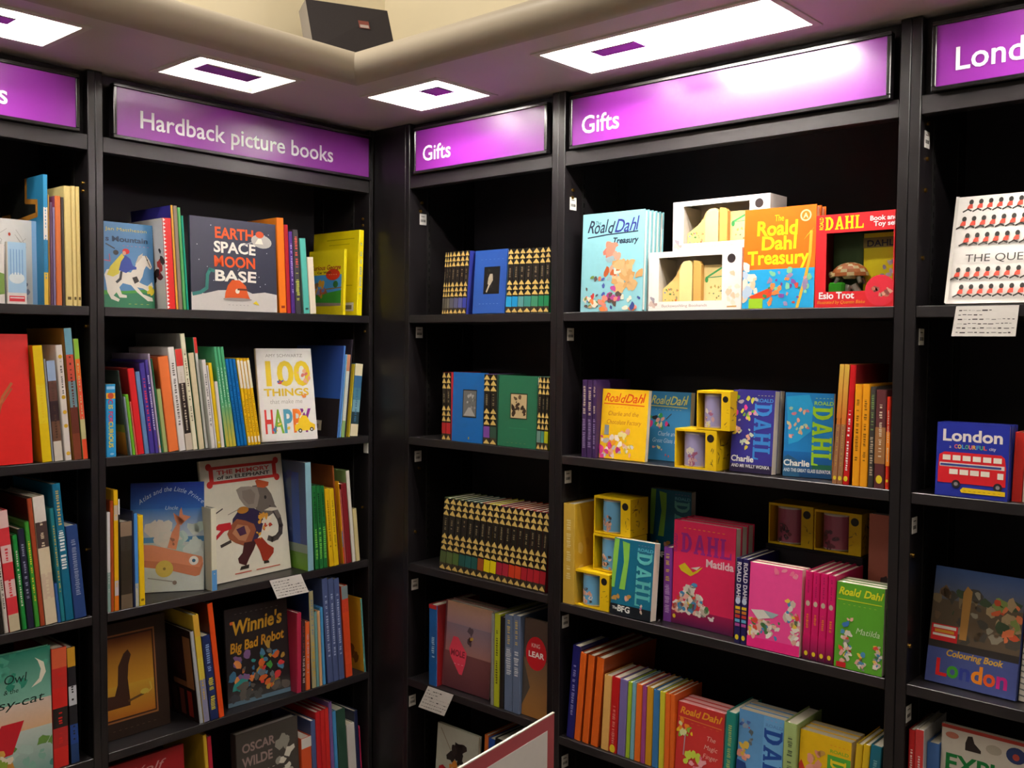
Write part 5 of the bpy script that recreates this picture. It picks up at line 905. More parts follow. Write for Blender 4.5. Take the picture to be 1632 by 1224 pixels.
    {'k': 's', 'bay': 'L2', 'sh': 3, 's': -0.8452, 'd': 0.005, 'z': -0.787, 't': 0.0313, 'w': 0.1, 'h': 0.2296, 'lean': -0.3034, 'tilt': 0.0, 'look': 'thick dark brown', 'sp': '#30281e', 'deco': 'blk:#6a5a48,#30281e,#2c261c,#2c261c,#34302a,#8a7460', 'cv': '#1c1e30'},
    {'k': 's', 'bay': 'L2', 'sh': 3, 's': -0.8114, 'd': 0.005, 'z': -0.787, 't': 0.0046, 'w': 0.1, 'h': 0.2552, 'lean': -0.7275, 'tilt': 0.0, 'look': 'thin dark navy', 'sp': '#1c2040'},
    {'k': 's', 'bay': 'L2', 'sh': 3, 's': -0.8057, 'd': 0.005, 'z': -0.787, 't': 0.0093, 'w': 0.1, 'h': 0.2475, 'lean': -0.7968, 'tilt': 0.0, 'look': 'light blue', 'sp': '#4a90d8', 'deco': 'blk:#b8b8a8,#4a90d8,#4a90d8,#4a90d8'},
    {'k': 's', 'bay': 'L2', 'sh': 3, 's': -0.794, 'd': 0.005, 'z': -0.787, 't': 0.016, 'w': 0.1, 'h': 0.2406, 'lean': -1.1775, 'tilt': 0.0, 'look': 'narrow yellow', 'sp': '#f0c616', 'deco': 'base:#8a6a10'},
    {'k': 'f', 'bay': 'L2', 'sh': 3, 's': -0.7531, 'd': 0.14, 'z': -0.787, 't': 0.012, 'w': 0.1959, 'h': 0.3042, 'yaw': -34.1624, 'tilt': 5.5, 'look': 'blue sky cover with salmon aeroplane', 'sp': '#4a86b8', 'cv': '#4a86b8', 'art': 'plane', 'n': 1},
    {'k': 's', 'bay': 'L2', 'sh': 3, 's': -0.5811, 'd': 0.004, 'z': -0.787, 't': 0.0162, 'w': 0.05, 'h': 0.2338, 'lean': -0.7264, 'tilt': 0.0, 'look': 'cream with blue foot', 'sp': '#e2dec6', 'deco': 'blk:#5a9ad8,#e2dec6,#e2dec6,#e2dec6', 'cv': '#c8cabc'},
    {'k': 'f', 'bay': 'L2', 'sh': 3, 's': -0.5573, 'd': 0.0565, 'z': -0.787, 't': 0.012, 'w': 0.2945, 'h': 0.3564, 'yaw': 3.8034, 'tilt': 8.0, 'look': 'cream cover with clothed elephant and red title', 'sp': '#ddd8c6', 'cv': '#ddd8c6', 'art': 'elephant', 'n': 1},
    {'k': 's', 'bay': 'L2', 'sh': 3, 's': -0.2513, 'd': 0.006, 'z': -0.787, 't': 0.0228, 'w': 0.24, 'h': 0.3349, 'lean': -2.0433, 'tilt': 0.0, 'look': 'tall pale sky-blue', 'sp': '#8ab8c8', 'art': 'skyside', 'cv': '#3a4a7a'},
    {'k': 's', 'bay': 'L2', 'sh': 3, 's': -0.223, 'd': 0.006, 'z': -0.787, 't': 0.0148, 'w': 0.1983, 'h': 0.2609, 'lean': -3.0701, 'tilt': 0.0, 'look': 'leftmost of three dark green', 'sp': '#1e6a34', 'deco': 'multi:#7ac850,#123a1c'},
    {'k': 's', 'bay': 'L2', 'sh': 3, 's': -0.2068, 'd': 0.006, 'z': -0.787, 't': 0.0142, 'w': 0.197, 'h': 0.2592, 'lean': -3.1975, 'tilt': 0.0, 'look': 'middle of three dark green', 'sp': '#1e6a34', 'deco': 'multi:#7ac850,#123a1c'},
    {'k': 's', 'bay': 'L2', 'sh': 3, 's': -0.1912, 'd': 0.006, 'z': -0.787, 't': 0.0155, 'w': 0.1957, 'h': 0.2575, 'lean': -3.3255, 'tilt': 0.0, 'look': 'rightmost of three dark green', 'sp': '#1e6a34', 'deco': 'multi:#7ac850,#123a1c'},
    {'k': 's', 'bay': 'L2', 'sh': 3, 's': -0.1677, 'd': 0.006, 'z': -0.787, 't': 0.0165, 'w': 0.1878, 'h': 0.2471, 'lean': -4.9798, 'tilt': 0.0, 'look': 'bright yellow', 'sp': '#e6b818', 'deco': 'k:#8a6a10'},
    {'k': 's', 'bay': 'L2', 'sh': 3, 's': -0.1498, 'd': 0.006, 'z': -0.787, 't': 0.0183, 'w': 0.1862, 'h': 0.245, 'lean': -5.104, 'tilt': 0.0, 'look': 'golden yellow', 'sp': '#e8c01c', 'deco': 'k:#a88a20'},
    {'k': 's', 'bay': 'L2', 'sh': 3, 's': -0.119, 'd': 0.02, 'z': -0.787, 't': 0.0049, 'w': 0.235, 'h': 0.3149, 'lean': -5.25, 'tilt': 0.0, 'look': 'thin tall brown', 'sp': '#8a4a24'},
    {'k': 's', 'bay': 'L2', 'sh': 3, 's': -0.1131, 'd': 0.006, 'z': -0.787, 't': 0.0034, 'w': 0.2021, 'h': 0.2659, 'lean': -5.25, 'tilt': 0.0, 'look': 'amber with red foot', 'sp': '#e8a418', 'deco': 'blk:#d83a24,#3a7ab0,#e8a418,#e8a418,#e8a418'},
    {'k': 's', 'bay': 'L2', 'sh': 3, 's': -0.1087, 'd': 0.006, 'z': -0.787, 't': 0.006, 'w': 0.1819, 'h': 0.2393, 'lean': -5.25, 'tilt': 0.0, 'look': 'thin rose', 'sp': '#b8605a'},
    {'k': 's', 'bay': 'L2', 'sh': 3, 's': -0.1008, 'd': 0.006, 'z': -0.787, 't': 0.0208, 'w': 0.1943, 'h': 0.2557, 'lean': -5.25, 'tilt': 0.0, 'look': 'maroon', 'sp': '#7e2026'},
    {'k': 's', 'bay': 'L2', 'sh': 3, 's': -0.078, 'd': 0.006, 'z': -0.787, 't': 0.0134, 'w': 0.225, 'h': 0.2961, 'lean': -5.25, 'tilt': 0.0, 'look': 'tall white', 'sp': '#dcd8cc', 'cv': '#7a9a5a'},
    {'k': 's', 'bay': 'L2', 'sh': 3, 's': -0.0627, 'd': 0.006, 'z': -0.787, 't': 0.0161, 'w': 0.1298, 'h': 0.1707, 'lean': -5.25, 'tilt': 0.0, 'look': 'short beige', 'sp': '#cfc08a'},
    {'k': 'f', 'bay': 'L2', 'sh': 4, 's': -0.8799, 'd': 0.07, 'z': -1.155, 't': 0.012, 'w': 0.2074, 'h': 0.3073, 'yaw': 0.0, 'tilt': 6.0, 'look': 'dark brown cover with framed gold picture', 'sp': '#2a1d16', 'cv': '#2a1d16', 'art': 'framed', 'n': 1},
    {'k': 's', 'bay': 'L2', 'sh': 4, 's': -0.6196, 'd': 0.005, 'z': -1.155, 't': 0.011, 'w': 0.24, 'h': 0.2682, 'lean': -6.3, 'tilt': 0.0, 'look': 'silver-white', 'sp': '#b0b4ba', 'art': 'panelside', 'cv': '#2c1a18'},
    {'k': 's', 'bay': 'L2', 'sh': 4, 's': -0.607, 'd': 0.005, 'z': -1.155, 't': 0.017, 'w': 0.235, 'h': 0.3116, 'lean': -6.3, 'tilt': 0.0, 'look': 'thin yellow-green', 'sp': '#d8b83c', 'deco': 'blk:#8a8aa8,#8a8aa8,#d8c84a,#d8b83c,#d8a83c'},
    {'k': 's', 'bay': 'L2', 'sh': 4, 's': -0.5863, 'd': 0.005, 'z': -1.155, 't': 0.0261, 'w': 0.1872, 'h': 0.2464, 'lean': -6.3, 'tilt': 0.0, 'look': 'navy yellow-lettered', 'sp': '#1e2c5e', 'deco': 'multi:#d8cc3a,#8aa8d8'},
    {'k': 's', 'bay': 'L2', 'sh': 4, 's': -0.5584, 'd': 0.005, 'z': -1.155, 't': 0.0164, 'w': 0.23, 'h': 0.3361, 'lean': -6.3, 'tilt': 0.0, 'look': 'tall bright orange', 'sp': '#e8501c', 'cv': '#5a1a12'},
    {'k': 'f', 'bay': 'L2', 'sh': 4, 's': -0.5036, 'd': 0.0473, 'z': -1.155, 't': 0.01, 'w': 0.2108, 'h': 0.2845, 'yaw': -2.9932, 'tilt': 5.0, 'look': 'black cover with golden title lettering', 'sp': '#221e20', 'cv': '#221e20', 'art': 'winnie', 'n': 1},
    {'k': 's', 'bay': 'L2', 'sh': 4, 's': -0.2922, 'd': 0.006, 'z': -1.155, 't': 0.0167, 'w': 0.1868, 'h': 0.2458, 'lean': -0.0386, 'tilt': 0.0, 'look': 'crimson', 'sp': '#b02a4a'},
    {'k': 's', 'bay': 'L2', 'sh': 4, 's': -0.2737, 'd': 0.006, 'z': -1.155, 't': 0.0134, 'w': 0.1663, 'h': 0.2188, 'lean': -0.3005, 'tilt': 0.0, 'look': 'dark floral', 'sp': '#3a2428', 'deco': 'multi:#c8b8b0,#7a3a3a'},
    {'k': 's', 'bay': 'L2', 'sh': 4, 's': -0.2585, 'd': 0.006, 'z': -1.155, 't': 0.0158, 'w': 0.1606, 'h': 0.2113, 'lean': -0.5716, 'tilt': 0.0, 'look': 'orange lilac-edged', 'sp': '#e86a34', 'deco': 'k:#c8a8b8'},
    {'k': 's', 'bay': 'L2', 'sh': 4, 's': -0.2349, 'd': 0.006, 'z': -1.155, 't': 0.016, 'w': 0.22, 'h': 0.305, 'lean': -2.468, 'tilt': 0.0, 'look': 'tall grey-and-yellow', 'sp': '#a8a078', 'cv': '#0e2c5c', 'deco': 'multi:#c8a83a,#7a8a98'},
    {'k': 's', 'bay': 'L2', 'sh': 4, 's': -0.2176, 'd': 0.006, 'z': -1.155, 't': 0.0106, 'w': 0.18, 'h': 0.2369, 'lean': -2.585, 'tilt': 0.0, 'look': 'thin teal-grey', 'sp': '#6a9a98'},
    {'k': 's', 'bay': 'L2', 'sh': 4, 's': -0.2056, 'd': 0.006, 'z': -1.155, 't': 0.0107, 'w': 0.1797, 'h': 0.2364, 'lean': -2.7273, 'tilt': 0.0, 'look': 'thin peach', 'sp': '#d8a878'},
    {'k': 's', 'bay': 'L2', 'sh': 4, 's': -0.1935, 'd': 0.006, 'z': -1.155, 't': 0.0108, 'w': 0.1869, 'h': 0.2459, 'lean': -2.8693, 'tilt': 0.0, 'look': 'thin bright blue', 'sp': '#4a9ad0'},
    {'k': 's', 'bay': 'L2', 'sh': 4, 's': -0.1748, 'd': 0.006, 'z': -1.155, 't': 0.0214, 'w': 0.235, 'h': 0.3351, 'lean': -4.2, 'tilt': 0.0, 'look': 'leftmost of three slate-blue', 'sp': '#4a5884', 'deco': 'k:#a8b4d0'},
    {'k': 's', 'bay': 'L2', 'sh': 4, 's': -0.152, 'd': 0.006, 'z': -1.155, 't': 0.0209, 'w': 0.235, 'h': 0.3311, 'lean': -4.2, 'tilt': 0.0, 'look': 'middle of three slate-blue', 'sp': '#4a5884', 'deco': 'k:#a8b4d0'},
    {'k': 's', 'bay': 'L2', 'sh': 4, 's': -0.1296, 'd': 0.006, 'z': -1.155, 't': 0.0212, 'w': 0.235, 'h': 0.3271, 'lean': -4.2, 'tilt': 0.0, 'look': 'rightmost of three slate-blue', 'sp': '#4a5884', 'deco': 'k:#a8b4d0'},
    {'k': 's', 'bay': 'L2', 'sh': 4, 's': -0.1027, 'd': 0.006, 'z': -1.155, 't': 0.0248, 'w': 0.2262, 'h': 0.2976, 'lean': -4.2, 'tilt': 0.0, 'look': 'orange-red grey-topped', 'sp': '#d84a24', 'deco': 'blk:#d84a24,#e0502a,#d84a24,#d84a24,#d84a24,#c8402a,#7a8a8c'},
    {'k': 's', 'bay': 'L2', 'sh': 4, 's': -0.0281, 'd': 0.006, 'z': -1.155, 't': 0.007, 'w': 0.17, 'h': 0.2441, 'lean': -4.2, 'tilt': 0.0, 'look': 'teal with yellow side', 'sp': '#5a9a94', 'art': 'yellowside', 'cv': '#e0aa2a'},
    {'k': 'f', 'bay': 'L2', 'sh': 5, 's': -0.8799, 'd': 0.02, 'z': -1.54, 't': 0.012, 'w': 0.2301, 'h': 0.3286, 'yaw': 0.0, 'tilt': 4.0, 'look': 'red cover with pale script on the bottom shelf', 'sp': '#9e1c22', 'cv': '#9e1c22', 'art': 'wolf', 'n': 1},
    {'k': 's', 'bay': 'L2', 'sh': 5, 's': -0.5772, 'd': 0.02, 'z': -1.54, 't': 0.0114, 'w': 0.235, 'h': 0.3441, 'lean': -4.2, 'tilt': 0.0, 'look': 'yellow', 'sp': '#d8b030'},
    {'k': 's', 'bay': 'L2', 'sh': 5, 's': -0.5646, 'd': 0.02, 'z': -1.54, 't': 0.0129, 'w': 0.235, 'h': 0.3345, 'lean': -4.2, 'tilt': 0.0, 'look': 'crimson spine with white', 'sp': '#b8203a'},
    {'k': 'f', 'bay': 'L2', 'sh': 5, 's': -0.4849, 'd': 0.02, 'z': -1.54, 't': 0.03, 'w': 0.2176, 'h': 0.3003, 'yaw': 0.0, 'tilt': 4.0, 'look': 'dark grey cover with pale capitals', 'sp': '#45413c', 'cv': '#45413c', 'art': 'oscar', 'n': 1, 'pg': '#cfc8c0'},
    {'k': 's', 'bay': 'L2', 'sh': 5, 's': -0.2579, 'd': 0.02, 'z': -1.54, 't': 0.0374, 'w': 0.1753, 'h': 0.2307, 'lean': -2.2837, 'tilt': 0.0, 'look': 'orange white-topped', 'sp': '#e05a30', 'deco': 'top:#e0dcd4'},
    {'k': 's', 'bay': 'L2', 'sh': 5, 's': -0.2186, 'd': 0.02, 'z': -1.54, 't': 0.0175, 'w': 0.21, 'h': 0.2764, 'lean': -2.5489, 'tilt': 0.0, 'look': 'slate blue', 'sp': '#4a5a8a'},
    {'k': 's', 'bay': 'L2', 'sh': 5, 's': -0.1993, 'd': 0.02, 'z': -1.54, 't': 0.0176, 'w': 0.2273, 'h': 0.2991, 'lean': -2.752, 'tilt': 0.0, 'look': 'first of three red', 'sp': '#c8242a'},
    {'k': 's', 'bay': 'L2', 'sh': 5, 's': -0.1802, 'd': 0.02, 'z': -1.54, 't': 0.0158, 'w': 0.228, 'h': 0.3, 'lean': -2.8818, 'tilt': 0.0, 'look': 'second of three red', 'sp': '#d02a2a'},
    {'k': 's', 'bay': 'L2', 'sh': 5, 's': -0.163, 'd': 0.02, 'z': -1.54, 't': 0.016, 'w': 0.2289, 'h': 0.3012, 'lean': -2.9921, 'tilt': 0.0, 'look': 'third of three red', 'sp': '#d8302c'},
    {'k': 's', 'bay': 'L2', 'sh': 5, 's': -0.1452, 'd': 0.02, 'z': -1.54, 't': 0.0131, 'w': 0.235, 'h': 0.3171, 'lean': -3.1775, 'tilt': 0.0, 'look': 'lilac', 'sp': '#7a5a98'},
    {'k': 's', 'bay': 'L2', 'sh': 5, 's': -0.1302, 'd': 0.02, 'z': -1.54, 't': 0.0132, 'w': 0.2159, 'h': 0.2841, 'lean': -3.3944, 'tilt': 0.0, 'look': 'sky-blue', 'sp': '#4a98d0'},
    {'k': 's', 'bay': 'L2', 'sh': 5, 's': -0.1138, 'd': 0.02, 'z': -1.54, 't': 0.0363, 'w': 0.2146, 'h': 0.2823, 'lean': -3.8746, 'tilt': 0.0, 'look': 'dark green', 'sp': '#2c4a3c'},
    {'k': 's', 'bay': 'L2', 'sh': 5, 's': -0.0755, 'd': 0.02, 'z': -1.54, 't': 0.0317, 'w': 0.1701, 'h': 0.2238, 'lean': -4.1588, 'tilt': 0.0, 'look': 'white green-footed', 'sp': '#cfcac4', 'deco': 'blk:#8ab84a,#cfcac4,#cfcac4,#cfcac4,#cfcac4'},
    {'k': 's', 'bay': 'L2', 'sh': 5, 's': -0.0418, 'd': 0.02, 'z': -1.54, 't': 0.0151, 'w': 0.1981, 'h': 0.2606, 'lean': -4.2, 'tilt': 0.0, 'look': 'navy', 'sp': '#1c2444'},
    {'k': 's', 'bay': 'L2', 'sh': 5, 's': -0.0253, 'd': 0.02, 'z': -1.54, 't': 0.0042, 'w': 0.1571, 'h': 0.2067, 'lean': -4.2, 'tilt': 0.0, 'look': 'pink-red', 'sp': '#b82a54'},
    {'k': 's', 'bay': 'R1', 'sh': 1, 's': 0.3087, 'd': 0.006, 'z': 0.0, 't': 0.0083, 'w': 0.13, 'h': 0.1863, 'lean': 4.5, 'tilt': 0.0, 'look': 'gilt-banded grey-footed', 'sp': '#1a1512', 'deco': 'gold:#4a463e', 'cv': '#4a463e'},
    {'k': 's', 'bay': 'R1', 'sh': 1, 's': 0.3181, 'd': 0.006, 'z': 0.0, 't': 0.0082, 'w': 0.13, 'h': 0.1858, 'lean': 4.5, 'tilt': 0.0, 'look': 'gilt-banded grey-footed', 'sp': '#1a1512', 'deco': 'gold:#5a5648', 'cv': '#5a5648'},
    {'k': 's', 'bay': 'R1', 'sh': 1, 's': 0.3275, 'd': 0.006, 'z': 0.0, 't': 0.0109, 'w': 0.13, 'h': 0.1861, 'lean': 4.5, 'tilt': 0.0, 'look': 'gilt-banded grey-footed', 'sp': '#1a1512', 'deco': 'gold:#6a665a', 'cv': '#6a665a'},
    {'k': 's', 'bay': 'R1', 'sh': 1, 's': 0.3396, 'd': 0.006, 'z': 0.0, 't': 0.0161, 'w': 0.13, 'h': 0.1862, 'lean': 4.5, 'tilt': 0.0, 'look': 'gilt-banded grey-footed', 'sp': '#1a1512', 'deco': 'gold:#5a5a66', 'cv': '#5a5a66'},
    {'k': 's', 'bay': 'R1', 'sh': 1, 's': 0.3568, 'd': 0.006, 'z': 0.0, 't': 0.0173, 'w': 0.13, 'h': 0.1861, 'lean': 4.5, 'tilt': 0.0, 'look': 'gilt-banded slate-footed', 'sp': '#1a1512', 'deco': 'gold:#5a5c7a', 'cv': '#5a5c7a'},
    {'k': 's', 'bay': 'R1', 'sh': 1, 's': 0.3752, 'd': 0.006, 'z': 0.0, 't': 0.0171, 'w': 0.13, 'h': 0.186, 'lean': 4.5, 'tilt': 0.0, 'look': 'gilt-banded slate-footed', 'sp': '#1a1512', 'deco': 'gold:#5a5f9a', 'cv': '#5a5f9a'},
    {'k': 's', 'bay': 'R1', 'sh': 1, 's': 0.3935, 'd': 0.006, 'z': 0.0, 't': 0.0157, 'w': 0.13, 'h': 0.186, 'lean': 4.5, 'tilt': 0.0, 'look': 'gilt-banded indigo-footed', 'sp': '#1a1512', 'deco': 'gold:#3a46a8', 'cv': '#3a46a8'},
    {'k': 'f', 'bay': 'R1', 'sh': 1, 's': 0.4328, 'd': 0.008, 'z': 0.0, 't': 0.02, 'w': 0.1288, 'h': 0.1834, 'yaw': 0.0, 'tilt': 4.0, 'look': 'blue cover with small dark portrait panel', 'sp': '#1c3488', 'cv': '#2b56a8', 'art': 'portrait', 'n': 1},
    {'k': 's', 'bay': 'R1', 'sh': 1, 's': 0.567, 'd': 0.006, 'z': 0.0, 't': 0.0215, 'w': 0.13, 'h': 0.1805, 'lean': 3.0148, 'tilt': 0.0, 'look': 'gilt-banded sky-blue-footed', 'sp': '#1a1512', 'deco': 'gold:#2aa0d8', 'cv': '#2aa0d8'},
    {'k': 's', 'bay': 'R1', 'sh': 1, 's': 0.5897, 'd': 0.006, 'z': 0.0, 't': 0.0213, 'w': 0.13, 'h': 0.1801, 'lean': 2.9096, 'tilt': 0.0, 'look': 'gilt-banded sky-blue-footed', 'sp': '#1a1512', 'deco': 'gold:#1f94d0', 'cv': '#1f94d0'},
    {'k': 's', 'bay': 'R1', 'sh': 1, 's': 0.6121, 'd': 0.006, 'z': 0.0, 't': 0.021, 'w': 0.13, 'h': 0.1797, 'lean': 2.8357, 'tilt': 0.0, 'look': 'gilt-banded sea-green-footed', 'sp': '#1a1512', 'deco': 'gold:#5a9a98', 'cv': '#5a9a98'},
    {'k': 's', 'bay': 'R1', 'sh': 1, 's': 0.6342, 'd': 0.006, 'z': 0.0, 't': 0.0254, 'w': 0.13, 'h': 0.1791, 'lean': 2.7613, 'tilt': 0.0, 'look': 'gilt-banded sea-green-footed', 'sp': '#1a1512', 'deco': 'gold:#3a8a80', 'cv': '#3a8a80'},
    {'k': 's', 'bay': 'R1', 'sh': 1, 's': 0.6607, 'd': 0.006, 'z': 0.0, 't': 0.025, 'w': 0.13, 'h': 0.1785, 'lean': 2.691, 'tilt': 0.0, 'look': 'gilt-banded green-footed', 'sp': '#1a1512', 'deco': 'gold:#3f8a68', 'cv': '#3f8a68'},
    {'k': 's', 'bay': 'R1', 'sh': 1, 's': 0.6869, 'd': 0.006, 'z': 0.0, 't': 0.0191, 'w': 0.13, 'h': 0.1788, 'lean': 2.5882, 'tilt': 0.0, 'look': 'gilt-banded green-footed', 'sp': '#1a1512', 'deco': 'gold:#1f7a50', 'cv': '#1f7a50'},
    {'k': 's', 'bay': 'R1', 'sh': 1, 's': 0.7071, 'd': 0.006, 'z': 0.0, 't': 0.0179, 'w': 0.13, 'h': 0.1794, 'lean': 2.5117, 'tilt': 0.0, 'look': 'gilt-banded green-footed', 'sp': '#1a1512', 'deco': 'gold:#1f8050', 'cv': '#1f8050'},
    {'k': 's', 'bay': 'R1', 'sh': 2, 's': 0.3116, 'd': 0.006, 'z': -0.378, 't': 0.0177, 'w': 0.13, 'h': 0.2044, 'lean': 0.1496, 'tilt': 0.0, 'look': 'gilt-banded red-footed', 'sp': '#1a1512', 'deco': 'gold:#b82a2e', 'cv': '#b82a2e'},
    {'k': 's', 'bay': 'R1', 'sh': 2, 's': 0.3305, 'd': 0.006, 'z': -0.378, 't': 0.0183, 'w': 0.13, 'h': 0.2049, 'lean': 0.0603, 'tilt': 0.0, 'look': 'gilt-banded red-footed', 'sp': '#1a1512', 'deco': 'gold:#c02a30', 'cv': '#c02a30'},
    {'k': 'f', 'bay': 'R1', 'sh': 2, 's': 0.3499, 'd': 0.008, 'z': -0.378, 't': 0.018, 'w': 0.1295, 'h': 0.2059, 'yaw': 0.0, 'tilt': 2.0, 'look': 'bright blue cover with grey photograph panel', 'sp': '#1565b0', 'cv': '#1565b0', 'art': 'photo1', 'n': 1},
    {'k': 's', 'bay': 'R1', 'sh': 2, 's': 0.4839, 'd': 0.006, 'z': -0.378, 't': 0.025, 'w': 0.13, 'h': 0.2037, 'lean': 0.332, 'tilt': 0.0, 'look': 'gilt-banded violet-footed', 'sp': '#1a1512', 'deco': 'gold:#7a4aa0', 'cv': '#7a4aa0'},
    {'k': 's', 'bay': 'R1', 'sh': 2, 's': 0.5101, 'd': 0.006, 'z': -0.378, 't': 0.0247, 'w': 0.13, 'h': 0.2035, 'lean': 0.2515, 'tilt': 0.0, 'look': 'gilt-banded dark-green-footed', 'sp': '#1a1512', 'deco': 'gold:#2c4a3c', 'cv': '#2c4a3c'},
    {'k': 'f', 'bay': 'R1', 'sh': 2, 's': 0.5366, 'd': 0.008, 'z': -0.378, 't': 0.018, 'w': 0.1465, 'h': 0.2021, 'yaw': 0.0, 'tilt': 1.5, 'look': 'dark green cover with sepia photograph panel', 'sp': '#24684a', 'cv': '#24684a', 'art': 'photo2', 'n': 1},
    {'k': 's', 'bay': 'R1', 'sh': 2, 's': 0.6859, 'd': 0.006, 'z': -0.378, 't': 0.0137, 'w': 0.13, 'h': 0.2022, 'lean': 1.9477, 'tilt': 0.0, 'look': 'gilt-banded grey-green-footed', 'sp': '#1a1512', 'deco': 'gold:#6a8a80', 'cv': '#6a8a80'},
    {'k': 's', 'bay': 'R1', 'sh': 2, 's': 0.7007, 'd': 0.006, 'z': -0.378, 't': 0.0113, 'w': 0.13, 'h': 0.2017, 'lean': 1.8751, 'tilt': 0.0, 'look': 'gilt-banded teal-footed', 'sp': '#1a1512', 'deco': 'gold:#4a8a78', 'cv': '#4a8a78'},
    {'k': 's', 'bay': 'R1', 'sh': 2, 's': 0.7131, 'd': 0.006, 'z': -0.378, 't': 0.0135, 'w': 0.13, 'h': 0.2013, 'lean': 1.8003, 'tilt': 0.0, 'look': 'gilt-banded lime-footed', 'sp': '#1a1512', 'deco': 'gold:#b0b41c', 'cv': '#b0b41c'},
    {'k': 's', 'bay': 'R1', 'sh': 3, 's': 0.2975, 'd': 0.012, 'z': -0.775, 't': 0.0258, 'w': 0.13, 'h': 0.2217, 'lean': 5.4, 'tilt': 0.0, 'look': 'gilt-banded olive-footed', 'sp': '#1a1512', 'deco': 'gold:#4a5a34', 'cv': '#4a5a34'},
    {'k': 's', 'bay': 'R1', 'sh': 3, 's': 0.3246, 'd': 0.012, 'z': -0.775, 't': 0.0255, 'w': 0.13, 'h': 0.2219, 'lean': 5.3163, 'tilt': 0.0, 'look': 'gilt-banded olive-footed', 'sp': '#1a1512', 'deco': 'gold:#56683a', 'cv': '#56683a'},
    {'k': 's', 'bay': 'R1', 'sh': 3, 's': 0.3514, 'd': 0.012, 'z': -0.775, 't': 0.0252, 'w': 0.13, 'h': 0.222, 'lean': 5.2181, 'tilt': 0.0, 'look': 'gilt-banded olive-footed', 'sp': '#1a1512', 'deco': 'gold:#4f6a34', 'cv': '#4f6a34'},
    {'k': 's', 'bay': 'R1', 'sh': 3, 's': 0.3778, 'd': 0.012, 'z': -0.775, 't': 0.0249, 'w': 0.13, 'h': 0.2222, 'lean': 5.1451, 'tilt': 0.0, 'look': 'gilt-banded teal-footed', 'sp': '#1a1512', 'deco': 'gold:#20524c', 'cv': '#20524c'},
    {'k': 's', 'bay': 'R1', 'sh': 3, 's': 0.404, 'd': 0.012, 'z': -0.775, 't': 0.0246, 'w': 0.13, 'h': 0.2224, 'lean': 5.0463, 'tilt': 0.0, 'look': 'gilt-banded teal-footed', 'sp': '#1a1512', 'deco': 'gold:#1f5a58', 'cv': '#1f5a58'},
    {'k': 's', 'bay': 'R1', 'sh': 3, 's': 0.4298, 'd': 0.012, 'z': -0.775, 't': 0.0243, 'w': 0.13, 'h': 0.2226, 'lean': 4.9728, 'tilt': 0.0, 'look': 'gilt-banded teal-footed', 'sp': '#1a1512', 'deco': 'gold:#205650', 'cv': '#205650'},
    {'k': 's', 'bay': 'R1', 'sh': 3, 's': 0.4553, 'd': 0.012, 'z': -0.775, 't': 0.024, 'w': 0.13, 'h': 0.2228, 'lean': 4.899, 'tilt': 0.0, 'look': 'gilt-banded orange-footed', 'sp': '#1a1512', 'deco': 'gold:#9a4a24', 'cv': '#9a4a24'},
    {'k': 's', 'bay': 'R1', 'sh': 3, 's': 0.4806, 'd': 0.012, 'z': -0.775, 't': 0.0237, 'w': 0.13, 'h': 0.223, 'lean': 4.7993, 'tilt': 0.0, 'look': 'gilt-banded yellow-footed', 'sp': '#1a1512', 'deco': 'gold:#e8d412', 'cv': '#e8d412'},
    {'k': 's', 'bay': 'R1', 'sh': 3, 's': 0.5055, 'd': 0.012, 'z': -0.775, 't': 0.0235, 'w': 0.13, 'h': 0.2231, 'lean': 4.7249, 'tilt': 0.0, 'look': 'gilt-banded yellow-footed', 'sp': '#1a1512', 'deco': 'gold:#e8d412', 'cv': '#e8d412'},
    {'k': 's', 'bay': 'R1', 'sh': 3, 's': 0.5301, 'd': 0.012, 'z': -0.775, 't': 0.0232, 'w': 0.13, 'h': 0.2233, 'lean': 4.6758, 'tilt': 0.0, 'look': 'gilt-banded crimson-footed', 'sp': '#1a1512', 'deco': 'gold:#a02438', 'cv': '#a02438'},
    {'k': 's', 'bay': 'R1', 'sh': 3, 's': 0.5545, 'd': 0.012, 'z': -0.775, 't': 0.0229, 'w': 0.13, 'h': 0.2235, 'lean': 4.6009, 'tilt': 0.0, 'look': 'gilt-banded crimson-footed', 'sp': '#1a1512', 'deco': 'gold:#a82438', 'cv': '#a82438'},
    {'k': 's', 'bay': 'R1', 'sh': 3, 's': 0.5786, 'd': 0.012, 'z': -0.775, 't': 0.0226, 'w': 0.13, 'h': 0.2236, 'lean': 4.5257, 'tilt': 0.0, 'look': 'gilt-banded vermilion-footed', 'sp': '#1a1512', 'deco': 'gold:#c83c20', 'cv': '#c83c20'},
    {'k': 's', 'bay': 'R1', 'sh': 3, 's': 0.6024, 'd': 0.012, 'z': -0.775, 't': 0.0224, 'w': 0.13, 'h': 0.2238, 'lean': 4.4502, 'tilt': 0.0, 'look': 'gilt-banded vermilion-footed', 'sp': '#1a1512', 'deco': 'gold:#c8401f', 'cv': '#c8401f'},
    {'k': 's', 'bay': 'R1', 'sh': 3, 's': 0.626, 'd': 0.012, 'z': -0.775, 't': 0.0221, 'w': 0.13, 'h': 0.224, 'lean': 4.3745, 'tilt': 0.0, 'look': 'gilt-banded red-footed', 'sp': '#1a1512', 'deco': 'gold:#a81f2c', 'cv': '#a81f2c'},
    {'k': 's', 'bay': 'R1', 'sh': 3, 's': 0.6493, 'd': 0.012, 'z': -0.775, 't': 0.0219, 'w': 0.13, 'h': 0.2242, 'lean': 4.2985, 'tilt': 0.0, 'look': 'gilt-banded red-footed', 'sp': '#1a1512', 'deco': 'gold:#a81f2c', 'cv': '#a81f2c'},
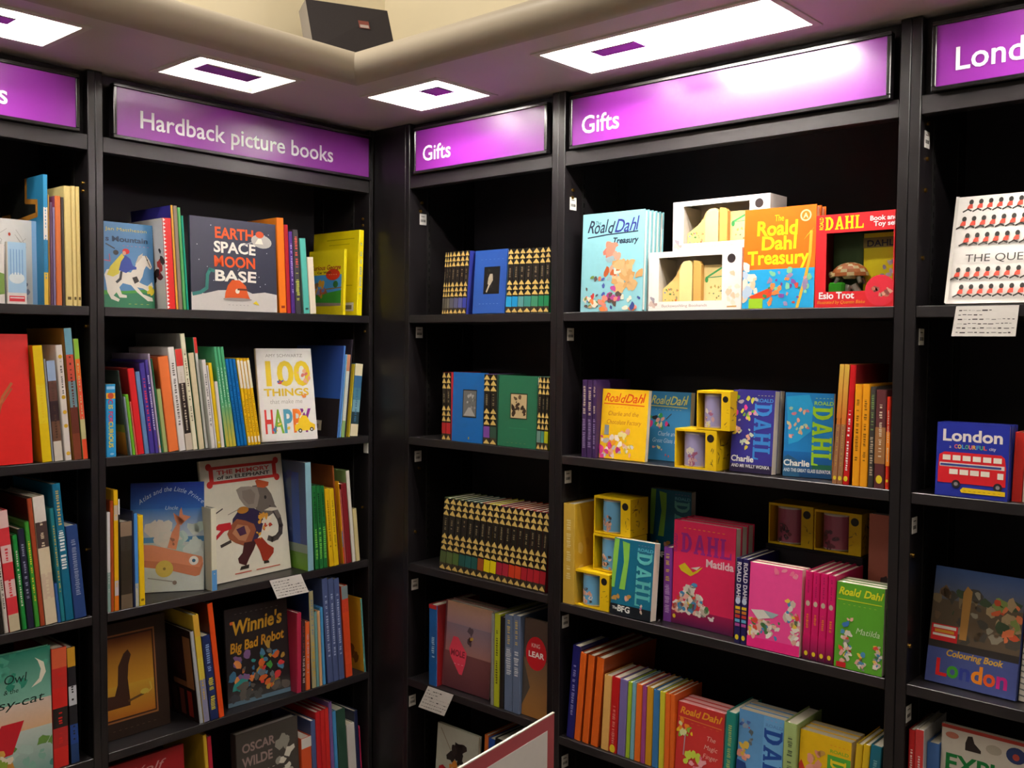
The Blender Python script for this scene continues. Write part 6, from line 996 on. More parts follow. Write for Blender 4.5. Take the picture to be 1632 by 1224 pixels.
    {'k': 's', 'bay': 'R1', 'sh': 3, 's': 0.6723, 'd': 0.012, 'z': -0.775, 't': 0.0216, 'w': 0.13, 'h': 0.2243, 'lean': 4.2477, 'tilt': 0.0, 'look': 'gilt-banded red-footed', 'sp': '#1a1512', 'deco': 'gold:#b0202c', 'cv': '#b0202c'},
    {'k': 's', 'bay': 'R1', 'sh': 3, 's': 0.6951, 'd': 0.012, 'z': -0.775, 't': 0.0214, 'w': 0.13, 'h': 0.2245, 'lean': 4.1712, 'tilt': 0.0, 'look': 'gilt-banded red-footed', 'sp': '#1a1512', 'deco': 'gold:#a01c28', 'cv': '#a01c28'},
    {'k': 's', 'bay': 'R1', 'sh': 4, 's': 0.257, 'd': 0.008, 'z': -1.14, 't': 0.0347, 'w': 0.1904, 'h': 0.2505, 'lean': 0.0418, 'tilt': 0.0, 'look': 'blue red-topped', 'sp': '#1a5a9c', 'deco': 'mid:#a8c8e8', 'cv': '#8a1c20'},
    {'k': 'f', 'bay': 'R1', 'sh': 4, 's': 0.2927, 'd': 0.03, 'z': -1.14, 't': 0.03, 'w': 0.1989, 'h': 0.2623, 'yaw': 0.0, 'tilt': 4.0, 'look': 'dusky pink sunset cover with pink lozenge', 'sp': '#b08a86', 'cv': '#b08a86', 'art': 'mole', 'n': 2},
    {'k': 's', 'bay': 'R1', 'sh': 4, 's': 0.5135, 'd': 0.012, 'z': -1.14, 't': 0.0119, 'w': 0.2056, 'h': 0.2705, 'lean': 0.45, 'tilt': 0.0, 'look': 'thin grey', 'sp': '#8a8a86'},
    {'k': 's', 'bay': 'R1', 'sh': 4, 's': 0.5267, 'd': 0.012, 'z': -1.14, 't': 0.021, 'w': 0.2068, 'h': 0.2721, 'lean': 0.45, 'tilt': 0.0, 'look': 'yellow-green', 'sp': '#b8c02a', 'deco': 'k:#5a5a1a'},
    {'k': 's', 'bay': 'R1', 'sh': 4, 's': 0.549, 'd': 0.012, 'z': -1.14, 't': 0.0159, 'w': 0.2028, 'h': 0.2668, 'lean': 0.45, 'tilt': 0.0, 'look': 'thin black', 'sp': '#1e1c1c'},
    {'k': 's', 'bay': 'R1', 'sh': 4, 's': 0.568, 'd': 0.012, 'z': -1.14, 't': 0.0309, 'w': 0.2108, 'h': 0.2774, 'lean': 0.1445, 'tilt': 0.0, 'look': 'left grey-blue lettered', 'sp': '#5f6f8c', 'deco': 'white:#d0d4dc'},
    {'k': 's', 'bay': 'R1', 'sh': 4, 's': 0.6002, 'd': 0.012, 'z': -1.14, 't': 0.0271, 'w': 0.2141, 'h': 0.2817, 'lean': 0.0414, 'tilt': 0.0, 'look': 'right grey-blue lettered', 'sp': '#5f6f8c', 'deco': 'white:#d0d4dc'},
    {'k': 'f', 'bay': 'R1', 'sh': 4, 's': 0.6283, 'd': 0.02, 'z': -1.14, 't': 0.014, 'w': 0.0952, 'h': 0.2755, 'yaw': 0.0, 'tilt': 2.0, 'look': 'brown cover with round red label', 'sp': '#4a3c34', 'cv': '#4a3c34', 'art': 'lear', 'n': 1},
    {'k': 'f', 'bay': 'R1', 'sh': 5, 's': 0.2669, 'd': 0.02, 'z': -1.53, 't': 0.012, 'w': 0.1789, 'h': 0.2648, 'yaw': 0.0, 'tilt': 4.0, 'look': 'pale cover with dark-haired figure on the bottom shelf', 'sp': '#b8bcae', 'cv': '#b8bcae', 'art': 'figure', 'n': 1},
    {'k': 's', 'bay': 'R1', 'sh': 5, 's': 0.4622, 'd': 0.03, 'z': -1.53, 't': 0.0148, 'w': 0.2165, 'h': 0.2849, 'lean': 2.7, 'tilt': 0.0, 'look': 'orange', 'sp': '#d8702a'},
    {'k': 's', 'bay': 'R1', 'sh': 5, 's': 0.4784, 'd': 0.03, 'z': -1.53, 't': 0.0241, 'w': 0.2123, 'h': 0.2793, 'lean': 2.7, 'tilt': 0.0, 'look': 'blue', 'sp': '#1c4aa0'},
    {'k': 's', 'bay': 'R1', 'sh': 5, 's': 0.504, 'd': 0.03, 'z': -1.53, 't': 0.0438, 'w': 0.2171, 'h': 0.2856, 'lean': 2.7, 'tilt': 0.0, 'look': 'black', 'sp': '#1c1c1e'},
    {'k': 'f', 'bay': 'R2', 'sh': 1, 's': 0.8314, 'd': 0.008, 'z': 0.0, 't': 0.017, 'w': 0.1976, 'h': 0.2566, 'yaw': 0.0, 'tilt': 2.0, 'look': 'pale blue hand-lettered treasury', 'sp': '#8accd8', 'cv': '#8fccd6', 'art': 'treasury_blue', 'n': 5, 'pg': '#f4f0e8'},
    {'k': 'f', 'bay': 'R2', 'sh': 1, 's': 1.3088, 'd': 0.006, 'z': 0.0, 't': 0.024, 'w': 0.1761, 'h': 0.2282, 'yaw': 0.0, 'tilt': 1.5, 'look': 'orange treasury with yellow title', 'sp': '#e8741a', 'cv': '#e8741a', 'art': 'treasury_orange', 'n': 2, 'pg': '#e8b890'},
    {'k': 's', 'bay': 'R2', 'sh': 2, 's': 0.8395, 'd': 0.01, 'z': -0.385, 't': 0.0166, 'w': 0.1561, 'h': 0.2054, 'lean': 0.3327, 'tilt': 0.0, 'look': 'leftmost of three dark purple', 'sp': '#3a2450', 'deco': 'multi:#8a7aa0,#c8b8a0'},
    {'k': 's', 'bay': 'R2', 'sh': 2, 's': 0.8574, 'd': 0.01, 'z': -0.385, 't': 0.017, 'w': 0.1553, 'h': 0.2043, 'lean': 0.2074, 'tilt': 0.0, 'look': 'middle of three dark purple', 'sp': '#3a2450', 'deco': 'multi:#8a7aa0,#c8b8a0'},
    {'k': 's', 'bay': 'R2', 'sh': 2, 's': 0.8757, 'd': 0.01, 'z': -0.385, 't': 0.0114, 'w': 0.1557, 'h': 0.2049, 'lean': 0.0824, 'tilt': 0.0, 'look': 'rightmost of three dark purple', 'sp': '#3a2450', 'deco': 'multi:#8a7aa0,#c8b8a0'},
    {'k': 'f', 'bay': 'R2', 'sh': 2, 's': 0.8882, 'd': 0.0217, 'z': -0.385, 't': 0.014, 'w': 0.1446, 'h': 0.1827, 'yaw': 1.1545, 'tilt': 5.0, 'look': 'yellow paperback with red handwritten title', 'sp': '#f6c41a', 'cv': '#f6c41a', 'art': 'yellow_hand', 'n': 1, 'soft': 1},
    {'k': 'f', 'bay': 'R2', 'sh': 2, 's': 0.9946, 'd': 0.0885, 'z': -0.385, 't': 0.02, 'w': 0.1273, 'h': 0.1785, 'yaw': 0.0, 'tilt': 3.0, 'look': 'sky-blue paperback with handwritten title', 'sp': '#3a8ac4', 'cv': '#3a8ac4', 'art': 'blue_hand', 'n': 1, 'soft': 1},
    {'k': 'f', 'bay': 'R2', 'sh': 2, 's': 1.2726, 'd': 0.026, 'z': -0.385, 't': 0.024, 'w': 0.1087, 'h': 0.194, 'yaw': 0.0, 'tilt': 4.0, 'look': 'navy paperback with light blue capitals', 'sp': '#35308a', 'cv': '#35308a', 'art': 'wonka', 'n': 2, 'soft': 1},
    {'k': 'f', 'bay': 'R2', 'sh': 2, 's': 1.4025, 'd': 0.04, 'z': -0.385, 't': 0.014, 'w': 0.1101, 'h': 0.193, 'yaw': 10.9321, 'tilt': 3.5, 'look': 'bright blue paperback with lime capitals', 'sp': '#1f7fc4', 'cv': '#1f7fc4', 'art': 'glass', 'n': 1, 'soft': 1},
    {'k': 's', 'bay': 'R2', 'sh': 2, 's': 1.5361, 'd': 0.006, 'z': -0.385, 't': 0.01, 'w': 0.19, 'h': 0.2615, 'lean': 2.6378, 'tilt': 0.0, 'look': 'left gold-topped orange', 'sp': '#d07a30', 'deco': 'goldtop:#b8862a'},
    {'k': 's', 'bay': 'R2', 'sh': 2, 's': 1.5472, 'd': 0.006, 'z': -0.385, 't': 0.011, 'w': 0.19, 'h': 0.2617, 'lean': 2.5768, 'tilt': 0.0, 'look': 'right gold-topped orange', 'sp': '#d07a30', 'deco': 'goldtop:#b8862a'},
    {'k': 's', 'bay': 'R2', 'sh': 2, 's': 1.5592, 'd': 0.006, 'z': -0.385, 't': 0.013, 'w': 0.19, 'h': 0.2607, 'lean': 2.538, 'tilt': 0.0, 'look': 'tall red white-lettered', 'sp': '#c8181e', 'deco': 'puffw:#f0e8e4', 'cv': '#6a1418'},
    {'k': 's', 'bay': 'R2', 'sh': 2, 's': 1.5797, 'd': 0.006, 'z': -0.385, 't': 0.0159, 'w': 0.1668, 'h': 0.2195, 'lean': 0.7977, 'tilt': 0.0, 'look': 'left amber', 'sp': '#f0a01a', 'deco': 'k:#8a5a10'},
    {'k': 's', 'bay': 'R2', 'sh': 2, 's': 1.5967, 'd': 0.006, 'z': -0.385, 't': 0.016, 'w': 0.1673, 'h': 0.2201, 'lean': 0.7279, 'tilt': 0.0, 'look': 'right amber', 'sp': '#f0a01a', 'deco': 'k:#8a5a10'},
    {'k': 's', 'bay': 'R2', 'sh': 2, 's': 1.6147, 'd': 0.006, 'z': -0.385, 't': 0.0117, 'w': 0.1636, 'h': 0.2153, 'lean': 0.4173, 'tilt': 0.0, 'look': 'black multicoloured', 'sp': '#3a3634', 'deco': 'multi:#b8a890,#7a9a5a'},
    {'k': 's', 'bay': 'R2', 'sh': 2, 's': 1.6276, 'd': 0.006, 'z': -0.385, 't': 0.0221, 'w': 0.1591, 'h': 0.2094, 'lean': 0.3145, 'tilt': 0.0, 'look': 'brown logo-footed', 'sp': '#5a2c30', 'deco': 'puff:#9a6a40'},
    {'k': 's', 'bay': 'R2', 'sh': 2, 's': 1.6516, 'd': 0.006, 'z': -0.385, 't': 0.0083, 'w': 0.1486, 'h': 0.1955, 'lean': 0.0, 'tilt': 0.0, 'look': 'red-to-orange', 'sp': '#d8321c', 'deco': 'puff:#f08a2a'},
    {'k': 's', 'bay': 'R2', 'sh': 3, 's': 0.7845, 'd': 0.006, 'z': -0.787, 't': 0.0384, 'w': 0.15, 'h': 0.2722, 'lean': 0.0, 'tilt': 0.0, 'look': 'thick tan gilt', 'sp': '#c9a440', 'deco': 'k:#e0cc88', 'cv': '#c8a02e', 'art': 'tanside'},
    {'k': 'f', 'bay': 'R2', 'sh': 3, 's': 0.9439, 'd': 0.004, 'z': -0.787, 't': 0.027, 'w': 0.1257, 'h': 0.197, 'yaw': 0.0, 'tilt': 5.0, 'look': 'teal paperback with two green stripes and pale capitals', 'sp': '#0f6482', 'cv': '#0f6482', 'art': 'bfg', 'n': 1, 'soft': 1},
    {'k': 's', 'bay': 'R2', 'sh': 3, 's': 1.0784, 'd': 0.048, 'z': -0.787, 't': 0.0249, 'w': 0.1437, 'h': 0.1891, 'lean': 0.0596, 'tilt': 0.0, 'look': 'purple', 'sp': '#7a3a9a', 'deco': 'multi:#c8a0d8,#d8b84a'},
    {'k': 'f', 'bay': 'R2', 'sh': 3, 's': 1.1043, 'd': 0.047, 'z': -0.787, 't': 0.03, 'w': 0.1782, 'h': 0.2613, 'yaw': -2.0002, 'tilt': 1.5, 'look': 'large pink cover with purple capitals', 'sp': '#e22a5c', 'cv': '#e22a5c', 'art': 'pink_big', 'n': 3, 'pg': '#d8d0c4'},
    {'k': 's', 'bay': 'R2', 'sh': 3, 's': 1.3023, 'd': 0.008, 'z': -0.787, 't': 0.0159, 'w': 0.1536, 'h': 0.202, 'lean': 1.028, 'tilt': 0.0, 'look': 'left navy white-lettered', 'sp': '#251e5a', 'deco': 'puffdahl'},
    {'k': 's', 'bay': 'R2', 'sh': 3, 's': 1.3193, 'd': 0.008, 'z': -0.787, 't': 0.0152, 'w': 0.1533, 'h': 0.2017, 'lean': 0.9521, 'tilt': 0.0, 'look': 'right navy white-lettered', 'sp': '#251e5a', 'deco': 'puffdahl'},
    {'k': 'f', 'bay': 'R2', 'sh': 3, 's': 1.3386, 'd': 0.003, 'z': -0.787, 't': 0.02, 'w': 0.1303, 'h': 0.1967, 'yaw': 0.0, 'tilt': 3.0, 'look': 'rose-pink paperback with heap of drawn books', 'sp': '#ee4a96', 'cv': '#ee4a96', 'art': 'pink_books', 'n': 2, 'soft': 1},
    {'k': 's', 'bay': 'R2', 'sh': 3, 's': 1.474, 'd': 0.008, 'z': -0.787, 't': 0.0173, 'w': 0.1509, 'h': 0.1985, 'lean': 1.2502, 'tilt': 0.0, 'look': 'first of four magenta', 'sp': '#d8186a', 'deco': 'puffm'},
    {'k': 's', 'bay': 'R2', 'sh': 3, 's': 1.4924, 'd': 0.008, 'z': -0.787, 't': 0.0166, 'w': 0.151, 'h': 0.1987, 'lean': 1.1694, 'tilt': 0.0, 'look': 'second of four magenta', 'sp': '#d8186a', 'deco': 'puffm'},
    {'k': 's', 'bay': 'R2', 'sh': 3, 's': 1.5101, 'd': 0.008, 'z': -0.787, 't': 0.0172, 'w': 0.1511, 'h': 0.1988, 'lean': 1.0884, 'tilt': 0.0, 'look': 'third of four magenta', 'sp': '#d8186a', 'deco': 'puffm'},
    {'k': 's', 'bay': 'R2', 'sh': 3, 's': 1.5283, 'd': 0.008, 'z': -0.787, 't': 0.017, 'w': 0.1502, 'h': 0.1976, 'lean': 1.0362, 'tilt': 0.0, 'look': 'fourth of four magenta', 'sp': '#d8186a', 'deco': 'puffm'},
    {'k': 'f', 'bay': 'R2', 'sh': 3, 's': 1.5495, 'd': 0.003, 'z': -0.787, 't': 0.02, 'w': 0.1064, 'h': 0.1869, 'yaw': 0.0, 'tilt': 2.5, 'look': 'grass-green paperback with yellow script', 'sp': '#58a22c', 'cv': '#58a22c', 'art': 'green_hand', 'n': 3, 'soft': 1},
    {'k': 's', 'bay': 'R2', 'sh': 4, 's': 0.7988, 'd': 0.01, 'z': -1.155, 't': 0.0254, 'w': 0.13, 'h': 0.2567, 'lean': 4.5, 'tilt': 0.0, 'look': 'navy', 'sp': '#1c1c66', 'deco': 'k:#8a8ac0'},
    {'k': 's', 'bay': 'R2', 'sh': 4, 's': 0.8259, 'd': 0.01, 'z': -1.155, 't': 0.0197, 'w': 0.25, 'h': 0.243, 'lean': 4.5, 'tilt': 0.0, 'look': 'first of three tall orange', 'sp': '#e2641c', 'cv': '#b04a18'},
    {'k': 's', 'bay': 'R2', 'sh': 4, 's': 0.8527, 'd': 0.01, 'z': -1.155, 't': 0.0205, 'w': 0.25, 'h': 0.2422, 'lean': 4.5, 'tilt': 0.0, 'look': 'second of three tall orange', 'sp': '#e2641c', 'cv': '#b04a18'},
    {'k': 's', 'bay': 'R2', 'sh': 4, 's': 0.8814, 'd': 0.01, 'z': -1.155, 't': 0.0231, 'w': 0.25, 'h': 0.2421, 'lean': 4.5, 'tilt': 0.0, 'look': 'third of three tall orange', 'sp': '#e2641c', 'cv': '#a84a1a'},
    {'k': 's', 'bay': 'R2', 'sh': 4, 's': 0.9155, 'd': 0.01, 'z': -1.155, 't': 0.0239, 'w': 0.13, 'h': 0.2008, 'lean': 2.8026, 'tilt': 0.0, 'look': 'pale apricot', 'sp': '#eab464'},
    {'k': 's', 'bay': 'R2', 'sh': 4, 's': 0.9407, 'd': 0.01, 'z': -1.155, 't': 0.025, 'w': 0.13, 'h': 0.2019, 'lean': 2.6818, 'tilt': 0.0, 'look': 'scarlet', 'sp': '#c41c1e', 'deco': 'puffw:#e88a80'},
    {'k': 's', 'bay': 'R2', 'sh': 4, 's': 0.9684, 'd': 0.01, 'z': -1.155, 't': 0.0242, 'w': 0.13, 'h': 0.2018, 'lean': 2.1657, 'tilt': 0.0, 'look': 'lavender', 'sp': '#7a6cac'},
    {'k': 's', 'bay': 'R2', 'sh': 4, 's': 0.9943, 'd': 0.01, 'z': -1.155, 't': 0.0122, 'w': 0.13, 'h': 0.2, 'lean': 1.9301, 'tilt': 0.0, 'look': 'thin lime', 'sp': '#a2c030'},
    {'k': 's', 'bay': 'R2', 'sh': 4, 's': 1.0081, 'd': 0.01, 'z': -1.155, 't': 0.0121, 'w': 0.13, 'h': 0.2017, 'lean': 1.7125, 'tilt': 0.0, 'look': 'thin pale blue', 'sp': '#7ab0c4'},
    {'k': 's', 'bay': 'R2', 'sh': 4, 's': 1.0218, 'd': 0.01, 'z': -1.155, 't': 0.0178, 'w': 0.13, 'h': 0.2008, 'lean': 1.4956, 'tilt': 0.0, 'look': 'bright orange', 'sp': '#ee7424'},
    {'k': 's', 'bay': 'R2', 'sh': 4, 's': 1.0412, 'd': 0.01, 'z': -1.155, 't': 0.0128, 'w': 0.13, 'h': 0.2, 'lean': 1.2828, 'tilt': 0.0, 'look': 'plum', 'sp': '#a0468c'},
    {'k': 's', 'bay': 'R2', 'sh': 4, 's': 1.0553, 'd': 0.01, 'z': -1.155, 't': 0.0188, 'w': 0.13, 'h': 0.201, 'lean': 1.1515, 'tilt': 0.0, 'look': 'amber', 'sp': '#d89a1c'},
    {'k': 's', 'bay': 'R2', 'sh': 4, 's': 1.0757, 'd': 0.01, 'z': -1.155, 't': 0.0182, 'w': 0.13, 'h': 0.1995, 'lean': 0.939, 'tilt': 0.0, 'look': 'mid blue', 'sp': '#3878b4'},
    {'k': 's', 'bay': 'R2', 'sh': 4, 's': 1.0955, 'd': 0.01, 'z': -1.155, 't': 0.0152, 'w': 0.13, 'h': 0.1992, 'lean': 0.7257, 'tilt': 0.0, 'look': 'lemon', 'sp': '#d4cc34'},
    {'k': 's', 'bay': 'R2', 'sh': 4, 's': 1.1119, 'd': 0.01, 'z': -1.155, 't': 0.0145, 'w': 0.13, 'h': 0.1984, 'lean': 0.6243, 'tilt': 0.0, 'look': 'first of two tangerine', 'sp': '#ee6e24'},
    {'k': 's', 'bay': 'R2', 'sh': 4, 's': 1.1276, 'd': 0.01, 'z': -1.155, 't': 0.0126, 'w': 0.13, 'h': 0.199, 'lean': 0.5223, 'tilt': 0.0, 'look': 'second of two tangerine', 'sp': '#ea6a24'},
    {'k': 'f', 'bay': 'R2', 'sh': 4, 's': 1.1427, 'd': 0.01, 'z': -1.155, 't': 0.022, 'w': 0.1322, 'h': 0.182, 'yaw': 0.0, 'tilt': 4.0, 'look': 'red paperback with orange script and flower', 'sp': '#c83432', 'cv': '#c83432', 'art': 'finger', 'n': 3, 'soft': 1, 'pg': '#e0a0a0'},
    {'k': 's', 'bay': 'R2', 'sh': 4, 's': 1.2763, 'd': 0.012, 'z': -1.155, 't': 0.0255, 'w': 0.13, 'h': 0.1955, 'lean': 2.3574, 'tilt': 0.0, 'look': 'teal', 'sp': '#1f8a80', 'deco': 'k:#a8c070'},
    {'k': 'f', 'bay': 'R2', 'sh': 4, 's': 1.3107, 'd': 0.012, 'z': -1.155, 't': 0.024, 'w': 0.1159, 'h': 0.2053, 'yaw': 0.0, 'tilt': 4.0, 'look': 'light blue paperback with dark blue capitals', 'sp': '#5f9ad0', 'cv': '#5f9ad0', 'art': 'lightblue', 'n': 3, 'soft': 1, 'pg': '#d0c4ac'},
    {'k': 's', 'bay': 'R2', 'sh': 4, 's': 1.429, 'd': 0.012, 'z': -1.155, 't': 0.0324, 'w': 0.13, 'h': 0.2106, 'lean': 0.8487, 'tilt': 0.0, 'look': 'pale green', 'sp': '#a8c07a', 'deco': 'k:#5a6a4a'},
    {'k': 'f', 'bay': 'R2', 'sh': 4, 's': 1.4652, 'd': 0.012, 'z': -1.155, 't': 0.024, 'w': 0.1203, 'h': 0.1981, 'yaw': 0.0, 'tilt': 4.0, 'look': 'yellow paperback with green label', 'sp': '#ecbe14', 'cv': '#ecbe14', 'art': 'yellowgreen', 'n': 3, 'soft': 1, 'pg': '#c8bca4'},
    {'k': 's', 'bay': 'R2', 'sh': 4, 's': 1.5883, 'd': 0.012, 'z': -1.155, 't': 0.0148, 'w': 0.13, 'h': 0.2069, 'lean': 3.6, 'tilt': 0.0, 'look': 'left yellow', 'sp': '#d8b41c'},
    {'k': 's', 'bay': 'R2', 'sh': 4, 's': 1.6042, 'd': 0.012, 'z': -1.155, 't': 0.0143, 'w': 0.13, 'h': 0.21, 'lean': 3.6, 'tilt': 0.0, 'look': 'right yellow', 'sp': '#d8b41c'},
    {'k': 's', 'bay': 'R2', 'sh': 4, 's': 1.6197, 'd': 0.012, 'z': -1.155, 't': 0.0248, 'w': 0.13, 'h': 0.2133, 'lean': 3.6, 'tilt': 0.0, 'look': 'teal-blue', 'sp': '#16687c', 'deco': 'k:#7ab0b8'},
    {'k': 'f', 'bay': 'R3', 'sh': 1, 's': 1.7588, 'd': 0.02, 'z': 0.0, 't': 0.014, 'w': 0.221, 'h': 0.2291, 'yaw': 0.0, 'tilt': 15.0, 'look': 'white cover with marching red guards', 'sp': '#ece8e2', 'cv': '#ece8e2', 'art': 'guards', 'n': 1},
    {'k': 'f', 'bay': 'R3', 'sh': 2, 's': 1.754, 'd': 0.003, 'z': -0.385, 't': 0.018, 'w': 0.1372, 'h': 0.1478, 'yaw': 0.0, 'tilt': 2.5, 'look': 'deep blue board book with red bus', 'sp': '#24309a', 'cv': '#24309a', 'art': 'london', 'n': 3, 'pg': '#d8c020'},
    {'k': 's', 'bay': 'R3', 'sh': 2, 's': 1.8935, 'd': 0.02, 'z': -0.385, 't': 0.0185, 'w': 0.1031, 'h': 0.1357, 'lean': 1.8, 'tilt': 0.0, 'look': 'red', 'sp': '#c42a24'},
    {'k': 's', 'bay': 'R3', 'sh': 2, 's': 1.9132, 'd': 0.02, 'z': -0.385, 't': 0.0232, 'w': 0.1098, 'h': 0.1445, 'lean': 1.8, 'tilt': 0.0, 'look': 'cream', 'sp': '#d8d0c0'},
    {'k': 'f', 'bay': 'R3', 'sh': 3, 's': 1.7301, 'd': 0.0463, 'z': -0.787, 't': 0.012, 'w': 0.1775, 'h': 0.2405, 'yaw': -2.1611, 'tilt': 12.0, 'look': 'blue colouring book with rainbow city lettering', 'sp': '#3f4a86', 'cv': '#3f4a86', 'art': 'colouring', 'n': 1},
    {'k': 'f', 'bay': 'R3', 'sh': 3, 's': 1.9092, 'd': 0.0505, 'z': -0.787, 't': 0.012, 'w': 0.1377, 'h': 0.1945, 'yaw': -5.6234, 'tilt': 10.0, 'look': 'white newsprint-edged cover cropped at the photo edge', 'sp': '#d6d0c4', 'cv': '#d6d0c4', 'art': 'newsprint', 'n': 1},
    {'k': 's', 'bay': 'R3', 'sh': 4, 's': 1.7115, 'd': 0.01, 'z': -1.155, 't': 0.0135, 'w': 0.14, 'h': 0.2702, 'lean': 0.257, 'tilt': 0.0, 'look': 'red white-lettered', 'sp': '#c01c20', 'deco': 'k:#e8c8c0', 'cv': '#8a1418'},
    {'k': 's', 'bay': 'R3', 'sh': 4, 's': 1.7262, 'd': 0.01, 'z': -1.155, 't': 0.0167, 'w': 0.14, 'h': 0.2747, 'lean': 0.1755, 'tilt': 0.0, 'look': 'red, white and blue', 'sp': '#d8d4d0', 'deco': 'blk:#d8d4d0,#d8602c,#d8d4d0,#2c4a9a,#c83a3a,#c83a3a'},
    {'k': 's', 'bay': 'R3', 'sh': 4, 's': 1.7439, 'd': 0.03, 'z': -1.155, 't': 0.0241, 'w': 0.12, 'h': 0.2459, 'lean': 0.1334, 'tilt': 0.0, 'look': 'short blue', 'sp': '#4a78c0', 'deco': 'blk:#8a8a90,#8a8a90,#8a8a90,#4a78c0'},
    {'k': 'f', 'bay': 'R3', 'sh': 4, 's': 1.7694, 'd': 0.02, 'z': -1.155, 't': 0.014, 'w': 0.2167, 'h': 0.2902, 'yaw': 0.0, 'tilt': 4.0, 'look': 'white activity cover with green capitals', 'sp': '#cfc8bc', 'cv': '#cfc8bc', 'art': 'explore', 'n': 1},
]
rank = {}
for i, o in enumerate(BOOKS): rank.setdefault((o['bay'], o['sh']), []).append((o['s'], i))
place = {}
for key, l in rank.items():
    for n_, (s_, i) in enumerate(sorted(l)): place[i] = n_ + 1
def children(o): return [c for c in COL.objects if c.parent == o]
for i, o in enumerate(BOOKS):
    tilt, lean = math.radians(o['tilt']), math.radians(o.get('lean', 0.0)); up = .0004
    if o['k'] == 's':
        up += max(0.0, o['t'] * math.sin(lean))
        m = frame(o['bay'], o['s'], o['d'], o['z'] + up) @ Matrix.Rotation(lean, 4, 'Y')
        look = o['look']; many = ' of ' in look
        lab = '%s %s, %s%s shelf of the %s' % (look, 'books' if many else 'book', '' if many else ORD[place[i]] + ' from left, ', SHN[o['sh']], BAYN[o['bay']])
    else:
        m = frame(o['bay'], o['s'], o['d'], o['z'] + up + o['t'] * math.sin(tilt)) @ Matrix.Rotation(math.radians(o.get('yaw', 0)), 4, 'Z') @ Matrix.Rotation(-tilt, 4, 'X') @ Matrix.Translation((0, o['t'], 0)) @ Matrix.Rotation(-math.pi / 2, 4, 'Z')
        lab = '%s, %s shelf of the %s' % (o['look'], SHN[o['sh']], BAYN[o['bay']])
    root = empty('book', m)
    tag(root, lab, 'book', 'books on the %s shelf of the %s' % (SHN[o['sh']], BAYN[o['bay']]))
    book_parts(root, o, i)
    for k in range(1, o.get('n', 1)):                 # further copies of a face-out title standing behind it
        c = empty('book', Matrix.Translation((WALL[o['bay'][0]] @ Vector((0, k * (o['t'] + .0006), 0)))) @ m)
        tag(c, 'hidden-face copy stacked behind the %s' % o['look'], 'book', 'copies stacked behind the ' + o['look'])
        for ch in children(root):
            if ch.name.startswith(('cover', 'pages')) and 'print' not in ch.name:
                d = ch.copy(); COL.objects.link(d); d.parent = c

# ------------------------------------------------------------------ gift cartons and mugs on the wide gifts bay
def mug(s, d, z, r, h, col, label, seed, dabcols):
    root = empty('mug', frame('R', s, d, z)); tag(root, label, 'mug', 'boxed mugs')
    c, wht = lin(col), lin('#e8e2da')
    b = MB()
    b.lathe([(0.0, 0), (r * .92, 0), (r, .003), (r, .005)], 24, wht); b.lathe([(r, .005), (r, h - .006)], 24, c)
    b.lathe([(r, h - .006), (r, h - .001), (r - .0015, h), (r - .004, h - .001), (r - .004, .006), (0, .006)], 24, wht)
    body = b.build('mug_body', 'ceramic', root, smooth=True)
    b = MB(); pts = [(r * .9 * math.cos(1.2), r * .9 * math.sin(1.2))]
    hp = [Vector(((r + q_) * .94, (r + q_) * .34, h * z_)) for q_, z_ in ((-.002, .78), (.014, .74), (.02, .5), (.012, .26), (-.002, .2))]
    for p0, p1 in zip(hp, hp[1:]): b.tube(p0, p1, .0045, 8, wht)
    b.build('mug_handle', 'ceramic', root, smooth=True)
    a = Art(r * 2.0, h); a.dabs(12, .2, .08, .62, .52, dabcols, .09, seed)
    fn = lambda x, y, k: ((r + k) * math.sin(x / r - 1.0), -(r + k) * math.cos(x / r - 1.0), y)
    a.mesh(fn, .0002, .00002).build('mug_print', 'ink', body)
def mug_box(geo, mugcol, label, muglabel, seed, dabcols, dep=.082):
    s, d, z, w, h = geo; h -= .0006
    root = empty('mug_carton', frame('R', s, d, z + .0003)); tag(root, label, 'box', 'yellow mug cartons')
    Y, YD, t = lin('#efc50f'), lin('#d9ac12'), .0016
    l, r_, bt, tp = .16, .26, .10, .06                # window margins as fractions
    b = MB()
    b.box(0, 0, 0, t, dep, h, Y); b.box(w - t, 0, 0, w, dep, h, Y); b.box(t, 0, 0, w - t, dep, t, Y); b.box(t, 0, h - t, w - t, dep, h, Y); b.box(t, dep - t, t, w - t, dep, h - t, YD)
    b.box(t, 0, t, w * .03, t, h - t, Y); b.box(w * (1 - r_), 0, t, w - t, t, h - t, Y); b.box(w * .03, 0, t, w * (1 - r_), t, h * bt * .5, Y); b.box(w * .03, 0, h * (1 - tp), w * (1 - r_), t, h - t, Y)
    car = b.build('carton', 'card', root)
    a = Art(w, h); a.ell(.86, .8, .085, .085, '#1f1b1a', 16); a.dabs(5, .78, .1, .97, .55, ['#b8861c', '#8a6a20', '#c89a18', '#5a4a30'], .02, seed, 2.4)
    a.build(lambda x, y, k: (x, -k, y), 'carton_print', car)
    a = Art(dep, h); a.dabs(16, .08, .08, .92, .9, ['#a87c1c', '#8a6418', '#c8981c', '#6a4a24'], .045, seed + 3, 2.2)
    a.build(lambda x, y, k: (w + k, x, y), 'carton_print', car)
    rm = min(w * .31, dep * .43)
    mug(s + w * .385, d + rm + .004, z + .0003 + t + .0006, rm, h - 2 * t - .006, mugcol, muglabel, seed, dabcols)
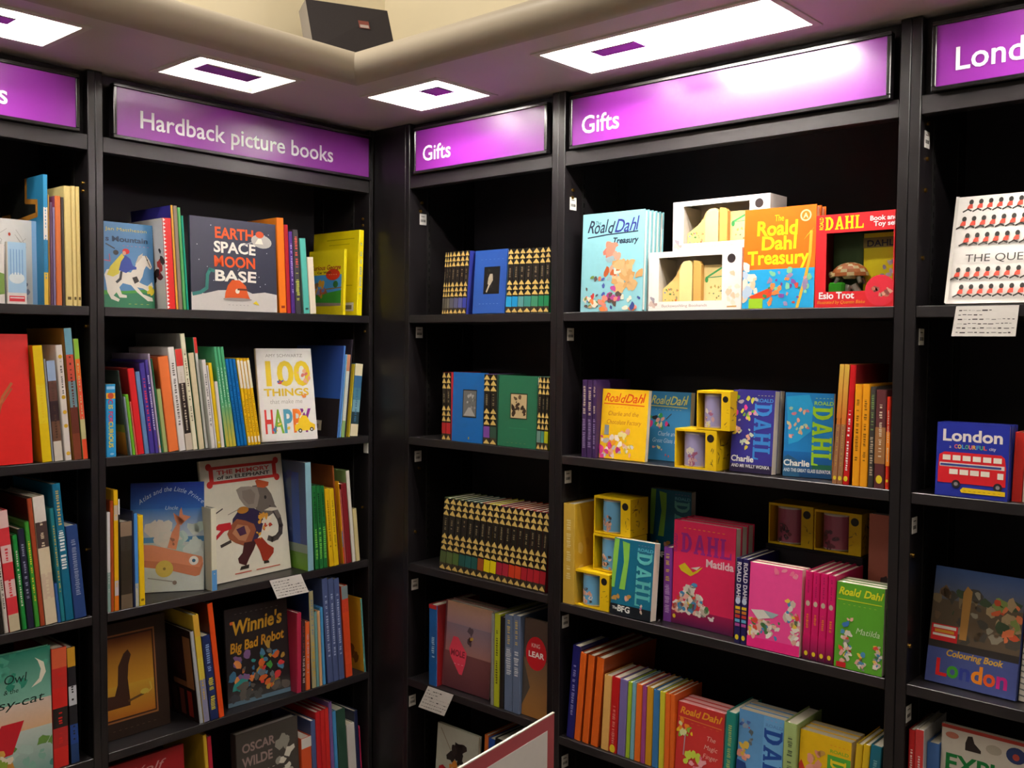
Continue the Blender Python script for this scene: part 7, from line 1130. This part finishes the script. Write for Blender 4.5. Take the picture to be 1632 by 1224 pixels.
BX = {'bookend_front': (1.0398, 0.02, 0.0, 0.2598, 0.1466), 'bookend_back': (1.0862, 0.0565, 0.1476, 0.2636, 0.1244), 'toy': (1.487, 0.006, 0.0, 0.1788, 0.2022), 'mug_lav_front': (1.1351, 0.003, -0.385, 0.1152, 0.0969), 'mug_lav_back': (1.1947, 0.004, -0.2871, 0.0899, 0.0939), 'mug_blue_front': (0.8191, 0.0135, -0.787, 0.1148, 0.0976), 'mug_blue_mid': (0.8641, 0.036, -0.6884, 0.1163, 0.0992), 'mug_blue_top': (0.8628, 0.04, -0.5882, 0.1172, 0.0999), 'mug_pink1': (1.3047, 0.17, -0.573, 0.1155, 0.1018), 'mug_pink2': (1.4234, 0.17, -0.573, 0.1149, 0.0989)}
BLUE, LAV, PINK = '#6fb0dc', '#a49cc8', '#c46a86'
skin = ['#e0a890', '#d8987f', '#e8dcd4', '#4a4a4c', '#e8b8a0']
mug_box(BX['mug_lav_front'], LAV, 'yellow mug carton standing in front on the second shelf of the wide gifts bay', 'lilac mug in the lower carton of the second shelf', 3, ['#e8d86a', '#c8a0a0', '#9a5a7a', '#d8d0c0'])
mug_box(BX['mug_lav_back'], LAV, 'yellow mug carton perched on another on the second shelf', 'lilac mug in the upper carton of the second shelf', 5, ['#e8d86a', '#c8a0a0', '#9a5a7a', '#d8d0c0'])
mug_box(BX['mug_blue_front'], BLUE, 'lowest yellow carton with a blue mug on the third shelf', 'light blue mug in the lowest carton of the third shelf', 7, skin)
mug_box(BX['mug_blue_mid'], BLUE, 'middle yellow carton with a blue mug, half behind the teal paperback', 'light blue mug in the middle carton behind the teal paperback', 9, skin)
mug_box(BX['mug_blue_top'], BLUE, 'topmost yellow carton with a blue mug on the third shelf', 'light blue mug in the topmost carton of the stack', 11, skin)
mug_box(BX['mug_pink1'], PINK, 'left one of two yellow cartons with pink mugs at the back', 'pink mug in the left rear carton', 13, ['#5a4a54', '#7a5a68', '#8a4a5a'], .085)
mug_box(BX['mug_pink2'], PINK, 'right one of two yellow cartons with pink mugs at the back', 'pink mug in the right rear carton', 15, ['#5a4a54', '#7a5a68', '#8a4a5a'], .085)
# black risers at the back of the third shelf
def riser(s0, s1, d0, d1, z0, z1, label):
    root = empty('display_riser', frame('R', s0, d0, z0)); tag(root, label, 'riser', 'black display risers')
    w, dp, h = s1 - s0, d1 - d0, z1 - z0
    MB().box(0, 0, h - .006, w, dp, h, bev=.001).build('riser_top', 'blackback', root)
    MB().box(0, 0, 0, w, .005, h - .0062, bev=.001).build('riser_front', 'blackback', root)
    for x in (0, w - .005): MB().box(x, .0052, 0, x + .005, dp, h - .0062, bev=.001).build('riser_side', 'blackback', root)
riser(1.30, 1.545, .165, .262, -.7865, -.5735, 'tall black riser under the two pink mug cartons')
riser(.945, 1.095, .165, .262, -.7865, -.665, 'low black riser under the rear copy of the teal paperback')
o = dict(k='f', bay='R2', sh=3, s=.957, d=.168, z=-.6648, t=.022, w=.128, h=.193, tilt=0, look='', sp='#0f6482', cv='#0f6482', art='bfg', soft=1)
o['s'] = .957
m = frame('R', o['s'], o['d'] + 0, o['z']) @ Matrix.Translation((0, o['t'], 0)) @ Matrix.Rotation(-math.pi / 2, 4, 'Z')
root = empty('book', m); tag(root, 'second teal paperback with green stripes standing raised at the back', 'book', 'books on the third shelf of the wide gifts bay'); book_parts(root, o, 900)
o = dict(k='f', bay='R2', sh=3, t=.02, w=.09, h=.318, look='', sp='#c88a80', cv='#d8cdc8', art='rearpink')
def art_rearpink(a): a.rect(0, .45, 1, 1, '#d8806c'); a.dabs(16, .1, .05, .95, .6, ['#d8c8c0', '#8a5a5c', '#e0a090', '#5a4a4c'], .09, 3); a.ell(.8, .86, .14, .14, '#e0b0a4')
m = frame('R', 1.556, .17, -.7866) @ Matrix.Translation((0, .02, 0)) @ Matrix.Rotation(-math.pi / 2, 4, 'Z')
root = empty('book', m); tag(root, 'tall salmon and white cover in shadow behind the green paperback', 'book', 'books on the third shelf of the wide gifts bay'); book_parts(root, o, 901)

# white bookend cartons
def bookend_box(geo, label, label_l, label_r, dep=.085):
    s, d, z, w, h = geo; h -= .0006
    root = empty('bookend_carton', frame('R', s, d, z + .0003)); tag(root, label, 'box', 'white bookend cartons')
    Wc, Wi, t = lin('#efece6'), lin('#d8d2c8'), .0018
    b = MB()
    b.box(0, 0, 0, t, dep, h, Wc); b.box(w - t, 0, 0, w, dep, h, Wc); b.box(t, 0, 0, w - t, dep, t, Wc); b.box(t, 0, h - t, w - t, dep, h, Wc); b.box(t, dep - t, t, w - t, dep, h - t, Wi)
    x0, x1, y0, y1 = w * .115, w * .80, h * .155, h * .90
    b.box(t, 0, t, x0, t, h - t, Wc); b.box(x1, 0, t, w - t, t, h - t, Wc); b.box(x0, 0, t, x1, t, y0, Wc); b.box(x0, 0, y1, x1, t, h - t, Wc)
    b.box(x0 - .003, t, y0, x0, dep - t, y1, Wi)
    car = b.build('carton', 'card', root)
    a = Art(w, h); a.text('Buckswashling Bookends', .4, .06, .065, '#b89a90', 0, fit=.5, jit=.04); a.ell(.895, .83, .042, .042, '#2a2224', 16); a.dabs(10, .03, .03, .1, .22, ['#c8a8a0', '#a8a0a8', '#d8c0b4'], .02, 4); a.dabs(10, .86, .04, .97, .7, ['#e8dcc0', '#e0c8a8', '#f0e4d0'], .03, 6); a.line([(.86, .05), (.95, .055)], .012, '#d8a860')
    a.build(lambda x, y, k: (x, -k, y), 'carton_print', car)
    # the pair of wooden bookends
    Yl, Yd = lin('#f4dc96'), lin('#f0cc7c')
    base = z + .0003 + t + .0003
    be = empty('bookend', frame('R', s + x0 + .002, d + .0025, base)); tag(be, label_l, 'bookend', 'yellow wooden bookends')
    hw = (x1 - x0) * .52; hh = y1 - .012
    prof = [(0, 0), (hw, 0), (hw, hh * .94)] + [(hw * (.55 - .16 * math.sin(k * .26)), hh * (.9 + .04 * math.cos(k * .26))) for k in range(0, 1)] + [(hw * .5, hh * .84), (hw * .42, hh * .72), (hw * .3, hh * .62), (hw * .14, hh * .52), (0, hh * .44)]
    bb = MB().extrude(prof, .014, .028, Yd).build('figure_board', 'card', be)
    a = Art(hw, hh); a.dabs(26, .06, .05, .5, .45, ['#7a86a8', '#8a7a5a', '#4a8a4a', '#d87a3a', '#4a5a8a', '#a89a6a', '#c0a050'], .03, 2)
    a.build(lambda x, y, k: (x, .014 - k, y), 'board_print', bb)
    arc = [(hw * .62, 0), (hw * 1.0, 0), (hw * 1.0, hh * .9), (hw * .96, hh * .975), (hw * .9, hh), (hw * .74, hh * .985), (hw * .67, hh * .93), (hw * .62, hh * .8)]
    MB().extrude(arc, .0, .0137, Yl).build('block', 'card', be)
    be = empty('bookend', frame('R', s + x0 + hw + .006, d + .0025, base)); tag(be, label_r, 'bookend', 'yellow wooden bookends')
    rw = (x1 - x0) - hw - .01
    MB().extrude([(0, 0), (rw * .28, 0), (rw * .28, hh * .9), (rw * .2, hh * .98), (0, hh)], .0, .0137, lin('#dba85a')).build('block', 'card', be)
    bb = MB().extrude([(0, 0), (rw, 0), (rw, hh * .84), (rw * .86, hh * .9), (rw * .3, hh * .9), (0, hh * .86)], .014, .028, Yl).build('figure_board', 'card', be)
    a = Art(rw, hh); a.line([(.36, .64), (.95, .84)], .06, '#4aa860'); a.line([(.36, .64), (.95, .66)], .03, '#6ab078'); a.ell(.38, .6, .06, .09, '#3f9a58'); a.dabs(18, .3, .1, .95, .5, ['#8a9a5a', '#a88a4a', '#6a7a5a', '#c8a85a'], .035, 3); a.rect(.3, .04, .8, .1, '#eaa82c')
    a.build(lambda x, y, k: (x, .014 - k, y), 'board_print', bb)
bookend_box(BX['bookend_front'], 'white windowed bookend carton standing on the top shelf between the treasuries', 'arched yellow bookend at the left of the lower white carton', 'yellow bookend at the right of the lower white carton')
bookend_box(BX['bookend_back'], 'white windowed bookend carton stacked on top of another', 'arched yellow bookend at the left of the upper white carton', 'yellow bookend at the right of the upper white carton')

# red toy-set carton with a window
def toy_box(geo, dep=.09):
    s, d, z, w, h = geo; h -= .0006
    root = empty('toy_carton', frame('R', s, d, z + .0003)); tag(root, 'red windowed book and toy carton on the top shelf of the wide gifts bay', 'box')
    R, t = lin('#d8242c'), .0018; w = min(w, 1.660 - s)
    b = MB()
    b.box(0, 0, 0, t, dep, h, R); b.box(w - t, 0, 0, w, dep, h, R); b.box(t, 0, 0, w - t, dep, t, R); b.box(t, 0, h - t, w - t, dep, h, R); b.box(t, dep - t, t, w - t, dep, h - t, lin('#2a2a26'))
    x0, x1, y0, y1 = w * .14, w * .985, h * .17, h * .80
    b.box(t, 0, t, x0, t, h - t, R); b.box(x1, 0, t, w - t, t, h - t, R); b.box(x0, 0, t, x1, t, y0, R); b.box(x0, 0, y1, x1, t, h - t, R)
    car = b.build('carton', 'card', root)
    a = Art(w, h); hs = a.slab('DAHL', .12, .835, .5, .14, '#f2dc1a'); a.holes(hs, '#d8242c'); a.text('ROALD', .095, .84, .06, '#f2dc1a', 1, 'l', fit=.16, rot=math.pi / 2)
    a.text('Book and', .86, .905, .07, '#f4ecec', 1, fit=.34); a.text('Toy set', .88, .845, .07, '#f4ecec', 1, fit=.28); a.text('Esio Trot', .28, .095, .1, '#f4ecec', 1, fit=.46); a.text('Illustrated by Quentin Blake', .34, .04, .05, '#f0a02c', 0, fit=.62, shear=.25, jit=.05); a.ell(.84, .17, .19, .19, '#dc3040', 24); a.dabs(14, .74, .1, .96, .2, ['#a8584a', '#c0705a', '#8a4a44', '#d8a088'], .03, 4)
    a.build(lambda x, y, k: (x, -k, y), 'carton_print', car)
    MB().box(x0, t, y0, x1, t + .0003, y1).build('window_film', 'film', car)
    bz = z + .0003 + t + .0004
    # little book inside
    ob = dict(k='f', bay='R2', sh=1, t=.01, w=(x1 - x0) * .5, h=h * .78, look='', sp='#d8c81c', cv='#e6d61c', art='toybook', soft=1)
    mm = frame('R', s + x0 + (x1 - x0) * .47, d + .034, bz) @ Matrix.Translation((0, ob['t'], 0)) @ Matrix.Rotation(-math.pi / 2, 4, 'Z')
    rb = empty('book', mm); tag(rb, 'yellow book inside the red toy carton', 'book'); book_parts(rb, ob, 903)
    g = empty('green_card', frame('R', s + x0 - .002, d + .044, bz)); tag(g, 'dark green backing card inside the red toy carton', 'card')
    MB().box(0, 0, 0, (x1 - x0) * .46, .004, h * .8, lin('#3f5a34'), bev=.0005).build('backing_card', 'card', g)
    # toy tortoise: shell, belly, legs, head
    tt = empty('toy_tortoise', frame('R', s + w * .40, d + .0215, z + h * .34)); tag(tt, 'brown and cream toy tortoise behind the window of the red carton', 'toy')
    b = MB(); n, mrow = 16, 6
    vs = [(.042 * math.cos(2 * math.pi * i / n) * math.cos(j * math.pi / 2 / mrow), .016 * math.sin(2 * math.pi * i / n) * math.cos(j * math.pi / 2 / mrow), .03 * math.sin(j * math.pi / 2 / mrow)) for j in range(mrow + 1) for i in range(n)]
    for j in range(mrow):
        for i in range(n):
            col = lin('#e8d6a0') if (i + j) % 3 == 0 else lin('#c8743c')
            b.add([vs[j * n + i], vs[j * n + (i + 1) % n], vs[(j + 1) * n + (i + 1) % n], vs[(j + 1) * n + i]], [(0, 1, 2, 3)], col)
    b.build('shell', 'toy', tt)
    MB().lathe([(0, -.006), (.012, -.006), (.0155, -.001), (.0155, .0005)], 16, lin('#e0cc98')).build('belly', 'toy', tt)
    MB().lathe([(0, -.008), (.006, -.006), (.008, 0), (.006, .006), (0, .008)], 12, lin('#e0c890'), (-.04, 0, .004)).build('head', 'toy', tt)
    for x in (-.022, .024):
        for y in (-.01, .01): MB().tube((x, y, -.004), (x * 1.2, y * 1.3, -.016), .005, 8, lin('#8a8a80'), .004).build('leg', 'toy', tt)
    # stand and lettuce-green block carrying the tortoise
    st = empty('toy_stand', frame('R', s + w * .42, d + .0215, bz)); tag(st, 'grey plastic prop under the toy tortoise', 'toy')
    MB().tube((-.02, 0, 0), (-.004, 0, h * .34 - .022), .008, 10, lin('#a8a49a')).build('prop_arm', 'toy', st)
    MB().tube((.034, 0, 0), (.006, 0, h * .34 - .022), .008, 10, lin('#a8a49a')).build('prop_arm', 'toy', st)
    gb = empty('toy_block', frame('R', s + w * .16, d + .004, bz)); tag(gb, 'bright green block at the lower left inside the red carton', 'toy')
    MB().box(0, 0, 0, w * .2, .018, h * .26, lin('#46c832'), bev=.004).build('block', 'toy', gb)
def art_toybook(a): a.rect(0, .8, 1, .94, '#8a7a3c'); a.text('DAHL', .5, .82, .12, '#2a2434', 1, fit=.8); a.dabs(10, .5, .3, .9, .62, ['#a89ab0', '#8a7a9a', '#c8bcc8'], .07, 2); a.dabs(6, .4, .3, .6, .4, ['#b89a4a'], .05, 3)
toy_box(BX['toy'])

# ------------------------------------------------------------------ handwritten review cards hanging from shelf edges
def review_card(bay, corners, label, seed, d=-.004):
    """corners (along, up) clockwise from the upper left"""
    s0, z0 = corners[0]
    root = empty('review_card', frame(bay, s0, d, z0)); tag(root, label, 'card', 'handwritten shelf cards')
    P = [(s - s0, z - z0) for s, z in corners]
    b = MB(); vs = [(x, 0, z) for x, z in P] + [(x, .0012, z) for x, z in P]
    b.add(vs, [(3, 2, 1, 0), (4, 5, 6, 7)] + [(i, (i + 1) % 4, 4 + (i + 1) % 4, 4 + i) for i in range(4)])
    card = b.build('card', 'cardpaper', root)
    # tape tab that holds it on the shelf
    rnd = random.Random(seed); b = MB()
    def at(u, v): 
        t = [P[0][k] + (P[1][k] - P[0][k]) * u for k in (0, 1)]; q_ = [P[3][k] + (P[2][k] - P[3][k]) * u for k in (0, 1)]
        return [t[k] + (q_[k] - t[k]) * v for k in (0, 1)]
    for line in range(6):
        v = .14 + line * .145; u = .06
        end = .95 if line > 1 else (.45 if line else .6)
        while u < end:
            du = rnd.uniform(.03, .09); y0_, y1_ = v + rnd.uniform(-.012, .012), v + rnd.uniform(.01, .035)
            A_, B_ = at(u, y0_), at(min(u + du, .97), y0_); C_, D_ = at(min(u + du, .97), y1_), at(u, y1_)
            b.add([(q_[0], -.0002, q_[1]) for q_ in (A_, B_, C_, D_)], [(0, 1, 2, 3)]); u += du + rnd.uniform(.015, .04)
    b.build('handwriting', 'handwriting', card)
review_card('L2', [(-.397, -.788), (-.285, -.788), (-.256, -.848), (-.37, -.847)], 'handwritten white card hanging under the cream elephant cover', 3)
review_card('R1', [(.267, -1.141), (.378, -1.141), (.338, -1.216), (.224, -1.217)], 'handwritten white card hanging askew in the narrow corner bay', 5)
review_card('R3', [(1.789, -.002), (1.904, -.002), (1.899, -.062), (1.781, -.062)], 'handwritten white card hanging under the marching guards cover', 7)

# ------------------------------------------------------------------ red-bordered notice board standing in front of the corner
A_, B_ = Vector((1.25, -.598, -.801)), Vector((1.29, -.894, -.801))
ux = (A_ - B_).normalized(); W_, H_ = .42, .30
rot = Matrix(((ux.x, -ux.y, 0, 0), (ux.y, ux.x, 0, 0), (0, 0, 1, 0), (0, 0, 0, 1)))
org = A_ - ux * W_
nb = empty('notice_stand', Matrix.Translation((org.x, org.y, -1.76)) @ rot); tag(nb, 'white notice with a red-pink border on a stand at the bottom of the photo', 'notice')
zt = -.801 + 1.76; zb = zt - H_
MB().box(0, 0, zb, W_, .004, zt, bev=.0006).build('notice_board', 'redboard', nb)
MB().box(.026, -.0008, zb + .026, W_ - .026, -.0002, zt - .026).build('notice_paper', 'cardpaper', nb)
MB().box(0, -.0004, zt + .0002, W_, .0044, zt + .002).build('board_edge', 'white', nb)
MB().tube((W_ / 2, .016, .02), (W_ / 2, .016, zb + .15), .011, 14).build('stand_pole', 'steel', nb)
MB().box(W_ / 2 - .02, .0045, zb + .04, W_ / 2 + .02, .02, zb + .16, bev=.001).build('clamp', 'steel', nb)
MB().lathe([(0, 0), (.15, 0), (.15, .008), (.06, .02), (0, .02)], 28, org=(W_ / 2, .016, 0)).build('stand_base', 'steel', nb)
